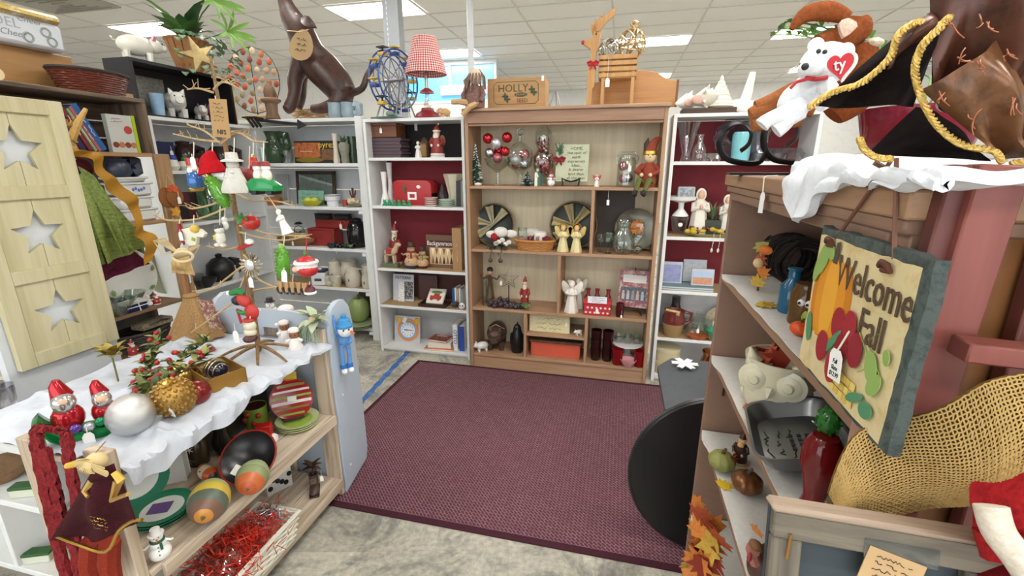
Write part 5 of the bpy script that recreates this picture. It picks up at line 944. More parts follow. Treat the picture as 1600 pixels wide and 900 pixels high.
# shelf 1
GG = mk('#3a4f38',.06,'plain',0,1,'#22331f'); pot('green_pitcher','dark green glass pitcher in the corner shelf','pitcher',[(.06,0),(.075,.02),(.085,.1),(.07,.17),(.055,.21),(.075,.27),(.07,.27),(.05,.21),(.065,.17),(.08,.1),(0,.02)],GG,bb(432,BZ[0],.1),1,0,None,22,[(.065,0,.24),(.13,0,.24),(.14,0,.15),(.085,0,.09)]); pot('clear_tumbler','clear drinking glass beside the green pitcher','glass',[(.035,0),(.042,.13),(.039,.13),(.032,.008),(0,.006)],CLEAR,bb(412,BZ[0],.06),1,0,None,18); pot('clear_jug','clear glass jug left of the cookware box','jug',[(.04,0),(.055,.05),(.05,.14),(.04,.18),(.045,.2),(.041,.2),(.046,.14),(0,.01)],CLEAR,bb(450,BZ[0],.12),1,0,None,18)
p = bb(494,BZ[0],.12); t = thing('cookware_box','boxed glass baking dish with food photograph on the corner shelf','box',p,0,None,1,(R(-4),0,0)); B().lo((-.215,0,0),(.215,.09,.19)).ob('box',mk('#241a16',.4),t,bev=.002); B().lo((-.21,-.002,.05),(.05,0,.175)).ob('food_photo',mk('#b86a3a',.4,'worn',0,2.5,'#5c2c16'),t); txt('pyrex',.075,mk('#e8c23a',.4),t,(.12,-.002,.155)); B().prism([circ(1,20,(-.06,.03),.14,.022)],.002).ob('label_oval',mk('#7d6a22',.4),t,(0,-.002,0));  B().lo((.06,-.002,.03),(.2,0,.12)).ob('side_photo',mk('#7c5a3a',.4,'worn',0,4,'#3a2a20'),t); B().lo((-.15,-.003,.1),(-.03,-.001,.104)).ob('rack_print',mk('#d8d2c4',.3),t)
pot('tall_figurine','slim white and amber figurine vase right of the cookware box','vase',[(.025,0),(.03,.02),(.02,.1),(.018,.2),(.024,.24),(.02,.24),(0,.02)],mk('#d9cdb8',.3),bb(527,BZ[0],.05),1,0,None,16); t = pot('head_planter','grey stone head-shaped planter near the shelf post','planter',[(.03,0),(.034,.03),(.03,.06),(.042,.1),(.045,.15),(.03,.17),(.0,.15)],mk('#8e8c7c',.7,'worn'),bb(540,BZ[0],.05),1,0,None,18); b = B();
for k in range(14): b.leaf((0,0,.15),(.05*math.cos(k*.9),.05*math.sin(k*.9),.19+.02*(k % 3)),.02)
b.ob('leaves',mk('#53704c',.7),t); pot('green_tumbler','dark green glass tumbler against the shelf post','glass',[(.03,0),(.038,.12),(.035,.12),(.028,.01),(0,.01)],GG,bb(553,BZ[0],.12),1,0,'green tumblers',18); pot('green_tumbler','second dark green tumbler stacked above the first by the post','glass',[(.03,0),(.038,.12),(.035,.12),(.028,.01),(0,.01)],GG,tuple(bb(553,BZ[0],.12)+Vector((0,0,.1))),1,0,'green tumblers',18)
# shelf 2
p = bb(494,BZ[1],.2); t = thing('picture_frame','dark wooden frame with grey collage behind glass in the corner shelf','frame',p,0,None,1,(R(-6),0,0)); FRM = mk('#3e2c22',.5,'wood'); W_,H_ = .41,.30
for a,c in (((-W_/2,0,0),(-W_/2+.03,.02,H_)),((W_/2-.03,0,0),(W_/2,.02,H_)),((-W_/2,0,H_-.03),(W_/2,.02,H_)),((-W_/2,0,0),(W_/2,.02,.03))): B().lo(a,c).ob('frame_bar',FRM,t,bev=.002)
B().lo((-W_/2+.03,.008,.03),(W_/2-.03,.014,H_-.03)).ob('collage',mk('#8f9696',.3,'worn',0,3,'#5f686a'),t); B().lo((-W_/2+.03,.004,.03),(W_/2-.03,.006,H_-.03)).ob('glass',CLEAR,t)
p = bb(486,BZ[1],.12); t = thing('mint_plaque','mint green metal plaque leaning inside the dark frame','sign',p,0,None,1,(R(-8),0,0)); B().lo((-.13,0,0),(.13,.01,.13)).ob('plate',mk('#86b3a0',.6,'worn',0,2,'#5f9481'),t); scrib(t,.2,.06,2,mk('#4c7466',.6),(0,-.001,.085),seed=19,th=.004)
p = bb(488,BZ[1],.04); t = thing('yellow_bowl','shallow yellow glass bowl in front of the mint plaque','bowl',p); B().lathe([(.05,0),(.085,.03),(.1,.05),(.096,.05),(.08,.03),(0,.008)],22).ob('bowl',mk('#c9cc3e',.15),t)
for k,x in enumerate((-.035,.03)): one(B().ell((0,0,0),(.035,.026,.026),12,8),'lemon','%s artificial lemon in the yellow bowl' % ('left','right')[k],'fruit',mk('#d3cf45',.4),(p.x+x,p.y,BZ[1]+.05),k,'lemons')
t = pot('white_ramekin','white banded ramekin on the second corner shelf','dish',[(.05,0),(.052,.05),(.065,.055),(.068,.1),(.063,.1),(.045,.06),(0,.02)],cer('#e6e8ea'),bb(521,BZ[1],.05),1,0,None,24); B().tube([(.0685*math.cos(i*PI/12),.0685*math.sin(i*PI/12),.095) for i in range(24)],.003,5,True).ob('dark_line',mk('#3a4248',.4),t)
t = thing('flower_candle','small figurine with cream roses on a saucer at the shelf end','decoration',bb(553,BZ[1],.06)); B().lathe([(.06,0),(.08,.012),(.077,.014),(0,.006)],20).ob('saucer',mk('#a79a72',.5),t);
for k in range(6): B().ell((.035*math.cos(k*1.05),.03*math.sin(k*1.05),.045+.012*(k % 2)),(.024,.024,.022),10,6).ob('rose',mk('#d9ccaa',.6),t)
b = B()
for k in range(9): b.tube([(0,0,.05),(.03*math.cos(k),.02*math.sin(k),.12+.02*(k % 3))],.005,4)
b.ob('twigs',mk('#6b4335',.7),t); pot('red_votive','small red patterned votive glass beside the cream roses','candle',[(.022,0),(.026,.06),(.023,.06),(0,.01)],mk('#a5493a',.3),bb(540,BZ[1],.04),1,0,None,14)
t = book('silver_bag','shiny silver packet standing left of the dark frame',bb(441,BZ[1],.2),.12,.27,.03,'#a3a5a8',0,(R(-6),0,0),'#c9cacc',None,'packet'); t = book('brown_picture','small brown and white picture card in front of the silver packet',bb(436,BZ[1],.1),.09,.16,.01,'#8d7a6a',0,(R(-8),0,0)); t = pot('terracotta_pot','terracotta saucer pot in front of the picture card','pot',[(.05,0),(.06,.05),(.068,.052),(.068,.07),(.06,.07),(.05,.01),(0,.01)],mk('#a9683f',.7),bb(428,BZ[1],.04),1,0,None,20)
# shelf 3
p = bb(463,BZ[2],.06); t = thing('dough_bowl','long shallow wooden dough bowl on the third corner shelf','bowl',p); B().lathe([(.6,0),(1,.6),(1.02,1),(.94,1),(.55,.25),(0,.2)],28,Matrix.Diagonal((.2,.075,.075,1))).ob('bowl',mk('#8a6a48',.6,'woodx',0,.8,'#6b4f34',.1),t); tag(t,(.03,-.08,.07),.04,.02)
t = basket('woven_nest','pale straw basket standing in the dough bowl',(p.x+.04,p.y+.01,BZ[2]+.02),.08,.055,.075,mk('#bfa376',.7),0,1.15,None,6); t = pot('tan_pot','small beige pot behind the dough bowl','pot',[(.035,0),(.04,.09),(.036,.09),(0,.01)],mk('#b5aa8c',.6),bb(456,BZ[2],.2),1,0,None,16)
t = thing('succulent','artificial grey-green succulent in a wire lantern','plant',bb(470,BZ[2],.18)); b = B()
for k in range(22): b.leaf((0,0,.05),(.06*math.cos(k*2.4),.06*math.sin(k*2.4),.06+.0035*k),.025)
b.ob('leaves',mk('#7d9186',.6),t); B().lathe([(.035,0),(.04,.05),(0,.05)],14).ob('pot',mk('#77726a',.6),t); B().tube(arc((0,0,.11),.055,0,360,16)[:-1],.003,4,True).lathe([(.04,.18),(.02,.2),(0,.2)],12).ob('wire_top',BLK,t)
p = bb(506,BZ[2],.1); RDB = mk('#8f2620',.5,'worn',0,1,'#7a1e1a',.05)
t = thing('red_metal_tray_box','big red wooden box at the front of the third corner shelf','box',p); B().lo((-.14,-.02,0),(.13,.12,.145)).ob('box',RDB,t,bev=.004); B().lo((-.145,-.025,.145),(.135,.125,.158)).ob('lid',RDB,t,bev=.004)
t = thing('scroll_box','red box with scrolled corner and price tag stacked at the back','box',(p.x+.12,p.y+.05,BZ[2]+.159)); B().lo((-.22,0,0),(.13,.07,.075)).ob('box',RDB,t,bev=.003); B().tube([(.06+.04*(1-i/20)*math.cos(i*.5),-.006,.04+.03*(1-i/20)*math.sin(i*.5)) for i in range(20)],.006,5).ob('scroll',mk('#a63a2e',.4),t); tag(t,(.05,-.012,.06),.05,.02)
for k,x in enumerate((-.1,.1)): t = thing('black_tin','low black tin, %s one on top of the red boxes' % ('left','right')[k],'tin',(p.x+.12+x-.05,p.y+.085,BZ[2]+.2345),0,'black tins'); B().lo((-.075,-.03,0),(.075,.03,.04)).ob('tin',BLK,t,bev=.004); B().lo((-.078,-.033,.04),(.078,.033,.052)).ob('lid',BLK,t,bev=.004)
pot('black_urn','tall glossy black ceramic jar at the right of the third corner shelf','jar',[(.07,0),(.085,.05),(.09,.14),(.07,.21),(.045,.235),(.045,.25),(.03,.26),(0,.265)],mk('#161415',.12),bb(560,BZ[2],.12),1,0,None,22); grapes('grape_cluster','cluster of black artificial grapes hanging over the third corner shelf edge',bb(533,BZ[2],.03),.12,60,mk('#1e1c22',.3)); tag(t,(.0,-.15,-.21),.03,.05)
# shelf 4
p = bb(502,BZ[3],.08); t = thing('enamel_tin','white square tin with navy lid and small printed picture','tin',p,.25); B().lo((-.065,-.055,.002),(.065,.055,.12)).ob('tin',mk('#e3e5e6',.4),t,bev=.003); B().lo((-.068,-.058,.12),(.068,.058,.14)).ob('lid',mk('#20264a',.35),t,bev=.004); B().lo((-.035,-.0565,.04),(.03,-.055,.065)).ob('printed_house',mk('#4a4c52',.5),t); scrib(t,.07,.02,1,INK,(0,-.057,.085),seed=3); B().ell((0,0,.145),(.02,.01,.01),8,6).ob('knob',WHT,t)
CJ = cer('#cfc6b2',.25)
def cjar(label,px,dy,h,r,z=None):
    T = thing('cookie_jar',label,'jar',bb(px,z or BZ[3],dy),0,'cream canisters'); B().lathe([(r*.8,0),(r,h*.12),(r,h*.6),(r*.8,h*.75),(r*.8,h*.78),(0,h*.78)],22).ob('body',CJ,T); B().lathe([(r*.9,h*.78),(r*.85,h*.84),(r*.3,h*.92),(r*.15,h*.94),(r*.2,h*.98),(0,h)],22).ob('lid',CJ,T); B().ell((0,-r,h*.38),(.008,.003,.014),6,5).ob('painted_sprig',mk('#6d6a5a',.6),T); return T
cjar('tall clear-shouldered cream canister behind the daisy mug',526,.14,.25,.06); t = pot('daisy_mug','mug painted with yellow and blue daisies in front of the canisters','mug',[(.04,0),(.055,.09),(.05,.09),(0,.01)],cer('#c9c4b4'),bb(526,BZ[3],.04),1,0,None,18,[(-.05,0,.075),(-.085,0,.07),(-.08,0,.03),(-.045,0,.02)])
for k,c in enumerate(('#d9b84a','#8ea3c0','#d9b84a')): B().ell((-.03+.03*k,-.045,.03+.02*(k % 2)),(.014,.006,.014),8,6).ob('painted_daisy',mk(c,.5),t)
cjar('large cream canister at the back of the fourth corner shelf',548,.2,.25,.08); cjar('round-bellied cream canister in front of the large one',553,.06,.2,.07); cjar('small cream canister beside the shelf post',574,.05,.15,.045); cjar('cream canister half hidden behind the small one',576,.17,.22,.06)
pot('glass_dome','clear glass dome behind the hanging pickle ornament','jar',[(.06,0),(.07,.1),(.05,.16),(0,.18)],CLEAR,bb(470,BZ[3],.12),1,0,None,18)
# shelf 5
t = thing('apple_cookie_jar','pale green ceramic apple jar with a stalk on the lowest corner shelf','jar',bb(563,BZ[4],.08)); B().lathe([(.06,0),(.09,.04),(.1,.11),(.085,.18),(.05,.215),(.015,.205),(0,.2)],24).ob('apple',cer('#8c9c5c'),t); B().tube([(0,0,.2),(.01,0,.245)],[.012,.016],8).ob('stalk',mk('#5b5a34',.5),t)
t = thing('brown_platter','dark brown oval platter standing behind the green apple jar','plate',bb(577,BZ[4],.22),0,None,1,(R(-8),0,0)); B().lathe([(0,0),(.8,0),(1,.08),(1,.12),(.78,.04),(0,.04)],32,Matrix.Translation((0,0,.17)) @ Matrix.Rotation(PI/2,4,'X') @ Matrix.Diagonal((.12,.17,.12,1))).ob('platter',mk('#4b3a2c',.3,'plain',0,1,'#2c211a'),t)
stack('green_plate','pale green dinner plate, %s in the stack below the apple jar',bb(566,BZ[4]-.06,.04)+Vector((0,-.012,.06)),3,.135,.014,cer('#a9b08c'),mk('#9aa47c',.3),'green dinner plates','plate')
for o_ in [o for o in bpy.data.objects if o.name.startswith('apple_cookie_jar')]: o_.location.z += .045
# ================================================================ right white shelf (C)
def cz(px,z,dy=.12): return sy(px,z,CY+dy)
CT = 1.866; SHL = mk('#e6ded2',.45,'plain',0,3,'#d4c2b2',.1)
def shell(label,loc,s,kind,rz=0,rx=0,mat=None):
    T = thing('sea_shell',label,'shell',loc,rz,None,s,(rx,0,rz)); b = B()
    if kind == 'cone':
        pr = [(.5,0)]
        for k in range(7): z = k/7; r_ = .5*(1-z); pr += [(r_,z),(r_*.9,z+.07),(r_*.93,z+.1)]
        b.lathe(pr+[(0,1.05)],22)
    elif kind == 'conch':
        b.tube([(-.5,0,.25),(-.2,0,.3),(.15,0,.35),(.4,0,.38),(.6,0,.4)],[.04,.2,.36,.25,.04],14)
        for k in range(7): a = k*.9; b.tube([(.2,.3*math.cos(a),.35+.3*math.sin(a)),(.28,.48*math.cos(a),.35+.48*math.sin(a))],[.09,.01],6)
    b.ob('shell',mat or SHL,T)
    if kind == 'conch': B().ell((0,-.28,.3),(.28,.08,.18),12,8).ob('lip',mk('#e2b8a8',.3),T)
    else: B().lathe([(.5,-.02),(.42,-.05),(0,-.04)],22).ob('shell_base',SHL,T)
    return T
shell('spiny pale pink conch shell on the left end of the right white shelf',sy(1068,CT,CY+.12)+Vector((0,0,.03)),.15,'conch',.6); t = thing('dark_wood_stand','flat dark wooden block carrying the cone shell','stand',sy(1103,CT,CY+.08)); B().lo((-.15,-.05,0),(.17,.1,.035)).ob('block',mk('#5a4636',.7,'woodx',0,1,'#3d2f25',.1),t,bev=.003); B().lo((-.16,-.055,0),(.18,.105,.006)).ob('plinth',mk('#453529',.7),t)
shell('ridged cone shell standing on the dark wooden block',sy(1122,CT,CY+.1)+Vector((0,0,.043)),.18,'cone'); t = shell('twisted white murex shell lying beside the cone shell',sy(1094,CT,CY+.07)+Vector((0,0,.035)),.17,'conch',-.5,0,mk('#ddd6c6',.6,'worn',0,4,'#b9b09c',.5))
t = thing('coral_branch','white coral branch with one tall finger on the right white shelf','coral',sy(1155,CT,CY+.1)); CR = mk('#ece8de',.7,'plain',0,6,'#dcd6c8',.4); b = B()
b.tube([(-.12,0,.03),(0,0,.045),(.16,0,.03)],[.04,.045,.035],10); b.tube([(.02,0,.04),(.035,0,.13),(.05,0,.24)],[.035,.028,.018],8)
for k in range(8): b.tube([(-.1+.035*k,0,.04),(-.11+.037*k,.02*math.sin(k*3),.08+.015*math.sin(k*2))],[.018,.012],6)
b.ob('coral',CR,t)
t = pot('fluted_vase','tall fluted clear glass vase at the left of the right white shelf','vase',[(.035,0),(.03,.02),(.025,.05),(.06,.2),(.075,.245),(.07,.245),(.05,.19),(0,.05)],gls('#e9e4e6'),cz(1071,CZ[0],.08),1,0,None,32,None,None,10,.07); pot('glass_decanter','clear glass bottle with a price tag beside the fluted vase','bottle',[(.045,0),(.05,.02),(.045,.08),(.02,.12),(.018,.16),(.025,.17),(.021,.17),(0,.01)],CLEAR,cz(1091,CZ[0],.08),1,0,None,18); t = pot('low_glass_dish','low clear glass dish in front of the crystal bowl','dish',[(.05,0),(.06,.05),(.056,.05),(0,.008)],CLEAR,cz(1112,CZ[0],.05),1,0,None,18); tag(t,(.02,-.065,.045),.025,.006)
t = pot('crystal_bowl','large cut crystal bowl standing on edge behind the black scroll stand','bowl',[(.05,0),(.1,.03),(.14,.09),(.135,.09),(.09,.03),(0,.008)],gls('#dfe4e6'),cz(1142,CZ[0],.24),1,0,None,30,None,None,12,.05); t.rotation_euler = (R(80),0,0); t.location.z += .13
pot('aqua_jar','turquoise glazed cylinder jar seen through the black scroll','jar',[(.05,0),(.055,.02),(.058,.16),(.05,.18),(.045,.18),(.045,.02),(0,.015)],cer('#7ec4cb'),cz(1155,CZ[0],.08),1,0,None,22)
pot('crystal_vase','clear crystal vase right of the turquoise jar','vase',[(.05,0),(.04,.04),(.055,.16),(.07,.2),(.065,.2),(0,.02)],gls('#e4dfe6'),cz(1183,CZ[0],.1),1,0,None,24,None,None,9,.07)
for px,c in ((1200,'left'),(1228,'right')): pot('glass_plate_stack','stack of clear glassware at the right end, '+c+' pile','glassware',[(.08,0),(.1,.05),(.095,.052),(.07,.08),(0,.08)],gls('#dcdde2'),cz(px,CZ[0],.08),1,0,None,20)
# second
pot('milk_glass_cake_stand','white pedestal dish on the second shelf of the right unit','stand',[(.055,0),(.05,.01),(.018,.05),(.02,.09),(.09,.11),(.095,.135),(.09,.135),(0,.12)],cer('#e9e7e4'),cz(1060,CZ[1],.12)+Vector((0,0,.13)),1,0,None,24); t = pot('cut_glass_tumbler','cut glass footed tumbler beneath the white pedestal dish','glass',[(.035,0),(.04,.01),(.06,.125),(.055,.125),(0,.02)],gls('#e2dcdc'),cz(1060,CZ[1],.12),1,0,None,20,None,None,8,.05); B().ell((0,-.052,.075),(.015,.004,.015),8,6).ob('price_sticker',WHITE_TAG,t)
q = cz(1064,CZ[1],.12); t = thing('silver_photo_cube','silver photo cube on the white pedestal dish','frame',(q.x+.005,q.y,CZ[1]+.255)); B().lo((-.055,-.03,0),(.055,.03,.075)).ob('cube',mk('#b5b8ba',.3,'plain',.5),t,bev=.004); B().lo((-.045,-.032,.01),(.045,-.03,.065)).ob('photo',mk('#7e868a',.4,'worn',0,4,'#c3c8ca'),t)
def madonna(label,px,dy,h,robe,cloak):
    t = thing('madonna_statue',label,'statue',cz(px,CZ[1],dy),0,None,h); B().lathe([(.2,0),(.2,.05),(.15,.35),(.13,.6),(.14,.7),(.05,.78)],14,flute=6,fl=.06).ob('robe',mk(robe,.4),t); B().ell((0,-.02,.86),(.075,.08,.1),10,8).ob('face',SKIN,t); B().ell((0,.02,.86),(.11,.1,.14),12,8,fn=lambda x,y,z: (x,max(y,-.35),z)).ob('veil',mk('#e9e4d8',.5),t); B().tube([(0,.03,.75),(.0,.1,.4),(0,.12,.05)],[.1,.16,.18],10).ob('cloak',mk(cloak,.4),t)
    for s in (-1,1): B().tube([(s*.13,0,.68),(s*.15,-.1,.55),(s*.03,-.15,.6)],[.05,.05,.03],8).ob('sleeve',mk(robe,.4),t)
    B().ell((0,-.17,.62),(.03,.03,.06),8,6).ob('praying_hands',SKIN,t)
madonna('white praying Madonna statue on the second shelf of the right unit',1089,.12,.32,'#e6dfd2','#e4ddd0'); madonna('Madonna statue with blue cloak on the second shelf of the right unit',1131,.14,.28,'#dfd8cc','#6d87bb')
t = thing('ivy_planter','potted spiky green plant between the two Madonna statues','plant',cz(1110,CZ[1],.13)); B().lo((-.05,-.05,0),(.05,.05,.11)).ob('planter',mk('#3f4238',.6),t,bev=.004); b = B()
for k in range(26): b.leaf((0,0,.1),(.09*math.cos(k*2.4),.06*math.sin(k*2.4),.17+.06*math.sin(k*1.3)),.014)
b.ob('spiky_leaves',mk('#5f7a55',.7),t)
t = thing('shell_garland_dish','oval dish of yellow moss and brown berries at the shelf edge','decoration',cz(1110,CZ[1],.05)); B().lathe([(.7,0),(1,.6),(1,.8),(.6,.3),(0,.25)],24,Matrix.Diagonal((.17,.05,.03,1))).ob('dish',mk('#8a8050',.6),t); rr = random.Random(4)
for k in range(26): B().ell((rr.uniform(-.14,.16),rr.uniform(-.04,.03),.03+rr.uniform(0,.035)),rr.uniform(.008,.014),7,5).ob('berry',mk(('#6f3a2c','#84503a','#5a2c24')[k % 3],.4),t)
for k in range(10): B().ell((rr.uniform(-.16,.05),rr.uniform(-.045,.0),.035+rr.uniform(0,.02)),(.022,.014,.014),7,5).ob('moss',mk('#c3a832',.9),t)
for x in (.01,.05): B().tube([(x,-.05,.03),(x,-.062,-.02),(x-.005,-.062,-.07)],.0018,4).ell((x-.005,-.062,-.08),(.008,.006,.016),7,5).ob('hanging_bead',mk('#ddd0c4',.5),t)
# third: photo frames / cds
for k,(px,w_,h_,c,lab) in enumerate(((1047,.15,.155,'#8f93b8','violet boxed picture at the left of the third right shelf'),(1083,.16,.165,'#b9bcc0','grey framed picture behind the orange and blue one'),(1096,.15,.12,'#c98a66','picture with pale blue sky over orange field'))):
    t = thing('boxed_picture',lab,'frame',cz(px,CZ[2],(.1,.17,.07)[k]),0,None,1,(R(-7),0,0)); t.location.z += .03; B().lo((-w_/2,0,0),(w_/2,.02,h_)).ob('case',mk('#b7bac2',.2),t,bev=.003); B().lo((-w_/2+.012,-.002,.012),(w_/2-.012,0,h_-.02)).ob('picture',mk(c,.3,'worn',0,2,'#6f74a0' if k == 0 else None),t)
    if k == 2: B().lo((-w_/2+.012,-.003,.06),(w_/2-.012,-.002,h_-.02)).ob('sky',mk('#a9bcd6',.4),t)
for k in range(2): book('flat_case','flat teal-edged case, %s of two under the boxed pictures' % ('lower','upper')[k],tuple(cz(1072,CZ[2],.09)+Vector((.0,0,k*.0145))),.34,.14,.014,'#6f8a8c',0,None,'#c9cdd0','flat cases','case',lie=True)
# fourth
pot('brown_crock_jug','brown and tan stoneware jug on the fourth shelf of the right unit','jug',[(.05,0),(.055,.01),(.075,.1),(.076,.105)],mk('#a08257',.5),cz(1050,CZ[3],.06),1,0,None,22); q = cz(1050,CZ[3],.06); t = bpy.data.objects['brown_crock_jug']; B().lathe([(.076,.105),(.08,.14),(.065,.185),(.07,.2),(.065,.2),(.06,.185),(0,.12)],22).ob('glazed_shoulder',cer('#6a2c26'),t); B().tube([(.07,0,.19),(.12,0,.18),(.115,0,.12),(.078,0,.1)],.012,7).ob('handle',cer('#6a2c26'),t); B().tube([(-.06,-.02,.2),(.03,-.06,.19)],[.012,.02],6).ob('cloth_rim',mk('#c9a878',.7),t)
t = pot('lidded_glass_pot','clear glass cooking pot with glass lid on the fourth right shelf','pot',[(.08,0),(.095,.03),(.095,.11),(.09,.11),(.08,.01),(0,.008)],CLEAR,cz(1088,CZ[3],.13),1,0,None,24,[(.095,0,.1),(.13,0,.1),(.13,0,.06),(.095,0,.05)]); B().lathe([(.098,.112),(.07,.14),(.015,.15),(.018,.175),(0,.18)],24).ob('lid',CLEAR,t); tag(t,(-.01,-.1,.1),.035,.02)
t = thing('leaf_dish','amber glass fish-shaped dish at the fourth right shelf edge','dish',cz(1090,CZ[3],.03)); B().lathe([(.5,0),(1,.8),(.95,.82),(.4,.3),(0,.3)],20,Matrix.Diagonal((.08,.045,.04,1))).tube([(.07,0,.025),(.12,0,.04),(.13,.03,.03)],[.02,.012,.02],6).ob('dish',mk('#b5561f',.08),t)
pot('green_bowl','jade green glass bowl at the right end of the fourth right shelf','bowl',[(.03,0),(.06,.06),(.065,.075),(.06,.075),(0,.015)],mk('#3f9a73',.1),cz(1115,CZ[3],.04),1,0,None,8); t = thing('pattern_plate','patterned cream plate standing against the back of the fourth right shelf','plate',cz(1122,CZ[3],.2),0,None,1,(R(-8),0,0)); B().lathe([(0,0),(.075,0),(.1,.012),(.1,.018),(.072,.006),(0,.006)],26,Matrix.Translation((0,.01,.1)) @ Matrix.Rotation(PI/2,4,'X')).ob('plate',mk('#bfb498',.3,'worn',0,5,'#8a8168'),t); pot('dark_bottle','dark brown bottle behind the stoneware jug','bottle',[(.045,0),(.05,.14),(.03,.2),(.03,.26),(0,.26)],mk('#2c2023',.15),cz(1052,CZ[3],.21),1,0,None,16)
# bottom
for k in range(2): t = thing('cream_canister','cream tin canister on the bottom right shelf, %s of two' % ('lower','upper')[k],'tin',tuple(cz(1040,CZ[4],.1)+Vector((0,0,.1*k))),0,'cream canisters on the bottom shelf'); B().lathe([(.09,0),(.09,.085)],26).ob('tin',mk('#cdbf98',.5),t); B().lathe([(.093,.082),(.093,.098),(0,.099)],26).ob('lid',mk('#d6c9a4',.5),t)
pot('copper_pot','shiny copper jug behind the brown shelf edge','jug',[(.06,0),(.08,.08),(.06,.14),(.07,.17),(.065,.17),(0,.02)],met('#b9764a',.15),cz(1110,CZ[4],.1)+Vector((0,0,0)),1.1,0,None,20)
# ================================================================ left side shelves (D and E) and their tops
def dz(px,z,d=.1): return sx(px,z,DX-d)
def ez(px,z,d=.1): return sx(px,z,EX-d)
def qs(c,fx,X=None,Y=None,rip=.0,n=12,wv=3,th=.002,b=None,sag=0):
    """rippled sheet between four measured corner bearings (tl, tr, br, bl) on one plane"""
    P = [onx(*q,X) if X is not None else ony(*q,Y) for q in c]; ax = Vector((1,0,0)) if X is not None else Vector((0,-1,0))
    def fn(u,v):
        q = (P[0].lerp(P[1],u)).lerp(P[3].lerp(P[2],u),v); return q+ax*(rip*math.sin(u*wv*2*PI+v*1.5)*(.25+.75*v)+fx*math.sin(PI*u)*math.sin(PI*min(1,v+.2)))-Vector((0,0,sag*v*math.sin(PI*u)))
    return (b or B()).sheet(fn,n,n,th)
DT = 1.871
t = thing('shadow_box','black open shadow box on the left white shelf holding piggy banks','shelf box',(DX-.02,2.5,DT),PI/2); W_,H_ = .80,.33; BK = mk('#19171a',.4)
B().lo((0,0,0),(.02,.22,H_)).ob('side_panel',BK,t); B().lo((W_-.02,0,0),(W_,.22,H_)).ob('side_panel',BK,t); B().lo((0,0,H_),(W_,.22,H_+.02)).ob('top_board',BK,t); B().lo((.02,0,0),(W_-.02,.22,.012)).ob('bottom_board',BK,t); B().lo((.02,.205,.012),(W_-.02,.22,H_)).ob('back_board',BK,t); B().lo((.05,.2,.03),(.38,.205,.28)).ob('glitter_panel',mk('#8f8f88',.3,'worn',.4,5,'#4c4c48'),t); B().lo((W_,.0,0),(W_+.012,.22,H_)).ob('raw_edge',mk('#d2b68c',.6),t)
def bank(label,px,s,col,rz,ear=None): return pig('piggy_bank',label,dz(px,DT+.013,.1),s,rz,col,.15,'piggy banks in the shadow box',0,'piggy bank',ear)
bank('big round white piggy bank with face, in the black shadow box',278,.3,'#e2dfd8',1.05); bank('small white and black piggy bank beside the pink one',317,.19,'#dcd6d2',1.0,'#2c2a2c'); bank('pink piggy bank at the right of the black shadow box',339,.24,'#c98ea0',1.1)
pot('blue_cup','white and blue paper cup at the left of the shadow box','cup',[(.035,0),(.045,.14),(.041,.14),(0,.01)],mk('#8fb6d6',.5,'plain',0,1,'#dfe6ea'),dz(249,DT+.013,.06),1,0,None,16)
p = sx(300,DT+.352,DX-.12); t = thing('planter_basket','tapered wooden slat planter with green houseplant on the shadow box','plant',p,0,None,1.25); PW = mk('#a2703f',.6,'wood',0,1,'#7d5029',.1)
for k in range(16): a = 2*PI*k/16; B().box((.085*math.cos(a),.085*math.sin(a),.09),(.008,.034,.185),(0,R(14),a)).ob('slat',PW,t)
B().lathe([(.06,0),(.075,.03),(.1,.16),(0,.16)],16).ob('liner',mk('#6b4a2c',.7),t); B().tube([(.108*math.cos(i*PI/10),.108*math.sin(i*PI/10),.175) for i in range(20)],.008,6,True).ob('rim',PW,t)
rr = random.Random(31); LG = [mk('#3f6a35',.4),mk('#5c8a42',.4),mk('#2c4f2c',.4)]; DRP = mk('#5d7f58',.5,'plain',0,4,'#a9bca0')
for k in range(18): a = rr.uniform(0,6.28); l = rr.uniform(.16,.27); B().leaf((0,0,.16),(l*.8*math.cos(a),l*.8*math.sin(a),.2+l*rr.uniform(.2,.75)),.075,(0,0,1),.12).ob('large_leaf',LG[k % 3],t)
for k,(bx,by,bz_) in enumerate(((.12,.12,.42),(.02,.3,.3))):
    B().tube([(0,0,.16),(bx*.6,by*.6,bz_*.8),(bx,by,bz_)],.004,5).ob('stem',LG[2],t)
    for q in range(9): a = q*.75; B().leaf((bx,by,bz_),(bx+.06,by+.19*math.cos(a),bz_+.13*math.sin(a)),.028,(1,0,0),.08).ob('finger_leaf',mk('#7fb04a',.4),t)
b = B()
for k in range(110):
    a = rr.uniform(-.9,2.8); l = rr.uniform(.1,.2); z = .2-rr.uniform(0,.25)*(l > .14); q = Vector((l*math.cos(a),l*math.sin(a)*1.6,z)); b.leaf(q,q+Vector((.035*math.cos(a),.035*math.sin(a),-.025)),.035)
b.ob('trailing_leaves',DRP,t)
p = sx(258,DT+.352,DX-.1); pig('ceramic_pig','large white ceramic pig with pink ear on top of the left shelf row',(p.x,2.66,DT+.352),.27,2.6,'#dcd9cc',.15,None,0,'figurine','#c96a8a');
for k,px in enumerate((150,166,181)): one(B().lo((-.05,-.035,0),(.05,.035,.05)),'wood_block','small tan wooden block behind the brown basket, %s of three' % ('left','middle','right')[k],'block',mk('#c2a075',.7),(-3.02,sx(px,2.1,-3.02).y,1.922),0,'tan wooden blocks')
basket('brown_basket','oblong dark red-brown wicker basket with twig rim on the rustic shelf',(EX-.1,2.05,1.922),.095,.14,.11,mk('#6b3323',.35,'plain',0,6,'#4a2018'),0,1.3,None,10,mk('#33231b',.8,'worn',0,6))
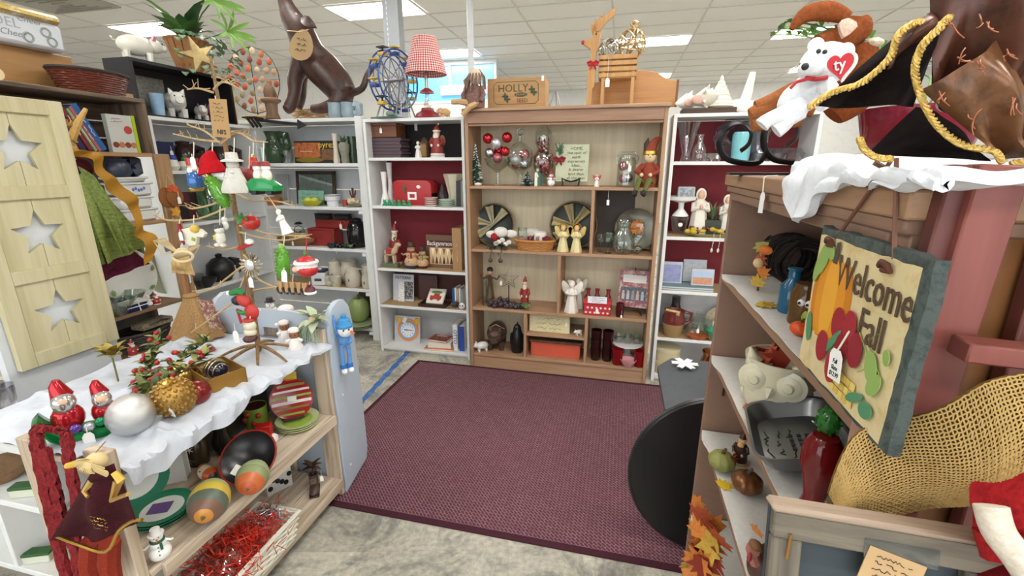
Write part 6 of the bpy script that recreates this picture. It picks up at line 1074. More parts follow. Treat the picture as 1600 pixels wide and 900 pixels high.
t = thing('tan_cabinet','tan wooden box standing on the rustic shelf at the top left corner','box',(EX-.24,1.58,1.922),PI/2); B().lo((-.1,0,0),(.5,.05,.2)).ob('front_panel',mk('#b98b55',.5,'woodx',0,.6,'#a87b49',.04),t,bev=.003); B().lo((-.1,.05,0),(.5,.2,.2)).ob('body',mk('#a87b49',.6),t,bev=.003)
t = thing('gift_box','white round-cornered gift box with gold edge printed NOEL and Cheer','box',(EX-.2,1.59,2.123),PI/2); B().lo((-.1,-.04,0),(.42,.14,.13)).ob('box',mk('#dfe3ea',.5),t,bev=.015); B().lo((-.105,-.045,.13),(.425,.145,.175)).ob('lid',mk('#c3a65c',.35,'worn',.5,3,'#e9dfc0'),t,bev=.015)
txt('NOEL',.06,mk('#aeb3ba',.6),t,(.16,-.041,.09)); txt('Cheer',.04,mk('#8f949c',.6),t,(.28,-.041,.12),shear=.3); txt('Cheer',.04,mk('#8f949c',.6),t,(.2,-.041,.045),shear=.3)
for x,z in ((.05,.1),(.34,.08),(.36,.04),(.26,.04)): B().tube(arc((x,-.041,z),.02,0,360,14)[:-1],.005,5,True).ob('printed_wreath',mk('#9aa49c',.6),t)
for k,(y,z,l) in enumerate(((1.16,1.795,.2),(1.22,1.795,.2),(1.19,1.845,.2),(1.26,1.835,.18),(1.21,1.89,.16))):
    t = thing('cut_log','pale cut birch log, %s in the small pile at the left edge' % ('lowest left','lowest right','second layer left','second layer right','topmost')[k],'log',(-2.3,y-.02,z+.001),0,'birch logs'); B().tube([(0,0,.022),(.14,.01,.024)],.022,10).ob('log',mk('#a58256',.8,'worn'),t); B().lathe([(.0222,0),(.0222,.002),(0,.0025)],12,Matrix.Translation((.14,.01,.024)) @ Matrix.Rotation(PI/2,4,'Y')).ob('cut_face',mk('#d9c39c',.7),t)
# ---- E shelves
cols = (('#b3251f',.030,'red'),('#23244a',.026,'navy'),('#7a2a2c',.018,'maroon'),('#8d9a78',.014,'sage green'),('#a85a58',.016,'dusty pink'),('#245c9c',.03,'blue'))
y = sx(118,EZ[0],EX-.04).y
for k,(c,w_,nm) in enumerate(cols):
    t = book('leaning_book',nm+' hardback leaning left on the top rustic shelf',(EX-.03,y,EZ[0]+w_*.3),w_,.225+.012*(k % 3),.15,c,0,(0,R(-24),PI/2),'#e9e4d6','leaning cookbooks'); y += w_*1.12+.004; scrib(t,.16,w_*.5,1,mk('#e6dfd0',.5),(0,-.0012,.12),(PI/2,R(90),0),'spine_title',k+3,.003)
t = book('apple_cookbook','grey cookbook with red apple circle and lime green spine facing out',sx(199,EZ[0],EX-.05),.15,.205,.03,'#c4c6bf',PI/2,None); B().lo((.06,-.004,0),(.078,.034,.207)).ob('lime_spine',mk('#a9bf2e',.4),t); B().prism([circ(.022,20,(.03,.125))],.002).ob('apple_circle',mk('#b03a34',.4),t,(0,-.0025,0)); scrib(t,.085,.03,2,mk('#a83a34',.5),(-.02,-.001,.175),name='cover_title',seed=22,th=.003)
for k in range(4): B().prism([circ(.016,14,(-.052+.033*k,.042))],.002).ob('food_circle',mk(('#7d3a24','#b5743f')[k % 2],.4),t,(0,-.0025,0))
CC = cer('#dcdcd8',.2)
def cass(label,px,z,w_,d_,h,flower=False):
    q = ez(px,z,.1); T = thing('casserole_dish',label,'dish',q,PI/2,'white casserole stack'); B().lo((-w_/2,-d_/2,0),(w_/2,d_/2,h)).ob('dish',CC,T,bev=.014); B().lo((-w_/2-.008,-d_/2-.008,h-.012),(w_/2+.008,d_/2+.008,h)).ob('rim',CC,T,bev=.004); B().lo((-w_/2-.035,-.03,h-.014),(-w_/2,.03,h-.004)).lo((w_/2,-.03,h-.014),(w_/2+.035,.03,h-.004)).ob('handle',CC,T,bev=.004)
    if flower:
        for k in range(5): B().ell((-.03+.016*k,-d_/2-.001,h*.5+.006*math.sin(k*2)),(.008,.002,.01),8,5).ob('blue_flower',mk('#5a78b5',.5),T)
cass('bottom white casserole dish in the stack on the second rustic shelf',208,EZ[1],.19,.16,.075); cass('middle white casserole dish in the stack',202,EZ[1]+.076,.18,.16,.07); cass('upper white casserole dish printed with blue cornflowers',203,EZ[1]+.147,.17,.15,.08,True); cass('shallow white dish on top of the casserole stack',195,EZ[1]+.228,.16,.14,.03)
pot('blue_pitcher','dark slate blue pitcher standing on the casserole stack','pitcher',[(.045,0),(.06,.02),(.058,.07),(.045,.09),(.05,.1),(.046,.1),(0,.02)],mk('#323a4a',.3),ez(188,EZ[1]+.259,.09),1,PI/2,None,20,[(.05,0,.09),(.1,0,.085),(.1,0,.035),(.06,0,.02)])
snowman('salt_shaker','little snowman shaker beside the bottom casserole',ez(186,EZ[1],.03),.075,PI/2,'#b03030','#a03030')
t = thing('floral_platter','large white floral platter standing on the third rustic shelf','plate',ez(215,EZ[2],.2),PI/2,None,1,(R(-8),0,PI/2)); B().lathe([(0,0),(.13,0),(.17,.015),(.17,.021),(.128,.006),(0,.006)],32,Matrix.Translation((0,.012,.17)) @ Matrix.Rotation(PI/2,4,'X')).ob('plate',cer('#dcdcd4'),t)
for k in range(7): a = k*.9; B().leaf((.14*math.cos(a),-.012,.17+.14*math.sin(a)),(.16*math.cos(a+.25),-.012,.17+.16*math.sin(a+.25)),.025,(0,-1,0),.05).ob('painted_leaf',mk('#7f9a5c',.5),t)
for k,(px,d) in enumerate(((184,.05),(200,.14))): t = pot('pressed_glass_bowl','fluted clear glass bowl on the third rustic shelf, '+('near the shutter','in front of the platter')[k],'bowl',[(.05,0),(.06,.02),(.1,.09),(.095,.09),(.055,.025),(0,.01)],gls('#d5ded8'),ez(px,EZ[2],d),1,0,None,30,None,None,12,.06)
p = ez(211,EZ[2],.03); t = thing('napkin_bundle','navy and white napkins tied with ribbon on the third rustic shelf','napkins',p,PI/2); B().lo((-.06,-.03,0),(.06,.03,.045)).ob('navy_napkins',fab('#232b52'),t,bev=.006); B().lo((-.07,-.034,.045),(.06,.03,.065)).ob('white_napkins',fab('#dcdad2'),t,bev=.005); B().tube([(-.062,-.033,.03),(.062,-.034,.03)],.003,5).tube([(.01,-.034,0),(.0,-.036,.066)],.003,5).ob('ribbon',WHT,t)
santa('salt_shaker','round red Santa shaker on the third rustic shelf',ez(245,EZ[2],.03),.07,PI/2,'#a8342e','#ece6dc',None,'shaker',1.3); snowman('salt_shaker','white snowman shaker beside the round Santa shaker',ez(234,EZ[2],.03),.07,PI/2,'#dcd8d0','#ece6dc')
basket('black_basket','dark woven basket on the lowest visible rustic shelf',ez(226,EZ[3],.13),.09,.15,.1,mk('#2c2420',.6),0,1.1,None,8); p = ez(240,EZ[3]+.1,.1); t = thing('strapped_hamper','tan and black strapped hamper resting on the dark basket','hamper',(p.x,p.y,EZ[3]+.112),PI/2); B().lo((-.1,-.05,0),(.1,.05,.04)).ob('lid',mk('#8a7c62',.8,'worn',0,4,'#2a241e'),t,bev=.006); B().tube([(-.06,-.052,.03),(0,-.07,.05),(.06,-.052,.03)],.005,5).ob('strap',BLK,t)
santa('small_santa','small red Santa figure in front of the dark basket',ez(209,EZ[3],.03),.1,PI/2,'#a5352c','#e2ddd2',None,'figurine',1.1); t = thing('glass_saucer','clear glass saucer with white tag in front of the dark basket','saucer',ez(240,EZ[3],.04)); B().lathe([(.04,0),(.07,.015),(.067,.017),(0,.004)],20).ob('saucer',CLEAR,t); B().lo((-.005,-.02,.018),(.0,.02,.05)).ob('price_tag',WHITE_TAG,t)
# ---- D shelves
def dpot(label,cat,prof,mat,px,z,d=.1,handle=None,s=1,name=None): return pot(name or cat,label,cat,prof,mat,dz(px,z,d),s,PI/2,None,18,handle)
t = book('navy_tin','tall navy blue canister on the left white shelf',dz(266,DZ[0],.1),.13,.2,.1,'#1d2450',PI/2,None,'#1d2450',None,'tin'); tag(t,(.03,-.01,.17),.05,.03)
BP = mk('#33221e',.15); dpot('dark brown teapot with long spout on the left white shelf','pitcher',[(.05,0),(.08,.06),(.07,.13),(.04,.17),(.045,.19),(0,.2)],BP,292,DZ[0],.16,[(.07,0,.15),(.13,0,.14),(.12,0,.06),(.075,0,.05)],1.1,'brown_teapot'); B().tube([(-.07,0,.07),(-.12,0,.13),(-.17,0,.18)],[.03,.018,.012],8).ob('spout',BP,bpy.data.objects['brown_teapot']); dpot('glossy dark brown bean pot with loop handle on the left white shelf','pot',[(.06,0),(.095,.06),(.085,.13),(.06,.16),(.055,.16),(0,.02)],BP,350,DZ[0],.12,[(.08,0,.14),(.14,0,.13),(.13,0,.05),(.09,0,.04)],1.15,'bean_pot'); dpot('dark brown lidded casserole between the two brown pots','dish',[(.08,0),(.1,.03),(.1,.09),(.06,.12),(.015,.13),(0,.15)],BP,318,DZ[0],.08,None,1,'brown_casserole')
t = pot('hen_dish','white hen shaker with blue head beside the navy canister','shaker',[(.03,0),(.045,.03),(.03,.075),(0,.08)],cer('#dcd8cc'),dz(272,DZ[0],.03),1,PI/2); B().ell((0,-.01,.085),.024,10,8).ob('head',cer('#33499c'),t); t = pot('hen_dish','white hen shaker with green head beside the blue-headed one','shaker',[(.03,0),(.045,.03),(.03,.065),(0,.07)],cer('#dcd8cc'),dz(290,DZ[0],.03),1,PI/2); B().ell((0,-.01,.075),.024,10,8).ob('head',cer('#3a7a4c'),t)
dpot('tall pale green glass jar on the second left white shelf','jar',[(.07,0),(.1,.05),(.1,.2),(.06,.26),(.06,.3),(.055,.3),(0,.02)],gls('#b9d6bc'),332,DZ[1],.1,None,1,'green_glass_jar')
for k,px in enumerate((278,290,302)):
    for j in range(2): t = book('dark_box','dark red and black packaged box, %s %s on the second left shelf' % (('left','middle','right')[k],('lower','upper')[j]),tuple(dz(px,DZ[1]+.11*j,.08+.03*k)),.09,.108,.06,('#3a1f1f','#221b1c','#5a2426')[(k+j) % 3],PI/2,None,'#2c2222','dark packaged boxes','box')
t = thing('welcome_plaque','small sage green WELCOME plaque on the third left shelf','sign',dz(270,DZ[2]+.19,.02),PI/2,None,1,(0,R(-8),PI/2)); t.location = dz(280,DZ[1]-.16,.0); B().lo((-.1,0,0),(.1,.012,.07)).ob('board',mk('#7f8c74',.7),t,bev=.003); txt('WELCOME',.04,mk('#dfe0d6',.6),t,(0,-.001,.035)); B().tube([(-.07,.01,.07),(0,.02,.135),(.07,.01,.07)],.002,4).ob('hanger',STRING,t)
t = thing('round_sage_plate','sage green round plate standing on the third left shelf','plate',dz(266,DZ[2],.16),PI/2,None,1,(R(-8),0,PI/2)); B().lathe([(0,0),(.12,0),(.15,.015),(.15,.02),(.118,.006),(0,.006)],28,Matrix.Translation((0,.01,.15)) @ Matrix.Rotation(PI/2,4,'X')).ob('plate',mk('#a5a98a',.5),t)
dpot('glossy black teapot on the third left shelf','teapot',[(.06,0),(.1,.06),(.09,.13),(.05,.17),(.02,.18),(.025,.2),(0,.21)],BLK,348,DZ[2],.1,[(.09,0,.13),(.15,0,.12),(.14,0,.05),(.1,0,.04)],1.1,'black_teapot'); dpot('small black bowl nested beside the black teapot','bowl',[(.04,0),(.08,.05),(.085,.07),(.08,.07),(0,.015)],BLK,322,DZ[2],.05,None,1,'black_bowl'); dpot('white bottle with narrow neck in front of the black teapot','bottle',[(.03,0),(.035,.07),(.015,.1),(.018,.12),(0,.12)],cer('#c9c9cc'),368,DZ[2],.03,None,1,'white_bottle'); dpot('clear cut glass jar on the third left shelf','jar',[(.05,0),(.055,.12),(.05,.12),(0,.01)],gls('#d8dcda'),308,DZ[2],.05,None,1,'cut_glass_jar')
t = thing('hanging_spoon','white enamel ladle hanging beside the rustic shelf post','spoon',(EX+.03,2.285,.8),PI/2); B().tube([(0,0,.0),(0,-.01,.2)],.006,6).ob('handle',cer('#dcdcdc'),t); B().ell((0,-.01,.23),(.035,.012,.045),12,8).ob('ladle_bowl',cer('#dcdcdc'),t); B().ell((0,.008,.0),(.006,.02,.006),6,5).ob('hook',BLK,t)
# felt pumpkin on the post
p = onx(267,308,EX+.02); t = thing('felt_pumpkin','brown felt pumpkin hanging with orange leaf and tag on the wooden post','decoration',(p.x,p.y,p.z),PI/2); PK = fab('#94603a','#7d4d2c')
for x,w_ in ((-.028,.045),(.022,.055)): B().prism([circ(1,24,(x,0),w_,.06)],.008,.002).ob('felt_lobe',PK,t,(0,.0 if x < 0 else -.009,0))
B().tube([(-.02,0,.05),(0,.0,.14),(.04,-.01,.05)],.002,4).ob('twine',mk('#c9b48c',.9),t)
for k in range(5): B().leaf((.01,-.012,.045),(.01+.04*math.cos(k*.9-.4),-.014,.045+.035*math.sin(k*.9-.4)),.025,(0,-1,0),.05).ob('orange_leaf',mk('#d0592a',.7),t)
for k in range(5): B().leaf((.0,-.012,-.09),(.035*math.cos(k*1.25),-.014,-.09+.035*math.sin(k*1.25)),.025,(0,-1,0),.05).ob('yellow_leaf',mk('#d69a2e',.7),t)
tag(t,(.035,-.02,.03),.045,.03)
# leaf fairy doll hanging between shutter and rustic shelf
XF = -2.42; t = thing('leaf_fairy_doll','fabric leaf fairy with large green leaf skirt and gold ribbon beside the shutter','doll',(0,0,0)); GLF = mk('#7f8c3f',.7,'woody',0,2.2,'#56632a',.8);
qs([(112,268),(128,262),(172,405),(150,420)],.03,XF,None,.012,14,2,.003).ob('leaf_petal',GLF,t); qs([(115,262),(140,275),(232,384),(165,412)],.06,XF+.03,None,.015,16,2,.003).ob('leaf_petal',mk('#8d9a4a',.7,'woody',0,2.2,'#626f30',.8),t); qs([(122,260),(150,285),(208,392),(190,398)],.05,XF+.07,None,.01,12,2,.003).ob('leaf_petal',GLF,t)
qs([(150,400),(200,385),(232,412),(160,440)],.03,XF-.02,None,.01,12,2,.003).ob('maroon_underskirt',fab('#5e1f34','#3d1422'),t); B().ell(onx(128,262,XF+.03),(.04,.04,.05),12,8).ob('bodice',fab('#4a1a20'),t); B().ell(onx(103,232,XF+.02),(.04,.035,.045),12,8).ob('head',fab('#c9a878'),t)
path = [onx(*q,XF+.1) for q in ((100,236),(130,240),(150,246),(160,270),(176,288),(200,310),(214,328),(216,360),(232,372),(236,400),(226,412))]
pp,_ = smooth(path,[0]*len(path),5)
def rib(u,v): i = min(int(u*(len(pp)-1)),len(pp)-2); f = u*(len(pp)-1)-i; q = pp[i].lerp(pp[i+1],f); return q+Vector((.012*math.sin(u*40),(v-.5)*.055*(1+.3*math.sin(u*17)),(v-.5)*.02))
B().sheet(rib,50,4,.0015).ob('gold_ribbon',mk('#b5852f',.4,'cloth',0,2,'#8d6320'),t)
b = B(); rr = random.Random(8)
for k in range(60): q = onx(rr.uniform(86,112),rr.uniform(182,250),XF+rr.uniform(-.02,.05)); b.tube([q,q+Vector((rr.uniform(-.02,.03),rr.uniform(-.03,.03),rr.uniform(-.04,.04)))],.005,4)
b.ob('gold_moss_wing',mk('#b0894a',.8,'worn',0,6,'#7d5c2a',.5),t); B().tube([onx(100,250,XF+.02),onx(120,195,XF+.04),onx(134,170,XF+.04)],[.02,.015,.008],6).ob('gold_arm',mk('#c39a55',.6,'worn',0,6),t); B().tube([onx(110,240,XF),onx(104,200,XF-.05),(-2.26,1.46,1.76)],.003,4).ob('hanging_wire',BLK,t)
# ================================================================ twig tree
TB_ = Vector((-1.405,1.417,.792)); tt = thing('twig_tree','bare gold twig tree hung with ornaments on the white cloth','tree',tuple(TB_)); TWG = mk('#8a6a42',.6,'worn',0,4,'#5c452b',.3); TWL = mk('#b49a70',.7)
B().tube(*smooth([(0,0,.02),(.004,0,.3),(-.006,0,.6),(0,0,.9),(-.004,0,1.12)],[.011,.010,.009,.007,.004]),8).ob('trunk',TWG,tt)
for a in (200,250,310,350,40,110): c,s = math.cos(R(a)),math.sin(R(a)); B().tube(*smooth([(0,0,.05),(.05*c,.05*s,.045),(.11*c,.11*s,.025),(.155*c,.155*s,.003)],[.007,.007,.006,.004]),6).ob('foot',TWG,tt)
def br(a,mids,b_,dy=0,r=.0045):
    P = [ony(*a,1.417)-TB_]+[ony(*m,1.417+dy*(i+1)/(len(mids)+1))-TB_ for i,m in enumerate(mids)]+[ony(*b_,1.417+dy)-TB_]; pts,rs = smooth(P,[r]+[r*.8]*len(mids)+[r*.4],4); o = B().tube(pts,rs,5); rr = random.Random(int(b_[0]))
    for k in range(5): q = pts[int(len(pts)*(.35+.13*k)) % len(pts)]; o.tube([q,q+Vector((rr.uniform(-.035,.035),rr.uniform(-.03,.03),rr.uniform(0,.03)))],[.002,.001],4)
    o.ob('branch',TWL,tt)
for a,m,b_,dy in (((345,222),[(310,218)],(270,209),-.06),((345,225),[(320,205)],(292,195),.08),((346,225),[(372,208),(395,220)],(418,222),-.08),((346,222),[(365,205)],(392,212),.09),((334,140),[(350,128)],(380,142),-.03),((334,145),[(310,138)],(292,140),-.05),((331,120),[(345,122)],(362,132),.06),
    ((358,300),[(335,318),(300,326)],(290,320),-.06),((360,322),[(310,342),(262,344)],(240,336),-.1),((362,298),[(390,312),(430,314)],(462,322),-.09),((360,302),[(400,300)],(430,305),.08),((372,362),[(410,372),(450,375)],(487,366),-.1),((372,352),[(420,365),(455,368)],(486,372),.04),((375,385),[(350,390)],(322,384),-.07),
    ((380,415),[(350,438),(335,450)],(300,455),-.05),((384,420),[(410,440),(440,452)],(470,460),-.09),((383,432),[(365,470),(340,490)],(298,520),-.12),((390,455),[(420,450)],(455,452),.04)): br(a,m,b_,dy)
t_ = B().lo((-.036,0,-.062),(.036,.0012,.062)).ob('kraft_tag',mk('#b08d5e',.85),tt,ony(343,185,1.36)-TB_,(0,R(4),0)); scrib(t_,.055,.07,5,mk('#6b5335',.8),(0,-.001,.02),seed=5,th=.0012); txt('NFS',.022,INK,t_,(.004,-.001,-.045)); B().tube([ony(338,160,1.36)-TB_,ony(336,150,1.4)-TB_],.0015,4).ob('tag_string',STRING,tt)
b = B(); qq = ony(318,85,1.43)-TB_; B().prism([star(.062,.36,5,(0,0),1.9)],.012,.003).ob('tin_star',mk('#a08a5c',.35,'worn',.6,3,'#7a6742'),tt,qq+Vector((0,-.02,-.005)),(R(-8),0,.95)); B().tube([qq+Vector((.0,-.01,-.06)),(0,0,1.08)],.004,5).ob('star_wire',mk('#7a6742',.5),tt)
# ---- ornaments on the tree
def hang(name,label,px,py,top,dy=-.03,cat='ornament',cord=STRING,s=None):
    """ornament origin at its centre; cord runs up to the image height 'top'"""
    q = ony(px,py,1.417+dy); T = thing(name,label,cat,q,0,'ornaments on the twig tree',s or 1); k = s or 1; a = (ony(px,top,1.417+dy)-q)/k; B().tube([(0,0,.012/k),a],.0016/k,4).ob('hanging_cord',cord,T); return T
def O(b,n,m,T,**k): return b.ob(n,m,T,**k)
u = .0026
T = hang('nutcracker_ornament','glass nutcracker ornament with red hat and blue coat on the twig tree',303,272,222,-.06); O(B().lathe([(.022,-.05),(.026,-.035),(.024,.0),(.016,.01)],14),'blue_coat',mk('#3f6aa5',.12,'plain',.3),T); O(B().ell((0,0,.02),(.017,.017,.018),12,8),'head',SKIN,T); O(B().lathe([(.018,.03),(.02,.055),(0,.058)],14),'red_hat',mk('#b32a26',.12),T); O(B().lathe([(.02,-.06),(.026,-.05),(.02,-.045)],12),'gold_base',GOLD,T); O(B().ell((0,-.014,.012),(.01,.008,.012),8,6),'white_beard',WHT,T)
T = hang('santa_hat_ornament','red felt Santa hat ornament with white brim and tag',332,262,222,-.09); O(B().tube(*smooth([(.0,0,-.02),(-.005,0,.025),(.012,0,.055)],[.048,.03,.006]),12),'felt_hat',fab('#b3171f'),T); O(B().tube([(-.052,0,-.012),(0,-.01,-.028),(.05,0,-.03)],.014,8),'white_brim',fab('#f0eeec'),T); tag(T,(-.03,-.045,.045),.042,.01)
def pickle(label,px,py,top,dy,cap,rot,L_=.06):
    T = hang('pickle_ornament',label,px,py,top,dy); T.rotation_euler = (0,rot,0); b = B(); b.tube(*smooth([(0,0,.06*L_/.06),(.004,0,.02),(.002,0,-.03),(-.006,0,-.06)],[.008,.021,.022,.008]),14)
    for k in range(60): a,z = k*2.4,-.05+.1*k/60; b.ell((.021*math.cos(a),.021*math.sin(a),z),.004,5,4)
    O(b,'pickle',mk('#5d9a2e',.12,'plain',0,8,'#2f6a1e'),T); O(B().lathe([(.01,.055),(.01,.068),(0,.07)],10),'cap',cap,T); return T
pickle('bright green glass pickle ornament below the Santa hat',341,299,275,-.115,GOLD,-.5); T = pickle('dark green glass pickle ornament with white tag left of the Santa ball',441,411,352,-.09,mk('#8fbf4a',.3),.1); tag(T,(.03,-.03,-.005),.045,.01)
T = hang('plaster_snowman','white plaster snowman ornament with brimmed hat on the twig tree',366,272,215,-.11); PLS = mk('#cbc8c0',.8,'plain',0,5,'#b5b1a6',.6); O(B().lathe([(.042,-.062),(.044,-.05),(.032,-.015),(.024,.005),(.02,.02)],16,flute=5,fl=.06),'robe',PLS,T); O(B().ell((0,0,.032),(.02,.02,.02),12,8),'head',PLS,T); O(B().lathe([(.034,.04),(.034,.045),(.02,.05),(.018,.07),(0,.072)],14),'hat',PLS,T)
for k in range(4): O(B().ell((.012*math.cos(k*2),-.032+.004*k,-.045+.017*k),(.01,.006,.006),6,5),'relief',PLS,T)
T = hang('cardinal_ornament','dark red cardinal bird ornament behind the plaster snowman',390,274,228,.0); O(B().ell((0,0,0),(.03,.022,.024),12,8,(0,.5,0)).tube([(-.02,0,.01),(-.04,0,.03)],[.016,.003],6),'body',mk('#7e221c',.5),T); O(B().leaf((.02,0,-.005),(.06,0,-.04),.03),'tail',mk('#6a1c18',.5),T)
T = hang('red_lantern_ornament','small red glass lantern ornament on the upper right branch',396,256,222,.02); O(B().lathe([(.012,-.02),(.018,0),(.012,.022),(0,.024)],8),'lantern',mk('#c23a2c',.1),T); O(B().lathe([(.006,.024),(.006,.032),(0,.034)],8),'cap',GOLD,T)
T = hang('green_car_ornament','green car ornament carrying two penguins with presents',412,284,222,-.08); GC = mk('#1f8a4c',.15); O(B().prism([[(-.052,-.03),(.052,-.03),(.055,-.012),(.035,-.002),(.02,.012),(-.028,.012),(-.05,-.004)]],.045,.004,Matrix.Translation((0,-.022,0))),'car',GC,T)
for x in (-.03,.032): O(B().lathe([(.013,0),(.013,.05),(0,.05)],12,Matrix.Translation((x,.028,-.031)) @ Matrix.Rotation(PI/2,4,'X')),'wheel',BLK,T)
for x in (-.018,.016): O(B().ell((x,0,.02),(.018,.016,.022),10,8),'penguin_body',cer('#ece4d0'),T); h_ = O(B().ell((x,0,.046),(.015,.014,.014),10,8),'penguin_head',WHT,T); O(B().lathe([(.016,.052),(.012,.066),(0,.068)],10,Matrix.Translation((x,0,0))),'knit_cap',mk('#8d2a2a',.6),T)
T = hang('flying_angel_ornament','flat cream flying angel ornament with yellow hair and green heart',303,364,336,-.06); CA = mk('#e0dcc6',.5); O(B().prism([[(-.065,.01),(-.02,.02),(.03,.014),(.05,-.002),(.04,-.016),(.012,-.014),(.0,-.045),(-.03,-.05),(-.055,-.03)]],.012,.002),'gown',CA,T); O(B().ell((.012,-.004,.016),(.019,.014,.015),10,8),'yellow_hair',mk('#d9b64a',.6),T); O(B().box((-.004,-.002,-.024),(.014,.006,.012),(0,.3,0)),'green_patch',mk('#8fa536',.6),T); O(B().ell((-.062,0,.0),(.016,.008,.014),8,6),'red_shoe',mk('#9a3038',.5),T)
T = hang('cat_ornament','white and grey cat ornament holding a daffodil',344,366,322,-.05); O(B().ell((0,0,-.015),(.02,.016,.026),10,8).ell((-.012,-.008,-.04),(.012,.012,.008),8,6).ell((.014,-.008,-.04),(.012,.012,.008),8,6).ell((0,0,.016),(.019,.016,.016),10,8),'body',cer('#dcd8cc'),T); O(B().ell((-.004,-.0,.024),(.02,.016,.011),10,6).tube([(-.014,0,.028),(-.017,0,.042)],[.006,.001],5).tube([(.012,0,.028),(.016,0,.042)],[.006,.001],5),'grey_ears',mk('#4a4a4e',.5),T); O(B().prism([star(.016,.5,6,(-.024,-.014))],.005),'daffodil',mk('#dcc24a',.5),T)
T = hang('tomato_ornament','red strawberry ornament with green leaves wound on the trunk',392,348,332,-.04); O(B().ell((0,0,0),(.033,.03,.028),14,10),'fruit',mk('#b32a22',.25),T)
for k in range(5): O(B().leaf((-.012,-.01,.016),(-.012+.03*math.cos(k*1.3),-.03,.016+.026*math.sin(k*1.3)),.018,(0,-1,0)),'leaf',mk('#2c7a3a',.4),T)
T = angel('white_angel_ornament','white porcelain angel ornament hanging on gold cord above the dough bowl',tuple(ony(450,366,1.33)),.095,0,'#e9e4da',None,'#e6e0d4',None,False,'ornament',True,cer('#e8e2d8')); T.rotation_euler = (0,R(-20),0); T['group'] = 'ornaments on the twig tree'; B().tube([(0,0,.95),(-.12,0,1.5)],.02,5).ob('gold_cord',mk('#c9ad7c',.6),T)
T = hang('santa_ball_ornament','round Santa face ball ornament with red ribbon',479,416,372,-.11,cord=mk('#c8262a',.6)); O(B().ell((0,0,0),(.037,.035,.037),18,12),'ball',mk('#e6e2de',.3),T); O(B().ell((0,0,0),(.0375,.0355,.0375),18,12,None,lambda x,y,z: (x,y,z) if z > .45 else (x*.97,y*.97,z)),'red_cap',mk('#b32a30',.35),T); O(B().ell((.006,-.003,-.012),(.034,.035,.024),14,8),'red_coat',mk('#b8282c',.35),T); O(B().lathe([(.039,.008),(.041,.014),(.038,.02)],18),'white_fur',fab('#eeeae4'),T); O(B().ell((-.026,-.024,-.008),(.012,.012,.011),8,6),'face',SKIN,T); O(B().ell((0,0,.044),(.008,.008,.012),8,6),'green_stem',mk('#5a7a3a',.6),T)
T = hang('wire_star_ornament','silver beaded wire starburst ornament with tag on the trunk',391,414,398,-.12); b = B(); rr = random.Random(2)
for k in range(46): a = k*.137*2*PI/6.28*2.4; r0,r1 = .018,.04+rr.uniform(-.006,.006); b.tube([(r0*math.cos(a),0,r0*math.sin(a)),(r1*math.cos(a+.12),rr.uniform(-.01,.01),r1*math.sin(a+.12))],.0022,4)
O(b,'wire_rays',met('#b7ab90',.35),T); O(B().ell((0,-.004,0),(.02,.008,.02),14,8),'jewel',mk('#d8dade',.1,'plain',.5),T); tag(T,(.01,-.02,-.035),.038,.006)
T = hang('parrot_elf_ornament','red, green and black carved elf ornament on the lower tree',384,474,436,-.11,cord=mk('#a8242a',.6)); O(B().ell((-.005,0,.01),(.032,.02,.022),10,8,(0,.6,0)),'red_body',mk('#b8342a',.5),T); O(B().ell((-.035,0,.008),(.022,.018,.018),10,8),'black_hat',mk('#211c1d',.5),T); O(B().tube([(-.06,0,.035),(-.02,0,.045),(.0,0,.035)],[.01,.014,.008],7),'green_cap',mk('#1f7a3a',.5),T); O(B().ell((-.068,0,.034),.01,8,6),'pompom',WHT,T); O(B().ell((.025,-.005,-.03),(.03,.016,.03),10,8),'red_skirt',mk('#b52f28',.5),T); O(B().tube([(-.03,-.01,-.03),(0,-.015,-.035),(.02,-.01,-.025)],.008,6),'green_leaves',mk('#2c7a3a',.5),T); O(B().tube([(-.03,-.012,-.02),(-.02,-.014,-.075)],.005,5),'red_ribbon',mk('#b8202a',.6),T)
T = hang('boot_bear_ornament','cream bear ornament with brown boots at the bottom of the tree',391,514,494,-.13); O(B().ell((0,0,.012),(.024,.02,.024),10,8).ell((-.002,0,-.012),(.024,.02,.02),10,8),'body',cer('#d8ceb4'),T); O(B().ell((.004,-.01,-.034),(.026,.026,.014),10,8),'brown_boots',mk('#4a2420',.4),T); O(B().lathe([(.018,.03),(.022,.034),(.018,.04)],12),'red_collar',mk('#a83028',.6),T); tag(T,(-.06,-.01,.02),.05,.03)
T = hang('snow_pair_ornament','pair of small white snowmen ornaments beside the trunk at the left',352,352,318,-.03); O(B().ell((0,0,0),(.014,.012,.018),8,6).ell((.0,0,.022),.011,8,6),'snowman',cer('#e4e2dc'),T)
T = hang('gold_reindeer_ornament','tan wooden reindeer cluster with black hooves on the low right branch',458,445,428,-.1)
for k in range(5): O(B().tube([(-.05+.025*k,0,.01),(-.045+.025*k,-.01,-.025)],[.012,.006],7),'antler_twist',mk('#b08a5c',.6),T); O(B().tube(arc((-.05+.025*k,-.008,-.02),.012,0,300,8),.004,5),'black_curl',BLK,T)
T = hang('maroon_bell_ornament','small maroon and white bell ornament at the tip of the low right branch',484,450,440,-.1); O(B().lathe([(.02,-.02),(.016,0),(.006,.012),(0,.013)],12),'bell',mk('#5e1f2c',.3),T); O(B().lathe([(.0205,-.02),(.021,-.014),(.019,-.012)],12),'white_band',WHT,T)
T = hang('red_hood_ornament','thin red hooded figure hanging left of the trunk',281,358,342,-.06); O(B().tube([(0,0,.02),(.003,0,-.02),(.006,0,-.06)],[.006,.01,.003],8),'hood',mk('#8e1f26',.6),T); tag(T,(.012,-.012,.0),.035,.008)
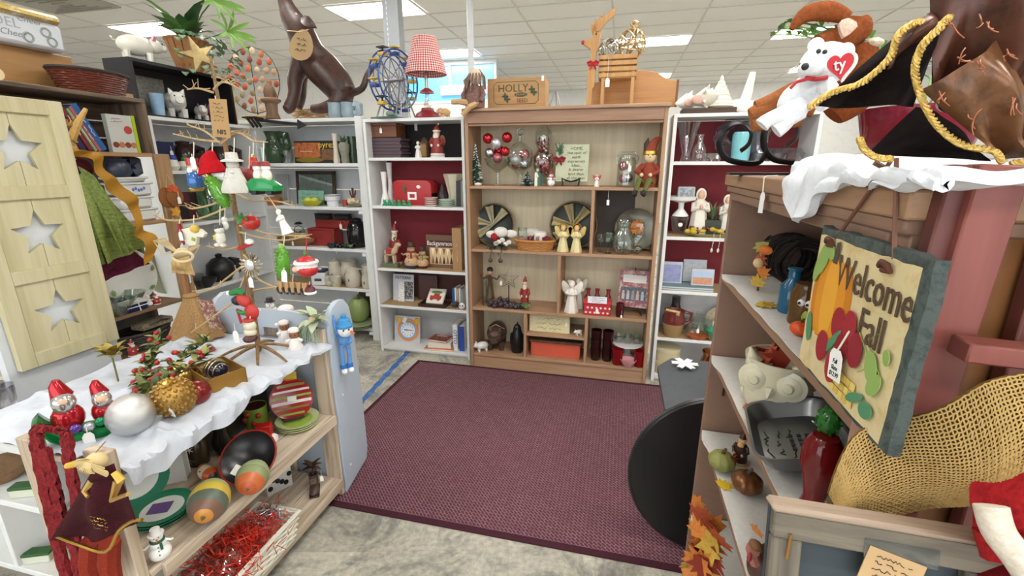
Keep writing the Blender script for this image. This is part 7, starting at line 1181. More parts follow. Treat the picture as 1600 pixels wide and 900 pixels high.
T = hang('red_scarf_ornament','red and white candy ornament on the right side of the trunk',384,385,362,-.02); O(B().tube([(-.035,0,-.01),(0,-.01,.0),(.03,0,.012)],.007,6),'red_rod',mk('#b8242a',.4),T); O(B().ell((.02,0,.018),(.018,.014,.012),8,6),'white_tip',WHT,T)
# ================================================================ on the white cloth
TZ = .796
def lz(px,py,z=TZ): return onz(px,py,z)
p = lz(285,560); t = thing('burlap_angel','straw and raffia angel with burlap skirt on a wooden stick','decoration',(0,0,0)); YA = p.y+.22; BUR = mk('#a5825a',.95,'cloth',0,1,'#86653f')
def ya(x,y,d=0): return ony(x,y,YA+d)
b0 = ya(318,565); b0.z = TZ
B().tube(*smooth([(b0.x,b0.y,TZ),ya(296,470),ya(286,420)],[.016,.016,.014]),8).ob('stick',mk('#8a6038',.7,'wood'),t)
def skirt(u,v): a = u*2*PI; zt = ya(300,462).z; c = ya(298,462).lerp(Vector((b0.x,b0.y,TZ+.004)),v); r_ = .028+.10*v+.012*math.sin(u*9*2*PI)*v; return (c.x+r_*math.cos(a)*.95,c.y+r_*math.sin(a)*.7,c.z)
B().sheet(skirt,60,10,.003).ob('burlap_skirt',BUR,t); B().ell(ya(298,462),(.034,.03,.014),12,6).ob('burlap_belt',BUR,t); qs([(308,468),(332,470),(350,515),(330,512)],.01,None,YA-.06,.006,8).ob('plaid_sash',mk('#7c4a42',.9,'worn',0,5,'#d8c8b0'),t)
qs([(268,408),(296,400),(306,430),(270,426)],.03,None,YA-.03,.004,10).ob('husk_cape',mk('#c3a06a',.8,'wood',0,3,'#a07f4c',.4),t); B().tube([ya(286+16*math.cos(i*PI/8),401+8*math.sin(i*PI/8),-.05) for i in range(16)],.006,6,True).ob('straw_brim',mk('#d6c49a',.8),t); B().ell(ya(285,396),(.03,.03,.026),12,8).ob('straw_head',mk('#ccb88c',.8),t)
for sd,pts in ((1,[(282,398),(258,372),(240,376),(252,395)]),(-1,[(290,398),(300,378),(312,384),(304,398)])):
    for k in range(9): q = k/8; e = (ya(*pts[1]).lerp(ya(*pts[2]),q)); B().tube([ya(*pts[0],-.02),e],.0016,4).ob('raffia_rib',mk('#cdb78c',.8),t)
    B().tube([ya(*x,-.01) for x in pts],.003,5,True).ob('wing_wire',mk('#c9ae7c',.8),t)
# santas in a sleigh
p = lz(140,682); t = thing('sleigh_ornament','glass ornament of two Santas riding a green sleigh','ornament',p,1.0); GG2 = mk('#0f7a3c',.08,'plain',.4); RG = mk('#b01f28',.08,'plain',.4); SG = mk('#d2d2d0',.1,'plain',.8)
B().prism([[(-.1,.085),(-.085,.1),(-.07,.075),(-.04,.04),(.05,.03),(.085,.035),(.08,.0),(-.045,.0),(-.075,.03)]],.06,.006,Matrix.Translation((0,-.03,0))).ob('sleigh',GG2,t)
for x,z,k in ((-.03,.04,1.0),(.045,.035,.85)):
    B().ell((x,0,z+.035*k),(.036*k,.03*k,.042*k),12,8).ob('red_coat',RG,t); B().ell((x,-.012,z+.085*k),(.027*k,.026*k,.03*k),12,8).ob('silver_beard',SG,t); B().ell((x,-.026,z+.093*k),(.014,.012,.012),8,6).ob('face',SKIN,t); B().tube([(x,0,z+.1*k),(x-.006,0,z+.135*k),(x-.004,0,z+.15*k)],[.025*k,.016*k,.008*k],10).ob('red_hat',RG,t)
for k,c in enumerate(('#6a4a9a','#b9bcc4','#1f8a5c','#7a5aa8')): B().ell((-.02+.026*k,-.034,.05-.006*(k % 2)),(.014,.01,.014),8,6).ob('toy',mk(c,.1,'plain',.5),t)
tag(t,(.0,-.05,.05),.05,.015)
def orn(label,px,py,r,mat,cap=GOLD,rot=(.9,.4,0),nub=0):
    q = lz(px,py); q.z = TZ+r; T = ball('ball_ornament',label,q,r,mat,'ball ornaments on the cloth',False,rot); B().lathe([(.2,.95),(.24,1.0),(.2,1.12),(.06,1.15)],12).ob('cap',cap,T); B().tube(arc((0,0,1.22),.1,0,360,10)[:-1],.025,5,True).ob('ring',cap,T)
    if nub:
        b = B()
        for k in range(nub): z = 1-2*(k+.5)/nub; a = k*2.4; s = math.sqrt(1-z*z); b.ell((s*math.cos(a),s*math.sin(a),z),.11,5,4)
        b.ob('beading',mat,T)
    return T
T = orn('large crinkled silver mercury glass ball ornament on the cloth',212,676,.06,mk('#d8d9d7',.12,'plain',1.0,5,'#bcbdbb',.5),met('#6a5c4c',.4),(-.9,-.8,0)); T = orn('large rough gold beaded ball ornament on the cloth',277,646,.058,mk('#b08a48',.35,'plain',.7,3,'#8a6630',.3),GOLD,(.3,.2,0),150); tag(T,(.7,-.8,.3),.6,.1)
orn('shiny smooth gold ball ornament behind the beaded one',285,606,.045,mk('#c2a25c',.2,'plain',.8)); T = orn('red and gold Santa face ball ornament beside the gold box',312,630,.04,mk('#7e2220',.2,'plain',.3)); B().ell((-.3,-.55,.2),(.62,.55,.62),12,8).ob('gold_face',mk('#c8a86c',.4,'plain',.3),T); orn('small copper ball ornament between the greenery and gold balls',262,612,.03,mk('#b5743f',.2,'plain',.7))
# gold box
p = lz(342,600); t = thing('gold_gift_box','open gold paper box holding a striped ornament','box',p,R(-22)); GB = mk('#a87f3c',.35,'plain',.5); W_,D_,H_ = .088,.06,.066
B().lo((-W_,-D_,0),(W_,D_,.003)).ob('bottom',GB,t)
for a,c in (((-W_,-D_,0),(W_,-D_+.003,H_)),((-W_,D_-.003,0),(W_,D_,H_)),((-W_,-D_,0),(-W_+.003,D_,H_)),((W_-.003,-D_,0),(W_,D_,H_))): B().lo(a,c).ob('box_wall',GB,t)
T = thing('striped_ornament','navy and gold striped egg ornament lying in the gold box','ornament',(p.x,p.y,TZ+.06),R(-20)); B().ell((0,0,0),(.048,.034,.034),16,12).ob('egg',mk('#1e1d30',.15),T)
for k in range(5): x = -.034+.017*k; r_ = .0345*math.sqrt(max(0,1-(x/.048)**2)); B().tube([(x+.004*math.sin(i),(r_+.0008)*math.cos(i*PI/10),(r_+.0008)*math.sin(i*PI/10)) for i in range(20)],.0022,5,True).ob('gold_stripe',met('#cdb98a',.3),T)
t = thing('gold_bow','gold ribbon bow leaning on the gold box corner','bow',(p.x-.075,p.y+.0,TZ+.06)); bow(t,(0,0,0),.035,mk('#c9b070',.35,'plain',.5),'ribbon')
# greenery
p = lz(228,636); t = thing('holly_garland','artificial greenery pick with red berries lying along the back of the cloth','garland',(p.x,p.y,TZ)); rr = random.Random(17); GV = [mk('#6f7a44',.6),mk('#9a9a5c',.6),mk('#4c5a34',.6)]
for n,(q0,q1) in enumerate((((0,0,.02),(-.12,.1,.03)),((-.05,.05,.03),(-.02,.28,.1)),((0,0,.02),(.05,.2,.08)),((-.1,.1,.05),(-.18,.22,.11)))):
    a,c = Vector(q0),Vector(q1); B().tube([a,a.lerp(c,.5)+Vector((0,0,.02)),c],.003,5).ob('stem',mk('#5a4028',.8),t)
    for k in range(46): q = a.lerp(c,rr.random())+Vector((0,0,.02)); d = Vector((rr.uniform(-1,1),rr.uniform(-1,1),rr.uniform(0,1))).normalized(); B().leaf(q,q+d*rr.uniform(.03,.055),.022).ob('leaf',GV[(k+n) % 3],t)
    for k in range(8): q = a.lerp(c,rr.random())+Vector((rr.uniform(-.03,.03),rr.uniform(-.03,.03),rr.uniform(.02,.055))); B().ell(q,.0085,8,6).ob('berry',mk('#a02022',.3),t)
T = thing('gold_flower_pick','gilded artificial flower pick leaning by the white board','flower',tuple(lz(186,600))); b = B()
for k in range(14): b.leaf((0,0,.10),(.05*math.cos(k*2.4),.05*math.sin(k*2.4),.12+.003*k),.03)
b.ob('petals',mk('#b09a4c',.45,'plain',.3),T); B().tube([(0,0,0),(0,0,.11)],.003,5).ob('stem',mk('#6a6a3a',.7),T)
# gingerbread and snow figures near the far end
t = thing('wood_riser','small grey weathered wooden block under the snow figures','block',tuple(lz(432,523))); B().lo((-.05,-.02,0),(.03,.06,.055)).ob('block',mk('#8a7c70',.8,'wood',0,1,'#6a5c52',.2),t,bev=.003); B().lo((-.052,-.022,0),(.032,.062,.004)).ob('foot',mk('#6a5c52',.8),t); q = t.location
def ginger(label,loc,h,rz=0):
    T = thing('gingerbread_figure',label,'figurine',loc,rz,'snow and gingerbread figures',h); W2 = mk('#e6e0dc',.5); B().lathe([(.3,0),(.32,.05),(.2,.4),(.12,.5)],14,flute=8,fl=.06).ob('frosted_dress',W2,T); B().ell((0,0,.66),(.2,.18,.2),12,8).ob('brown_face',mk('#8d5a34',.5),T); B().ell((0,.03,.82),(.24,.22,.15),12,8,None,lambda x,y,z: (x,y,max(z,-.3))).ob('icing_cap',mk('#e8d6d4',.5),T)
    for s in (-1,1): B().tube([(s*.15,0,.45),(s*.32,-.08,.38)],[.07,.06],7).ob('arm',W2,T)
    for k in range(4): B().tube([(.24*math.cos(i*PI/8)*(1-.1*k),.24*math.sin(i*PI/8)*(1-.1*k),.08+.09*k) for i in range(16)],.012,4,True).ob('pink_stripe',mk('#c99a98',.5),T)
    eyes(T,.07,-.17,.68,.025)
snowman('snow_figure','snowman figure with black hat on the weathered block',(q.x-.02,q.y+.01,TZ+.056),.12,.6,'#b9b4ae','#2a2728','snow and gingerbread figures'); ginger('gingerbread girl with iced cap beside the snowman on the block',(q.x+.06,q.y+.01,TZ),.15,.6); ginger('gingerbread baby in pink stripes in front of the block',tuple(lz(447,532)),.1,.8); ginger('gingerbread girl kneeling at the edge of the cloth',tuple(lz(462,545)),.1,.5)
T = thing('glass_bell_ornaments','small clear glass ornament with red band under the tree','ornament',tuple(lz(328,552))); B().lathe([(.02,0),(.022,.02),(.01,.04),(0,.042)],14).ob('bell',gls('#d8d4d0'),T); B().lathe([(.0225,.012),(.0225,.02)],14).ob('red_band',mk('#a83a34',.4),T)
t = thing('poinsettia_pick','pale green and white artificial flower on the shelf post','flower',(-1.255,1.59,.862)); PG = mk('#b9c2a4',.7); b = B(); b2 = B()
for k in range(13): a = k*2.4; b.leaf((0,0,.035),(.075*math.cos(a),.06*math.sin(a)-.02,.05+.045*math.sin(k*1.7)),.04)
for k in range(60): q = Vector((-.02+random.uniform(-.05,.04),-.03,.02)); b2.tube([q,q+Vector((random.uniform(-.025,.025),random.uniform(-.03,0),-random.uniform(.03,.08)))],.0022,4)
b.ob('petals',PG,t); b2.ob('moss_fronds',mk('#9aa890',.8),t); B().ell((0,-.02,.05),(.018,.016,.014),10,6).ob('flower_centre',mk('#c9b890',.6),t); B().tube([(0,0,0),(0,0,.04)],.004,5).ob('stem',mk('#6a6a4a',.7),t)
# blue plush snowman hung on the blue panel
q = onx(537,530,-1.185); t = thing('blue_snowman_plush','plush snowman with long blue legs hanging on the blue bookcase end','plush toy',(q.x,q.y,q.z),.9); LB = fab('#6f9fd8','#5a88c2'); WP = fab('#eef0f2','#dfe3e8')
B().ell((.005,-.02,.05),(.033,.03,.034),14,10).ob('head',WP,t); B().lathe([(.034,.062),(.036,.072),(.03,.08),(.026,.1),(.01,.108)],14).ell((0,0,.114),.013,8,6).ob('knit_hat',fab('#4f9ad2'),t,(.004,-.016,0)); B().tube([(.02,-.05,.047),(.03,-.07,.042)],[.006,.002],6).ob('carrot_nose',mk('#d9672a',.6),t); eyes(t,.012,-.05,.058,.004); B().ell((0,0,.0),(.026,.022,.035),12,8).ob('body',LB,t); B().lathe([(.02,.012),(.03,.018),(.03,.028),(.02,.032)],12).ob('scarf',fab('#4a8ccc'),t)
for s in (-1,1): B().tube(*smooth([(s*.012,-.005,-.02),(s*.016,-.006,-.07),(s*.014,-.004,-.125)],[.012,.010,.010]),8).ob('leg',LB,t); B().lathe([(.013,0),(.016,.008),(.013,.02)],10).ob('cuff',fab('#3a78c0'),t,(s*.014,-.004,-.14)); B().ell((s*.015,-.012,-.15),(.014,.02,.013),10,8).ob('boot',WP,t)
B().tube(*smooth([(-.015,0,.015),(-.03,.0,.06),(-.035,.012,.12)],[.009,.007,.007]),7).ob('raised_arm',LB,t); B().tube(*smooth([(.02,0,.012),(.028,-.012,-.01),(.01,-.025,-.015)],[.009,.008,.007]),7).ob('arm',LB,t)
# ================================================================ middle plank
MZ = .446
def mz(px,py): return onz(px,py,MZ)
GRN = mk('#27795a',.2); PLW = cer('#e2e4de')
def plate(label,loc,r,rim,face=PLW,rot=(0,0,0),grp=None,stand=False):
    T = thing('dinner_plate',label,'plate',loc,0,grp,1,rot); M = Matrix.Translation((0,0,0)); B().lathe([(0,0),(r*.65,0),(r*.72,.006),(r*.7,.009),(0,.004)],32).ob('well',face,T); B().lathe([(r*.71,.0065),(r,.014),(r,.017),(r*.7,.0092)],32).ob('rim',rim,T); return T
q = mz(228,790); T = plate('white plate with green rim and Christmas motif standing on an easel',(q.x-.03,q.y+.0,MZ+.105),.1,GRN,PLW,(R(78),0,R(52)),'green rimmed plates'); B().ell((-.03,.02,.007),(.012,.016,.002),8,6).ob('painted_santa',mk('#b0342c',.5),T); B().tube([(.0,-.09,-.01),(.02,-.1,.03),(.05,-.1,.03)],.005,6).ob('easel',mk('#2a1e1a',.5),T)
q = mz(262,806)
for k in range(3): T = plate('green rimmed Christmas plate, %s in the stack on the middle plank' % ('lowest','middle','topmost')[k],(q.x-.015,q.y,MZ+.0005+.009*k),.085,GRN,PLW,(0,0,0),'green rimmed plates')
B().box((-.01,.0,.0065),(.06,.05,.004),(0,0,.5)).ob('purple_motif',mk('#6a4a8a',.5),T); t = book('white_box','white cardboard box standing behind the green rimmed plate',mz(262,757),.12,.16,.05,'#d6d4ce',.6,None,'#d6d4ce',None,'box')
snowman('snowman_shaker','white ceramic snowman with green scarf at the front of the middle plank',tuple(mz(253,872)),.105,.9,'#2c5a44','#e8e6e2')
def gourd(label,px,py,l,cols,rz,h=.5):
    q = mz(px,py); T = thing('painted_gourd_bird',label,'decoration',(q.x,q.y,MZ+l*h*.52),rz,'painted gourd birds',l); n = len(cols)
    for k,c in enumerate(cols):
        a0,a1 = PI*k/n,PI*(k+1)/n; pr = [(h*.52*math.sin(a0+(a1-a0)*j/4)*(1 if k else 1),-.5*math.cos(a0+(a1-a0)*j/4)) for j in range(5)]; B().lathe([(max(r_,.001),z) for r_,z in pr],20,Matrix.Rotation(PI/2,4,'Y')).ob('painted_band',mk(c,.35),T)
    B().tube([(.48,0,0),(.6,0,.02)],[.05,.005],6).ob('beak',mk('#6a5a3a',.5),T); eyes(T,.0,-.2,.15,.03); return T
gourd('large gourd bird with green, yellow and grey bands at the plank edge',332,806,.16,['#b5602e','#8fa060','#aebc7c','#d6b84a','#5f6a5c','#7a5a4a','#c98a3c'],R(-55),.72); gourd('orange and cream banded gourd bird lying behind the large one',326,748,.105,['#3a3230','#c9602c','#d8c8a8','#c4582a','#4a3a34'],R(-20),.5); gourd('round gourd bird with cream back and orange breast, price tag on top',398,765,.135,['#d8d0b4','#c9c2a4','#aab88c','#8f9a6c','#c4683a','#b9582e'],R(-60),.75)
q = mz(402,742); t = pot('black_bowl','tilted black lacquer bowl with red rim behind the gourd birds','bowl',[(.03,0),(.065,.02),(.085,.05),(.081,.052),(.06,.024),(0,.01)],mk('#1f1d1f',.3),(q.x-.03,q.y+.03,MZ+.035),1.15,0,None,28); t.rotation_euler = (R(40),R(15),0); B().tube([(.084*math.cos(i*PI/14),.084*math.sin(i*PI/14),.052) for i in range(28)],.003,5,True).ob('red_rim',mk('#9a2c24',.3),t); B().lo((-.02,-.06,.052),(.02,-.03,.0535)).ob('price_card',WHITE_TAG,t)
t = pot('snowflake_bottle','frosted amber bottle with white snowflake at the back of the middle plank','bottle',[(.035,0),(.038,.02),(.036,.09),(.018,.12),(.016,.15),(0,.15)],mk('#3c3020',.2),mz(312,722),1,0,None,18); B().prism([star(.016,.25,6,(0,.08))],.002).ob('snowflake',WHT,t,(.01,-.039,0),(0,0,.3)); scrib(t,.05,.025,1,GOLD,(.01,-.04,.035),(PI/2,0,.3),seed=23,th=.002); t = pot('dark_vase','dark glass vase with gold twigs between the bottle and mug','vase',[(.03,0),(.04,.05),(.025,.1),(.03,.13),(.026,.13),(0,.01)],mk('#1f2018',.1),mz(352,705),1,0,None,18); b = B()
for k in range(14): b.tube([(0,0,.1),(.04*math.cos(k*2),.04*math.sin(k*2),.15+.01*(k % 4))],.003,4)
b.ob('gold_twigs',mk('#8a7a3c',.5),t)
q = mz(416,692); t = thing('paper_boot','bright red paper gift bag with white trim on the middle plank','gift bag',(q.x,q.y,MZ),R(30)); B().lo((-.028,-.02,.025),(.028,.02,.085)).ob('bag',mk('#c01818',.5),t,bev=.002)
for x in (-.03,.03): B().ell((x,-.005,.02),(.02,.02,.02),10,6).ob('white_foot',WHT,t)
t = pot('dotted_mug','lime green mug with red dots under the cloth','mug',[(.043,0),(.046,.01),(.047,.1),(.043,.1),(.042,.012),(0,.01)],cer('#7d9a3c'),mz(403,665),1,0,None,22); B().lathe([(.042,.02),(.0425,.098)],22).ob('maroon_inside',mk('#4a1a1c',.3),t)
for a,z in ((-110,.05),(-60,.035),(-85,.08),(-35,.07)): B().ell((.046*math.cos(R(a)),.046*math.sin(R(a)),z),(.012,.012,.013),10,6).ob('red_dot',mk('#a83024',.3),t)
q = mz(466,664)
for k in range(3): plate('lime green dessert plate, %s in the stack under the striped plate' % ('lowest','middle','topmost')[k],(q.x,q.y,MZ+.0005+.009*k),.088,cer('#c3cc96'),cer('#9ab848'),(0,0,0),'lime dessert plates')
T = thing('striped_plate','ornament-shaped plate with red, green and white stripes standing on its stack','plate',(q.x-.03,q.y+.02,MZ+.115),0,None,1,(R(72),0,R(28))); r_ = .088; B().lathe([(0,0),(r_*.7,0),(r_,.012),(r_,.015),(r_*.68,.005),(0,.005)],36).ob('plate',cer('#a3242a'),T)
for k,c in enumerate(('#8a7a2c','#e6e2da','#8fae3c','#e6e2da','#8a7a2c','#8fae3c')):
    y0 = .06-.025*k; wd = math.sqrt(max(.0001,(r_*.93)**2-y0**2)); sl = lambda x: .12*x
    B().sheet(lambda u,v,y0=y0,wd=wd,k=k: ((u*2-1)*wd,y0+(v-.5)*(.009 if k % 3 else .013)+.1*(u*2-1)*wd*.9,.0065+.009*max(0,(math.hypot((u*2-1)*wd,y0)-r_*.66)/(r_*.34))),14,1,.002).ob('painted_stripe',mk(c,.3),T)
B().lo((-.025,r_-.006,.008),(.025,r_+.03,.014)).ob('yellow_cap',cer('#d6b23c'),T); B().lo((-.016,-.01,.012),(.02,.012,.0132)).ob('price_tag',WHITE_TAG,T); B().tube([(-.05,-r_+.01,-.01),(-.03,-r_,.03),(.05,-r_+.01,.02)],.006,6).ob('easel',mk('#3a1a1c',.4),T)
santa('red_santa_mug','dark red Santa figure at the far end of the middle plank',tuple(mz(488,610)),.09,.3,'#5e1c20','#b9b4ac')
# ================================================================ bottom plank
BZ2 = .106
def wz(px,py): return onz(px,py,BZ2)
c = Vector((-1.27,.98,BZ2)); t = thing('white_wicker_tray','long white wicker basket full of tinsel on the bottom plank','basket',tuple(c)); WK = mk('#dcd8c8',.7); L2,W2,H2 = .24,.085,.11; bb_ = B()
for k in range(9):
    q = (k+.5)/9; s = 1+.12*q; z = .012+(H2-.01)*q; o2 = .003*((-1)**k); pts = []
    for (x0,y0),(x1,y1) in zip(((-1,-1),(1,-1),(1,1),(-1,1)),((1,-1),(1,1),(-1,1),(-1,-1))):
        n = 14 if x0 == x1 else 6
        for i in range(n): f = i/n; pts.append(((x0+(x1-x0)*f)*W2*s+o2*((-1)**i),(y0+(y1-y0)*f)*L2*s+o2*((-1)**i),z))
    bb_.tube(pts,.0055,5,True)
bb_.ob('weave',WK,t); B().lo((-W2,-L2,0),(W2,L2,.008)).ob('bottom',WK,t); s = 1.14; B().tube([(-W2*s,-L2*s,H2),(W2*s,-L2*s,H2),(W2*s,L2*s,H2),(-W2*s,L2*s,H2)],.009,6,True).ob('rim',WK,t)
def tinsel(label,loc,r,n,mat,seed,l=.03):
    rr = random.Random(seed); b = B()
    for k in range(n): q = Vector((rr.gauss(0,r*.45),rr.gauss(0,r*.8),abs(rr.gauss(0,r*.3)))); d = Vector((rr.uniform(-1,1),rr.uniform(-1,1),rr.uniform(-.3,1))).normalized()*l; b.tube([q-d*.5,q+d*.5],.0014,3)
    o = one(b,'tinsel_garland',label,'tinsel',mat,loc); o['kind'] = 'stuff'; return o
tinsel('heap of red spiky tinsel in the white wicker basket',(c.x-.005,c.y+.04,BZ2+.09),.1,2400,mk('#d2301c',.4),1,.036)
tinsel('crumpled silver foil tinsel at the near end of the wicker basket',(c.x+.02,c.y-.17,BZ2+.09),.05,700,mk('#c4c6c8',.15,'plain',.9),2,.022); tinsel('silver foil tinsel at the far end of the wicker basket',(c.x-.01,c.y+.2,BZ2+.1),.045,600,mk('#c4c6c8',.15,'plain',.9),3,.022)
def bag(u,v): x = c.x+(u-.5)*.17; y = c.y-.14+v*.25; return (x,y,BZ2+.125+.035*math.sin(u*PI)*math.sin(v*PI)+.008*math.sin(u*13+v*9)+.005*math.sin(v*31))
one(B().sheet(bag,24,24,.001),'plastic_bag','clear plastic bag over the tinsel with a white tag','bag',gls('#eef0f2'))
q = wz(492,765); t = thing('boot_planter','brown ceramic lace-up boot with a rusty flower on the bottom plank','planter',(q.x,q.y,BZ2),R(35)); BO = mk('#4a3a32',.4)
B().ell((0,-.025,.018),(.022,.04,.018),12,8).ell((0,.015,.03),(.021,.024,.03),12,8).lathe([(.02,.03),(.021,.075),(.018,.075),(.015,.05)],14,Matrix.Translation((0,.015,0))).ob('boot',BO,t); B().lo((-.022,-.062,0),(.022,.036,.008)).ob('sole',mk('#2a211c',.6),t,bev=.003)
for k in range(4): B().tube([(-.012,-.012-.002*k,.04+.009*k),(.012,-.012-.002*k,.043+.009*k)],.0018,4).ob('lace',mk('#8a7a68',.7),t)
b = B()
for k in range(12): b.leaf((0,.01,.11),(.045*math.cos(k*2.4),.01+.04*math.sin(k*2.4),.125+.02*math.sin(k)),.02)
b.ob('rusty_flower',mk('#4e3022',.7),t); B().tube([(0,.01,.06),(0,.01,.115)],.003,5).ob('stem',mk('#4e3022',.7),t); tag(t,(.035,-.01,.1),.03,.03)
q = wz(440,775); t = book('cow_print_box','white box with black cow spots on the bottom plank',(q.x-.03,q.y+.03,BZ2),.11,.1,.06,'#dcdcd8',R(60),None,'#dcdcd8',None,'box')
for k in range(6): B().ell((-.04+.017*k,-.001,.03+.05*((k*3) % 4)/4),(.011,.002,.013),8,6).ob('black_spot',BLK,t)
# ================================================================ left edge: scarf, angel doll, cube shelf things
rr = random.Random(6); KN = mk('#8e2c2e',.95,'cloth',0,.5,'#5e1c22',.8); t = thing('red_scarf','chunky red knitted scarf draped over the rear post of the plank shelf','scarf',(0,0,0))
def strand(pts,w_):
    P,_ = smooth([ony(*q[:2],q[2]) for q in pts],[0]*len(pts),6)
    B().sheet(lambda u,v: (lambda q: (q.x+(v-.5)*w_,q.y+.006*math.sin(v*PI*4)*math.sin(u*60),q.z+.004*math.sin(v*13+u*50)))(P[min(int(u*(len(P)-1)),len(P)-1)]),len(P)-1,6,.012).ob('knit_fall',KN,t)
strand([(84,672,.70),(62,668,.685),(58,700,.68),(72,770,.675),(88,840,.67),(105,905,.66)],.035); strand([(84,672,.70),(103,678,.685),(108,720,.68),(120,790,.675),(118,850,.67),(125,905,.66)],.03); strand([(70,700,.682),(88,770,.672),(100,830,.665),(130,870,.66)],.03)
YD2 = .655; t = thing('angel_doll','straw-haired angel doll in maroon velvet dress hanging on the plank shelf','doll',(0,0,0)); MV = mk('#43141c',.8,'cloth',0,1,'#2c0c12')
def yd(x,y,d=0): return ony(x,y,YD2+d)
qs([(140,745),(185,740),(222,812),(88,838)],.03,None,YD2,.012,20,2,.003,None,.03).ob('velvet_dress',MV,t); qs([(150,728),(178,724),(190,752),(142,756)],.03,None,YD2-.005,.004,8).ob('bodice',MV,t)
B().tube(smooth([yd(88,838,-.008),yd(120,850,-.02),yd(165,862,-.025),yd(185,830,-.02),yd(205,815,-.012),yd(222,812,-.008)],[0]*6)[0],.004,6).ob('gold_trim',met('#c9a24a',.4),t); scrib(t,.06,.04,4,GOLD,yd(155,818,-.036),seed=9,th=.0016,name='gold_embroidery')
q = yd(150,722,-.01); B().ell(q,(.024,.022,.022),12,8).ob('head',mk('#d6bc8a',.8),t); b = B()
for k in range(50): a = rr.uniform(0,6.28); b.tube([q+Vector((.0,-.01,.015)),q+Vector((.03*math.cos(a),-.022,.016*math.sin(a)+.006)),q+Vector((.046*math.cos(a)+.004,-.012,.02*math.sin(a)-.012))],.0016,4)
b.ob('straw_hair',mk('#c9b27c',.8),t)
for a,c_ in (((105,728),(128,722)),((178,738),(190,752))): B().tube([yd(*a,-.02),yd(*c_,-.02)],[.007,.009],7).ob('gold_horn',mk('#cfa83c',.5),t)
for a,m,c_ in (((145,752),(132,768),(138,776)),((185,752),(175,782),(200,772))): B().tube([yd(*a,-.015),yd(*m,-.03),yd(*c_,-.035)],[.01,.006,.005],6).ob('gold_arm',met('#c9a86a',.4),t)
for x in (142,172): B().tube([yd(x,845,.01),yd(x-2,880,.01),yd(x+6,915,.0)],[.022,.024,.02],8).ob('rust_felt_leg',fab('#8e3424'),t)
B().tube([q+Vector((0,0,.02)),yd(165,690,.05)],.0015,4).ob('gold_loop',GOLD,t)
for k,(px,py,z) in enumerate(((40,775,.396),(64,893,.086))):
    q = ony(px,py-20,.93); t = thing('green_tin_box','green and white boxed soap, on the %s shelf of the white cube unit' % ('middle','lower')[k],'box',(q.x,.93,z),.4); B().lo((-.045,-.02,0),(.045,.02,.032)).ob('box',mk('#cfd2c0',.5),t,bev=.002); B().lo((-.046,-.021,.03),(.046,.021,.042)).ob('green_lid',mk('#2f5a2a',.5),t,bev=.002)
pot('straw_bowl','round woven straw bowl at the left edge of the cube shelf','bowl',[(.05,0),(.08,.03),(.09,.06),(.085,.06),(0,.012)],mk('#8a6a4a',.8,'worn',0,4),(ony(8,735,.98).x,.975,.396),1,0,None,22)
for k,px in enumerate((8,22,-6)): pot('clear_goblet','clear cut glass goblet on top of the white cube shelf, %s' % ('nearest the shutter board','right of the others','at the picture edge')[k],'glass',[(.03,0),(.01,.01),(.008,.05),(.035,.1),(.04,.16),(.036,.16),(.03,.1),(0,.06)],gls('#e6e6ea'),(ony(px,650,.99).x,.975,.636),1,0,None,18,None,None,8,.05)
t = thing('yellow_tinsel_tin','yellow and red tin partly hidden behind the scarf','tin',(ony(90,830,.95).x,.96,.086)); B().lo((-.04,-.02,0),(.04,.02,.1)).ob('tin',mk('#c9a23c',.5),t,bev=.002); B().lo((-.041,-.021,.06),(.041,.021,.075)).ob('red_band',mk('#a8342c',.5),t)
# ================================================================ right foreground: on top of the brown shelf
RT = RH+.0005; UR = lambda x,y,Y: ony(x,y,Y)
t = thing('plate_box','low grey box under the crimson pot on top of the brown shelf','box',(.58,1.12,RT)); B().lo((-.11,-.09,0),(.1,.1,.035)).ob('box',mk('#a9a8a8',.6),t,bev=.002); B().lo((-.112,-.092,.035),(.102,.102,.048)).ob('lid',mk('#b9b8b6',.6),t,bev=.002)
q = Vector((.575,1.12,RT+.0485)); t = thing('crimson_pot','shiny crimson pot with a fern behind the plush toys','plant',tuple(q)); B().lathe([(.08,0),(.085,.004),(.105,.085),(.1,.085),(.08,.01),(0,.01)],28).ob('pot',mk('#7e1430',.12),t); B().lathe([(.1,.07),(0,.072)],20).ob('soil',mk('#3a2a20',.9),t)
rr = random.Random(12); FG = [mk('#5f9a4a',.5),mk('#88b868',.5)]
for k in range(9):
    a = rr.uniform(2.5,3.3) if k < 7 else rr.uniform(0,6.28); l = rr.uniform(.2,.34) if k < 7 else .14; P = [Vector((l*f*math.cos(a)*.9,l*f*math.sin(a)*.9,.07+.36*f-.17*f*f)) for f in [i/9 for i in range(10)]]; b = B().tube(P,.0018,4)
    for i in range(1,10):
        sd = Vector((-math.sin(a),math.cos(a),0)); w_ = .032*math.sin(PI*(i/10.5)**.7)+.006
        for s in (-1,1): b.leaf(P[i],P[i]+sd*s*w_+(P[i]-P[i-1])*.4,.011)
    b.ob('fern_frond',FG[k % 2],t)
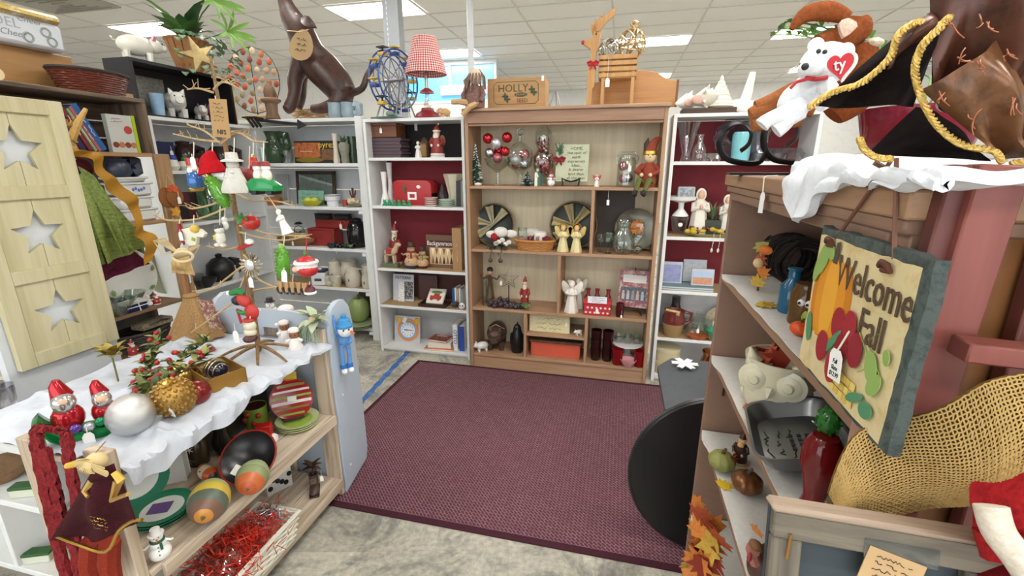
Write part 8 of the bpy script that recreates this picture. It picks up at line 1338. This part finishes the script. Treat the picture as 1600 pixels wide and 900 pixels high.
# plush bear and moose
WB = fab('#eef0f2','#dde1e6'); YB = .98
def pb(x,y,d=0): return ony(x,y,YB+d)
ub_ = U(pb(1270,130)); t = thing('white_bear_plush','white beanbag bear with red ribbon and red heart hang tag','plush toy',(0,0,0)); k_ = ub_
B().tube(*smooth([pb(1285,118),pb(1268,140),pb(1240,160),pb(1225,175)],[16*k_,27*k_,24*k_,14*k_]),14).ob('body',WB,t); B().ell(pb(1290,100,-.02),(36*k_,30*k_,30*k_),16,12).ell(pb(1266,108,-.045),(17*k_,18*k_,14*k_),12,8).ob('head',WB,t)
for x,y in ((1275,72),(1322,80)): B().ell(pb(x,y,-.01),(12*k_,7*k_,12*k_),10,8).ob('ear',WB,t)
for pts in (((1255,165),(1225,178),(1200,188),(1190,196)),((1250,172),(1232,185),(1225,195),(1212,205))): B().tube(*smooth([pb(*x,-.03) for x in pts],[15*k_,13*k_,11*k_,12*k_]),10).ob('leg',WB,t)
B().tube(*smooth([pb(1290,132,-.04),pb(1300,150,-.06),pb(1280,165,-.07)],[13*k_,11*k_,10*k_]),10).ob('arm',WB,t); B().ell(pb(1258,104,-.075),.006,8,6).ob('nose',BLK,t)
for x,y in ((1279,80),(1289,81)): B().ell(pb(x,y,-.05),.0038,8,6).ob('eye',BLK,t)
B().tube([pb(1252,100,-.02),pb(1262,122,-.055),pb(1275,124,-.06),pb(1292,121,-.055)],.004,6).tube([pb(1268,122,-.06),pb(1245,128,-.06),pb(1235,138,-.06)],.003,5).ob('red_ribbon',mk('#b01f2a',.6),t)
ht = [(16*math.sin(a)**3/17,(13*math.cos(a)-5*math.cos(2*a)-2*math.cos(3*a)-math.cos(4*a))/17) for a in [i*PI/16 for i in range(32)]]
B().prism([[(x*.027,z*.027) for x,z in ht]],.002).ob('heart_tag',mk('#d8d6d0',.2),t,pb(1317,103,-.10),(0,-.2,.3)); B().prism([[(x*.023,z*.023) for x,z in ht]],.0015).ob('heart_face',mk('#c4202c',.3),t,pb(1314,102,-.103),(0,-.2,.3)); txt('ty',.026,WHT,t,pb(1312,101,-.106),(PI/2,-.2,.3))
MB_ = fab('#8a4a26','#6e3819'); t = thing('moose_plush','brown plush moose with curved antlers behind the white bear','plush toy',(0,0,0)); YM = 1.06
def pm_(x,y,d=0): return ony(x,y,YM+d)
B().tube(*smooth([pm_(1345,70),pm_(1345,110),pm_(1330,150),pm_(1300,180)],[18*k_,30*k_,34*k_,20*k_]),14).ob('body',MB_,t); B().tube(*smooth([pm_(1338,28),pm_(1336,45),pm_(1310,62,-.02),pm_(1275,72,-.04)],[14*k_,25*k_,20*k_,16*k_]),14).ob('head',MB_,t)
for d in (-.03,.05): B().tube(*smooth([pm_(1325,28,d),pm_(1295,18,d),pm_(1260,22,d),pm_(1236,46,d)],[9*k_,15*k_,13*k_,4*k_]),10).ob('antler',fab('#94522c','#7a4020'),t)
B().leaf(pm_(1326,28,-.06),pm_(1318,58,-.07),.03,(0,-1,0),.1,.006).ob('ear',fab('#d9b8a4'),t)
for pts in (((1290,140),(1250,138),(1205,160),(1180,168)),((1270,170),(1220,165),(1185,175),(1172,180)),((1250,185),(1200,190),(1175,196))): B().tube(*smooth([pm_(*x,-.03) for x in pts],[14*k_]*(len(pts)-1)+[11*k_]),10).ob('limb',fab('#a5663c','#8a5230'),t)
B().ell(pm_(1360,70),(16*k_,.03,9*k_),10,8).ob('cream_collar',fab('#dccfb4'),t)
# iron scroll stand
t = thing('scroll_stand','black wrought iron stand with two open scrolls on the brown shelf','stand',(0,0,0)); IR = mk('#1b191b',.35,'plain',.5); YS = 1.3
for pts in ([(1157,236),(1170,225),(1174,207),(1163,194),(1148,193),(1132,203),(1124,222),(1128,240),(1145,252),(1185,254),(1200,232)],[(1228,229),(1244,215),(1247,196),(1236,182),(1217,182),(1200,194),(1193,215),(1197,236),(1212,250),(1240,254)]): B().tube(smooth([ony(*x,YS) for x in pts],[0]*len(pts),6)[0],.004,6,False,2.2).ob('scroll',IR,t)
B().lo((ony(1140,255,YS).x,YS-.02,RT),(ony(1250,255,YS).x,YS+.02,RT+.006)).ob('base_bar',IR,t)
# brown satin skirt with gold trim
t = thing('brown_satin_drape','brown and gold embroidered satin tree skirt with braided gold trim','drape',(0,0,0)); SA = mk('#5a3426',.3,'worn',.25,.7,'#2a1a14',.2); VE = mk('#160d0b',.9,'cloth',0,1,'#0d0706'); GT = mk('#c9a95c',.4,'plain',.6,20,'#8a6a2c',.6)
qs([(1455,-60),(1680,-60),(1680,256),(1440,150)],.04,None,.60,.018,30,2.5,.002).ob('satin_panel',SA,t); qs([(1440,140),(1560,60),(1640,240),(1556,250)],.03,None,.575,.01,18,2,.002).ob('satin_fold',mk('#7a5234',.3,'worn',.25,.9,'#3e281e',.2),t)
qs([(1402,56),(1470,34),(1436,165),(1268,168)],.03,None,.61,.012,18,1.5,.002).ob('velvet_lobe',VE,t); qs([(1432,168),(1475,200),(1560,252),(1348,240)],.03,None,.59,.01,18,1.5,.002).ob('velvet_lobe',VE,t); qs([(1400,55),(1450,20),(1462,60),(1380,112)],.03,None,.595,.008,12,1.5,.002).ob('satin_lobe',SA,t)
def braid(pts,Y):
    P = smooth([ony(*x,Y) for x in pts],[0]*len(pts),16)[0]; b = B()
    for s in (0,2.1,4.2): b.tube([q+Vector((.0022*math.cos(i*.9+s),-.002+.001*math.sin(i*.9+s),.0022*math.sin(i*.9+s))) for i,q in enumerate(P)],.0018,5)
    b.ob('gold_braid',GT,t)
braid([(1482,28),(1462,42),(1432,36),(1402,56),(1388,92),(1345,130),(1300,145),(1264,168)],.575); braid([(1470,42),(1440,72),(1428,110),(1438,152),(1462,195),(1500,225),(1550,236),(1562,252)],.55); braid([(1342,218),(1350,234),(1368,246),(1390,248)],.56); braid([(1580,256),(1620,248),(1660,240)],.56)
rr = random.Random(44)
for x,y in ((1472,150),(1540,40),(1535,105),(1500,95),(1585,160),(1520,190),(1570,80),(1490,40)):
    b = B()
    for k in range(4): a = rr.uniform(0,6.28); l = rr.uniform(8,20); b.tube(smooth([ony(x+rr.uniform(-6,6),y+rr.uniform(-8,8),.518),ony(x+l*.5*math.cos(a),y+l*math.sin(a)*.7,.514),ony(x+l*math.cos(a)+4,y+l*1.3*math.sin(a),.518)],[0]*3)[0],.0005,4)
    b.ob('copper_embroidery',mk('#a8623c',.4),t)
# white fur batting
t = thing('fur_batting','fluffy white snow batting draped over the edge of the brown shelf','batting',(0,0,0)); FU = mk('#e6e9ee',.95,'cloth',0,.35,'#d9dde4',.5); rr = random.Random(3)
def fur(u,v):
    y = .93-.42*u; e = v*(.30+.0); dr = .055*math.exp(-((u-.22)/.2)**2)+.004; n = .004*math.sin(u*37+v*5)+.003*math.sin(v*23+u*11)
    if e < .2: return (.5-e,y,RT+.012+n+.02*math.exp(-((u-.2)/.25)**2))
    f = (e-.2)/.1; return (.3-.012*math.sin(f*PI*.5)-n,y,RT+.012+.02*math.exp(-((u-.2)/.25)**2)*(1-f)-f*dr*1.35+n)
B().sheet(fur,60,40,.012).ob('batting',FU,t)
q = onx(1192,300,.292); t = thing('string_tag','white price tag on a long string hanging from the brown shelf top','tag',(.292,q.y,q.z),-PI/2); B().prism([[(-.016,-.045),(.014,-.043),(.013,-.02),(.015,-.008),(.006,0),(-.006,0),(-.014,-.008)]],.0012).ob('card',WHITE_TAG,t); B().tube([(0,.0,0),(-.006,.0,.03),(-.014,.006,RT-q.z+.002),(-.02,.03,RT-q.z+.003)],.0013,5).ob('string',STRING,t)
# ---------------------------------------------------------------- shelves of the brown unit
def rz2(px,py,z): return onz(px,py,z)
def leafm(par,loc,s,mat,rot,name='maple_leaf'):
    lp = [];
    for a,r_ in ((90,1),(70,.55),(55,.8),(40,.5),(20,.85),(5,.5),(-20,.6),(-50,.35),(-85,.3),(-95,.3),(-130,.35),(-160,.6),(175,.5),(160,.85),(140,.5),(125,.8),(110,.55)): lp.append((r_*s*math.cos(R(a)),r_*s*math.sin(R(a))))
    return B().prism([lp],.0012).ob(name,mat,par,loc,rot)
OR = [mk('#c9792c',.6,'worn',0,5,'#a5521c'),mk('#a8431c',.6,'worn',0,5,'#7a2c14'),mk('#c9a03c',.6,'worn',0,5,'#9a8a3c'),mk('#8a2a18',.6)]
S1,S2,S3 = RZ[0]+.002,RZ[1]+.002,RZ[2]+.002
q = onx(1235,420,.47); t = thing('twig_cornucopia','dark twig cornucopia wreath at the back of the upper fall shelf','decoration',(.47,q.y,S1)); rr = random.Random(5); b = B()
for k in range(40): r_ = .055+rr.uniform(-.012,.012); o2 = rr.uniform(-.1,.1); b.tube([(r_*math.cos(i*PI/8),o2+.008*math.sin(i*1.3+k),.068+r_*math.sin(i*PI/8)) for i in range(16)],.003,4,True)
b.ob('twigs',mk('#241a14',.8),t)
q = rz2(1160,462,S1); t = thing('scarecrow_pick','fall leaf pick with tiny scarecrow beside the twig cornucopia','decoration',(q.x+.05,q.y+.06,S1),-.9); B().tube([(0,0,0),(.0,0,.13)],.003,5).ob('stick',mk('#6a4a2c',.8),t)
for k,(z,m) in enumerate(((.02,OR[2]),(.05,OR[0]),(.085,OR[1]),(.12,mk('#8a8a3c',.6)))): leafm(t,(.008*math.sin(k*2),-.006,z),.03,m,(.2,k,.2))
B().ell((0,-.012,.075),.013,10,8).ob('head',mk('#d6b88a',.7),t); B().ell((.012,-.01,.11),(.02,.01,.012),8,6).ob('orange_hat',mk('#c96a24',.7),t)
t = thing('fallen_leaf','yellow paper maple leaf lying on the upper fall shelf','leaf',tuple(rz2(1192,475,S1+.003)),.5); leafm(t,(0,0,0),.04,mk('#c9a52c',.6),(PI/2,0,.4)); B().tube([(0,0,.002),(.01,-.03,.002)],.001,4).ob('leaf_stalk',mk('#8a6a2c',.7),t)
pot('blue_glass_bottle','small teal blue glass bottle on the upper fall shelf','bottle',[(.022,0),(.024,.006),(.024,.06),(.012,.075),(.012,.095),(.016,.097),(.014,.1),(0,.1)],mk('#1f5a7a',.06,'plain'),rz2(1232,487,S1),1,0,None,18); t = pot('amber_jar','amber glass jar behind the turkey figure','jar',[(.026,0),(.028,.006),(.028,.065),(.022,.075),(.022,.085),(0,.085)],mk('#5a3c14',.06),rz2(1252,505,S1),1,0,None,18)
t = thing('turkey_figure','little green owl-eyed turkey figure in front of the amber jar','figurine',tuple(rz2(1258,510,S1)),-.9); B().ell((0,0,.022),(.016,.014,.02),10,8).ob('green_body',mk('#9aae2c',.3),t); B().ell((0,0,.045),.015,10,8).ob('brown_head',mk('#5a3420',.4),t); B().ell((-.008,-.012,.05),.008,8,6).ell((.008,-.012,.05),.008,8,6).ob('white_eyes',WHT,t); eyes(t,.008,-.02,.05,.003)
def pumpkin(label,loc,r,mat,stem,h=.75,n=9):
    T = thing('pumpkin',label,'pumpkin',tuple(loc)); B().ell((0,0,r*h),(r,r,r*h),36,12,None,lambda x,y,z: (x*(1-.09*(1-abs(math.cos(math.atan2(y,x)*n/2)))),y*(1-.09*(1-abs(math.cos(math.atan2(y,x)*n/2)))),z*(1-.18*max(0,1-3*math.hypot(x,y))))).ob('rind',mat,T); B().tube([(0,0,r*h*1.7),(r*.05,0,r*h*2.1),(r*.2,0,r*h*2.4)],[r*.18,r*.12,r*.1],7).ob('stem',stem,T); return T
STM = mk('#4a3a24',.8); pumpkin('small bright orange pumpkin at the upper fall shelf edge',rz2(1249,524,S1),.019,mk('#d6501c',.35),STM)
t = thing('red_leaf_spray','dark red maple leaves at the back under the brown shelf top','leaf',(.55,.86,S1+.0));
for k in range(5): leafm(t,(0,.03*k-.06,.12+.02*math.sin(k*2)),.06,OR[3] if k % 2 else OR[1],(.3,k*.8,-1.2+.2*k))
B().tube([(0,0,0),(0,0,.12)],.003,5).ob('stem',STM,t)
# owl planter
q = rz2(1218,622,S2); t = thing('owl_planter','cream ceramic owl planter with round eyes and red leaves inside','planter',(.40,1.12,S2),-.5,None,1.08); OW = cer('#d9d2b6',.2)
B().lathe([(.05,0),(.062,.01),(.07,.06),(.068,.1),(.072,.125),(.067,.125),(.062,.1),(0,.03)],28).ob('body',OW,t)
for s in (-1,1):
    for r_,d in ((.034,.0),(.024,.006),(.012,.011)): B().lathe([(r_*.72,0),(r_,.003),(r_*.72,.007),(0,.008)],24,Matrix.Translation((s*.033,-.058-d,.085)) @ Matrix.Rotation(R(90),4,'X')).ob('eye_disc',OW,t)
    B().tube([(s*.045,-.035,.115),(s*.055,-.04,.145)],[.018,.003],8).ob('ear_tuft',OW,t)
B().tube([(0,-.07,.07),(0,-.085,.055)],[.012,.003],6).ob('beak',OW,t)
for j in range(3):
    for k in range(7): a = R(-20+32*k+15*j); B().ell((.062*math.cos(a),.062*math.sin(a),.02+.024*j),(.014,.014,.012),8,6).ob('feather',OW,t)
for k in range(6): leafm(t,(.03*math.cos(k),.03*math.sin(k),.13),.045,OR[3] if k % 2 else OR[1],(1.0,k,k*1.1))
# metal pan
t = thing('metal_pan','grey metal pan embossed with a house scene leaning on the middle fall shelf','pan',(.385,.92,S2+.029),0,None,1.28,(R(-4),R(-18),R(-8))); MP = mk('#77787a',.3,'plain',.85)
def rrect(w_,h_,r_,n=5): return [(sx_*(w_-r_)+r_*math.cos(R(a0+90*i/n)),sz*(h_-r_)+r_*math.sin(R(a0+90*i/n))) for sx_,sz,a0 in ((1,1,0),(-1,1,90),(-1,-1,180),(1,-1,270)) for i in range(n+1)]
rg = [[(x,y,z) for x,y in rrect(w_,h_,.03)] for w_,h_,z in ((.05,.085,0),(.062,.1,.03),(.066,.104,.031),(.053,.088,.003))]; n = len(rg[0]); vs_ = [v for r_ in rg for v in r_]
B().add(vs_,[tuple(range(n))[::-1]]+[(j*n+i,j*n+(i+1) % n,(j+1)*n+(i+1) % n,(j+1)*n+i) for j in range(3) for i in range(n)]+[tuple(3*n+i for i in range(n))]).ob('pan',MP,t)
EB = mk('#2c2c2e',.5,'plain',.5)
for k in range(3):
    for j in range(4): B().lo((-.01+.012*k,-.03+.014*j,.003),(-.004+.012*k,-.022+.014*j,.0042)).ob('embossed_window',EB,t)
scrib(t,.12,.05,3,EB,(-.025,0,.0035),(0,0,R(90)),'embossed_trees',3,.002); B().tube([(.03,.03,.02),(.035,-.03,.034),(.05,-.06,.034)],.0012,5).ob('tag_string',STRING,t)
# red pepper vase
t = thing('apple_vase','glossy dark red ceramic gourd vase with green cap','vase',(.352,.745,S2),0,None,(.74,.74,.92)); B().lathe([(.026,0),(.03,.01),(.022,.04),(.03,.075),(.042,.11),(.04,.145),(.026,.165),(0,.168)],26).ob('body',mk('#6e1216',.1),t); b = B().ell((.004,.012,.19),(.024,.024,.026),12,8)
for k in range(30): a = k*2.4; z = -1+2*(k+.5)/30; s = math.sqrt(1-z*z); b.ell((.004+.024*s*math.cos(a),.012+.024*s*math.sin(a),.19+.026*z),.004,5,4)
b.ob('green_cap',mk('#2c6a2c',.12),t)
leafm(thing('fallen_leaf','orange paper leaf under the metal pan on the middle fall shelf','leaf',tuple(rz2(1168,635,S2+.002))),(0,0,0),.03,OR[0],(PI/2,0,1),'maple_leaf')
# lower shelf
pumpkin('pale green pumpkin with brown leaf on the lower fall shelf',rz2(1126,733,S3),.038,mk('#8a8a4a',.4,'plain',0,2,'#74743a'),STM); pumpkin('metallic bronze pumpkin with tag on the lower fall shelf',rz2(1165,768,S3),.04,mk('#7e5230',.3,'plain',.5,2,'#5e3a20'),STM)
t = thing('fallen_leaf','bright yellow leaf beside the bronze pumpkin','leaf',tuple(rz2(1128,758,S3+.002)),0); leafm(t,(0,0,0),.035,mk('#d6ae1c',.6),(PI/2,0,2)); t = thing('fallen_leaf','brown glittered leaf stuck to the pale green pumpkin','leaf',tuple(rz2(1142,722,S3+.035)),0); leafm(t,(0,0,0),.028,OR[3],(.2,.4,.4))
t = santa('scarecrow_figure','little scarecrow boy figurine behind the pumpkins',tuple(rz2(1155,722,S3)),.1,-.6,'#3a1c18','#d6a86a',None,'figurine',.9)
t = thing('chocolate_turkey','brown wooden turkey with pink wattle on the lower fall shelf','figurine',(.345,.86,S3),-1.0); TK = mk('#4e2c22',.45)
for k in range(5): B().lo((-.03+.012*k,-.004,.01),(-.02+.012*k,.03,.065-.004*abs(k-2))).ob('feather_block',TK,t,bev=.002)
B().ell((0,-.02,.035),(.025,.02,.032),12,8).ob('body',TK,t); B().tube(*smooth([(0,-.03,.05),(-.005,-.038,.075),(0,-.045,.09)],[.012,.011,.014]),8).ob('neck',mk('#a86a5c',.5),t); B().ell((.0,-.04,.1),(.014,.012,.01),8,6).ob('hat',mk('#7a5230',.6),t); B().ell((.004,-.056,.078),(.005,.005,.012),8,6).ob('wattle',mk('#9a2c34',.5),t); leafm(t,(-.01,-.03,.12),.022,OR[0],(.3,0,0)); leafm(t,(.01,-.03,.0+.02),.025,OR[0],(.3,2,0))
# maple bouquet in front
q = onx(1095,840,.27); t = thing('maple_bouquet','bouquet of orange and red artificial maple leaves hanging at the shelf front','leaves',(.285,q.y,q.z)); rr = random.Random(10)
for k in range(26): leafm(t,(rr.uniform(-.04,.02),rr.uniform(-.08,.07),rr.uniform(-.1,.08)),rr.uniform(.04,.062),OR[(0,0,1,2,0,1,3)[k % 7]],(rr.uniform(-.5,.5),rr.uniform(0,6.28),rr.uniform(-1.4,.2)))
B().tube([(0,0,-.09),(.0,0,.06)],.003,5).ob('stem',STM,t)
# burlap bolt with real open weave
t = thing('burlap_cloth','open-weave tan burlap draped over the easel and chalkboard','cloth',(0,0,0)); BT_ = mk('#c2a164',.9,'plain',0,8,'#a58448'); YU = .45
YS2 = (.53,.528,.522,.495,.47,.455); TP = smooth([ony(*q,y) for y,q in zip(YS2,((1296,770),(1335,695),(1400,655),(1480,628),(1560,600),(1650,575)))],[0]*6,8)[0]; BP_ = smooth([ony(*q,y) for y,q in zip(YS2,((1290,786),(1345,796),(1420,802),(1490,800),(1545,772),(1650,735)))],[0]*6,8)[0]
def pol(P,u): i = min(int(u*(len(P)-1)),len(P)-2); return P[i].lerp(P[i+1],u*(len(P)-1)-i)
def bur(u,v): return pol(BP_,u).lerp(pol(TP,u),v)+Vector((0,-.02*math.sin(PI*v)-.006*math.sin(u*9+v*3),.003*math.sin(u*14+v*4)))
NU,NV = 62,34; b = B()
for i in range(NU+1): b.tube([Vector(bur(min(1,max(0,i/NU+.003*math.sin(j*3+i))),j/NV))+Vector((0,.0005*(-1)**(i+j),0)) for j in range(NV+1)],.00085,3)
for j in range(NV+1): b.tube([Vector(bur(i/NU,min(1,max(0,j/NV+.004*math.sin(i*2+j)))))-Vector((0,.0006*(-1)**(i+j),0)) for i in range(NU+1)],.00085,3)
o = b.ob('burlap_weave',BT_,t); o['kind'] = 'stuff'; b = B().sheet(lambda u,v: Vector(bur(u,v))+Vector((0,.005,-.001)),24,14,.001).ob('lower_layer',mk('#7a5c30',.95,'cloth',0,.4,'#5a4220'),t)
t = thing('santa_suit_sleeve','red Santa suit sleeve with white fur cuff at the lower right edge','clothing',(0,0,0)); RS = fab('#b3262a','#8a1c20')
B().tube(*smooth([ony(1570,775,.44),ony(1610,800,.44),ony(1650,870,.42)],[.03,.045,.05]),14).ob('red_sleeve',RS,t); B().tube(smooth([ony(1548,790,.42),ony(1560,830,.41),ony(1590,870,.4),ony(1610,900,.4)],[0]*4)[0],.012,10).ob('white_cuff',fab('#dcd2c4','#c9bca8'),t); B().tube([ony(1590,880,.45),ony(1640,960,.45)],[.035,.04],10).ob('dark_red_leg',fab('#6a1418'),t)
# ---------------------------------------------------------------- tables in the aisle
t = thing('grey_side_table','small dark grey folding table with cut corners beside the brown shelf','table',(.44,2.09,.009)); tp_ = [(-.2,-.17),(-.12,-.29),(.2,-.29),(.2,.27),(-.2,.27)]
B().prism([tp_],.022,.004,Matrix.Translation((0,0,.53)) @ Matrix.Rotation(-PI/2,4,'X') @ Matrix.Diagonal((1,1,-1,1))).ob('table_top',mk('#4a4d52',.6,'plain',0,3,'#3f4247'),t)
for x,y in ((-.13,-.16),(.15,-.16),(-.13,.2),(.15,.2)): B().tube([(x,y,0),(x*.9,y*.5,.53)],.011,8).ob('leg',BLK,t)
B().tube([(-.13,-.16,.1),(-.13,.2,.1)],.008,6).ob('stretcher',BLK,t)
sf_ = [(r_*math.cos(R(a))*.075,r_*math.sin(R(a))*.075) for k in range(6) for a,r_ in ((60*k-24,.5),(60*k-12,.9),(60*k,.8),(60*k+12,.9),(60*k+24,.5),(60*k+30,.36))]
q = onz(1070,568,.562); one(B().prism([sf_],.004),'paper_snowflake','white cut-out snowflake lying on the grey side table','decoration',WHT,(q.x,q.y,.556+.009),0,rot=(-PI/2,0,0))
t = pot('white_jar','white ceramic jar on the grey side table behind the shelf side','jar',[(.05,0),(.06,.03),(.055,.12),(.03,.15),(0,.15)],cer('#dfdcd6'),(.5,1.98,.561),1,0,None,20); B().lathe([(.035,.15),(.045,.17),(.03,.21),(0,.215)],18).ob('copper_top',met('#a8683c',.2),t)
t = thing('round_folding_table','black round folding table top standing on edge against the brown shelf','table',(.44,1.66,.009),0,None,1,(R(-5),0,R(4))); r_ = .335; TM = mk('#191719',.3)
B().lathe([(0,0),(r_-.006,0),(r_,.006),(r_,.022),(r_-.006,.028),(0,.028)],48,Matrix.Translation((0,.0,r_)) @ Matrix.Rotation(PI/2,4,'X')).ob('table_top',TM,t); B().tube([(r_*math.cos(i*PI/24),-.014,r_+r_*math.sin(i*PI/24)) for i in range(48)],.009,6,True).ob('rim',mk('#2a282a',.35),t)
for s in (-1,1): B().tube([(s*.12,.02,.1),(s*.12,.02,.56)],.011,8).ob('folded_leg',BLK,t)
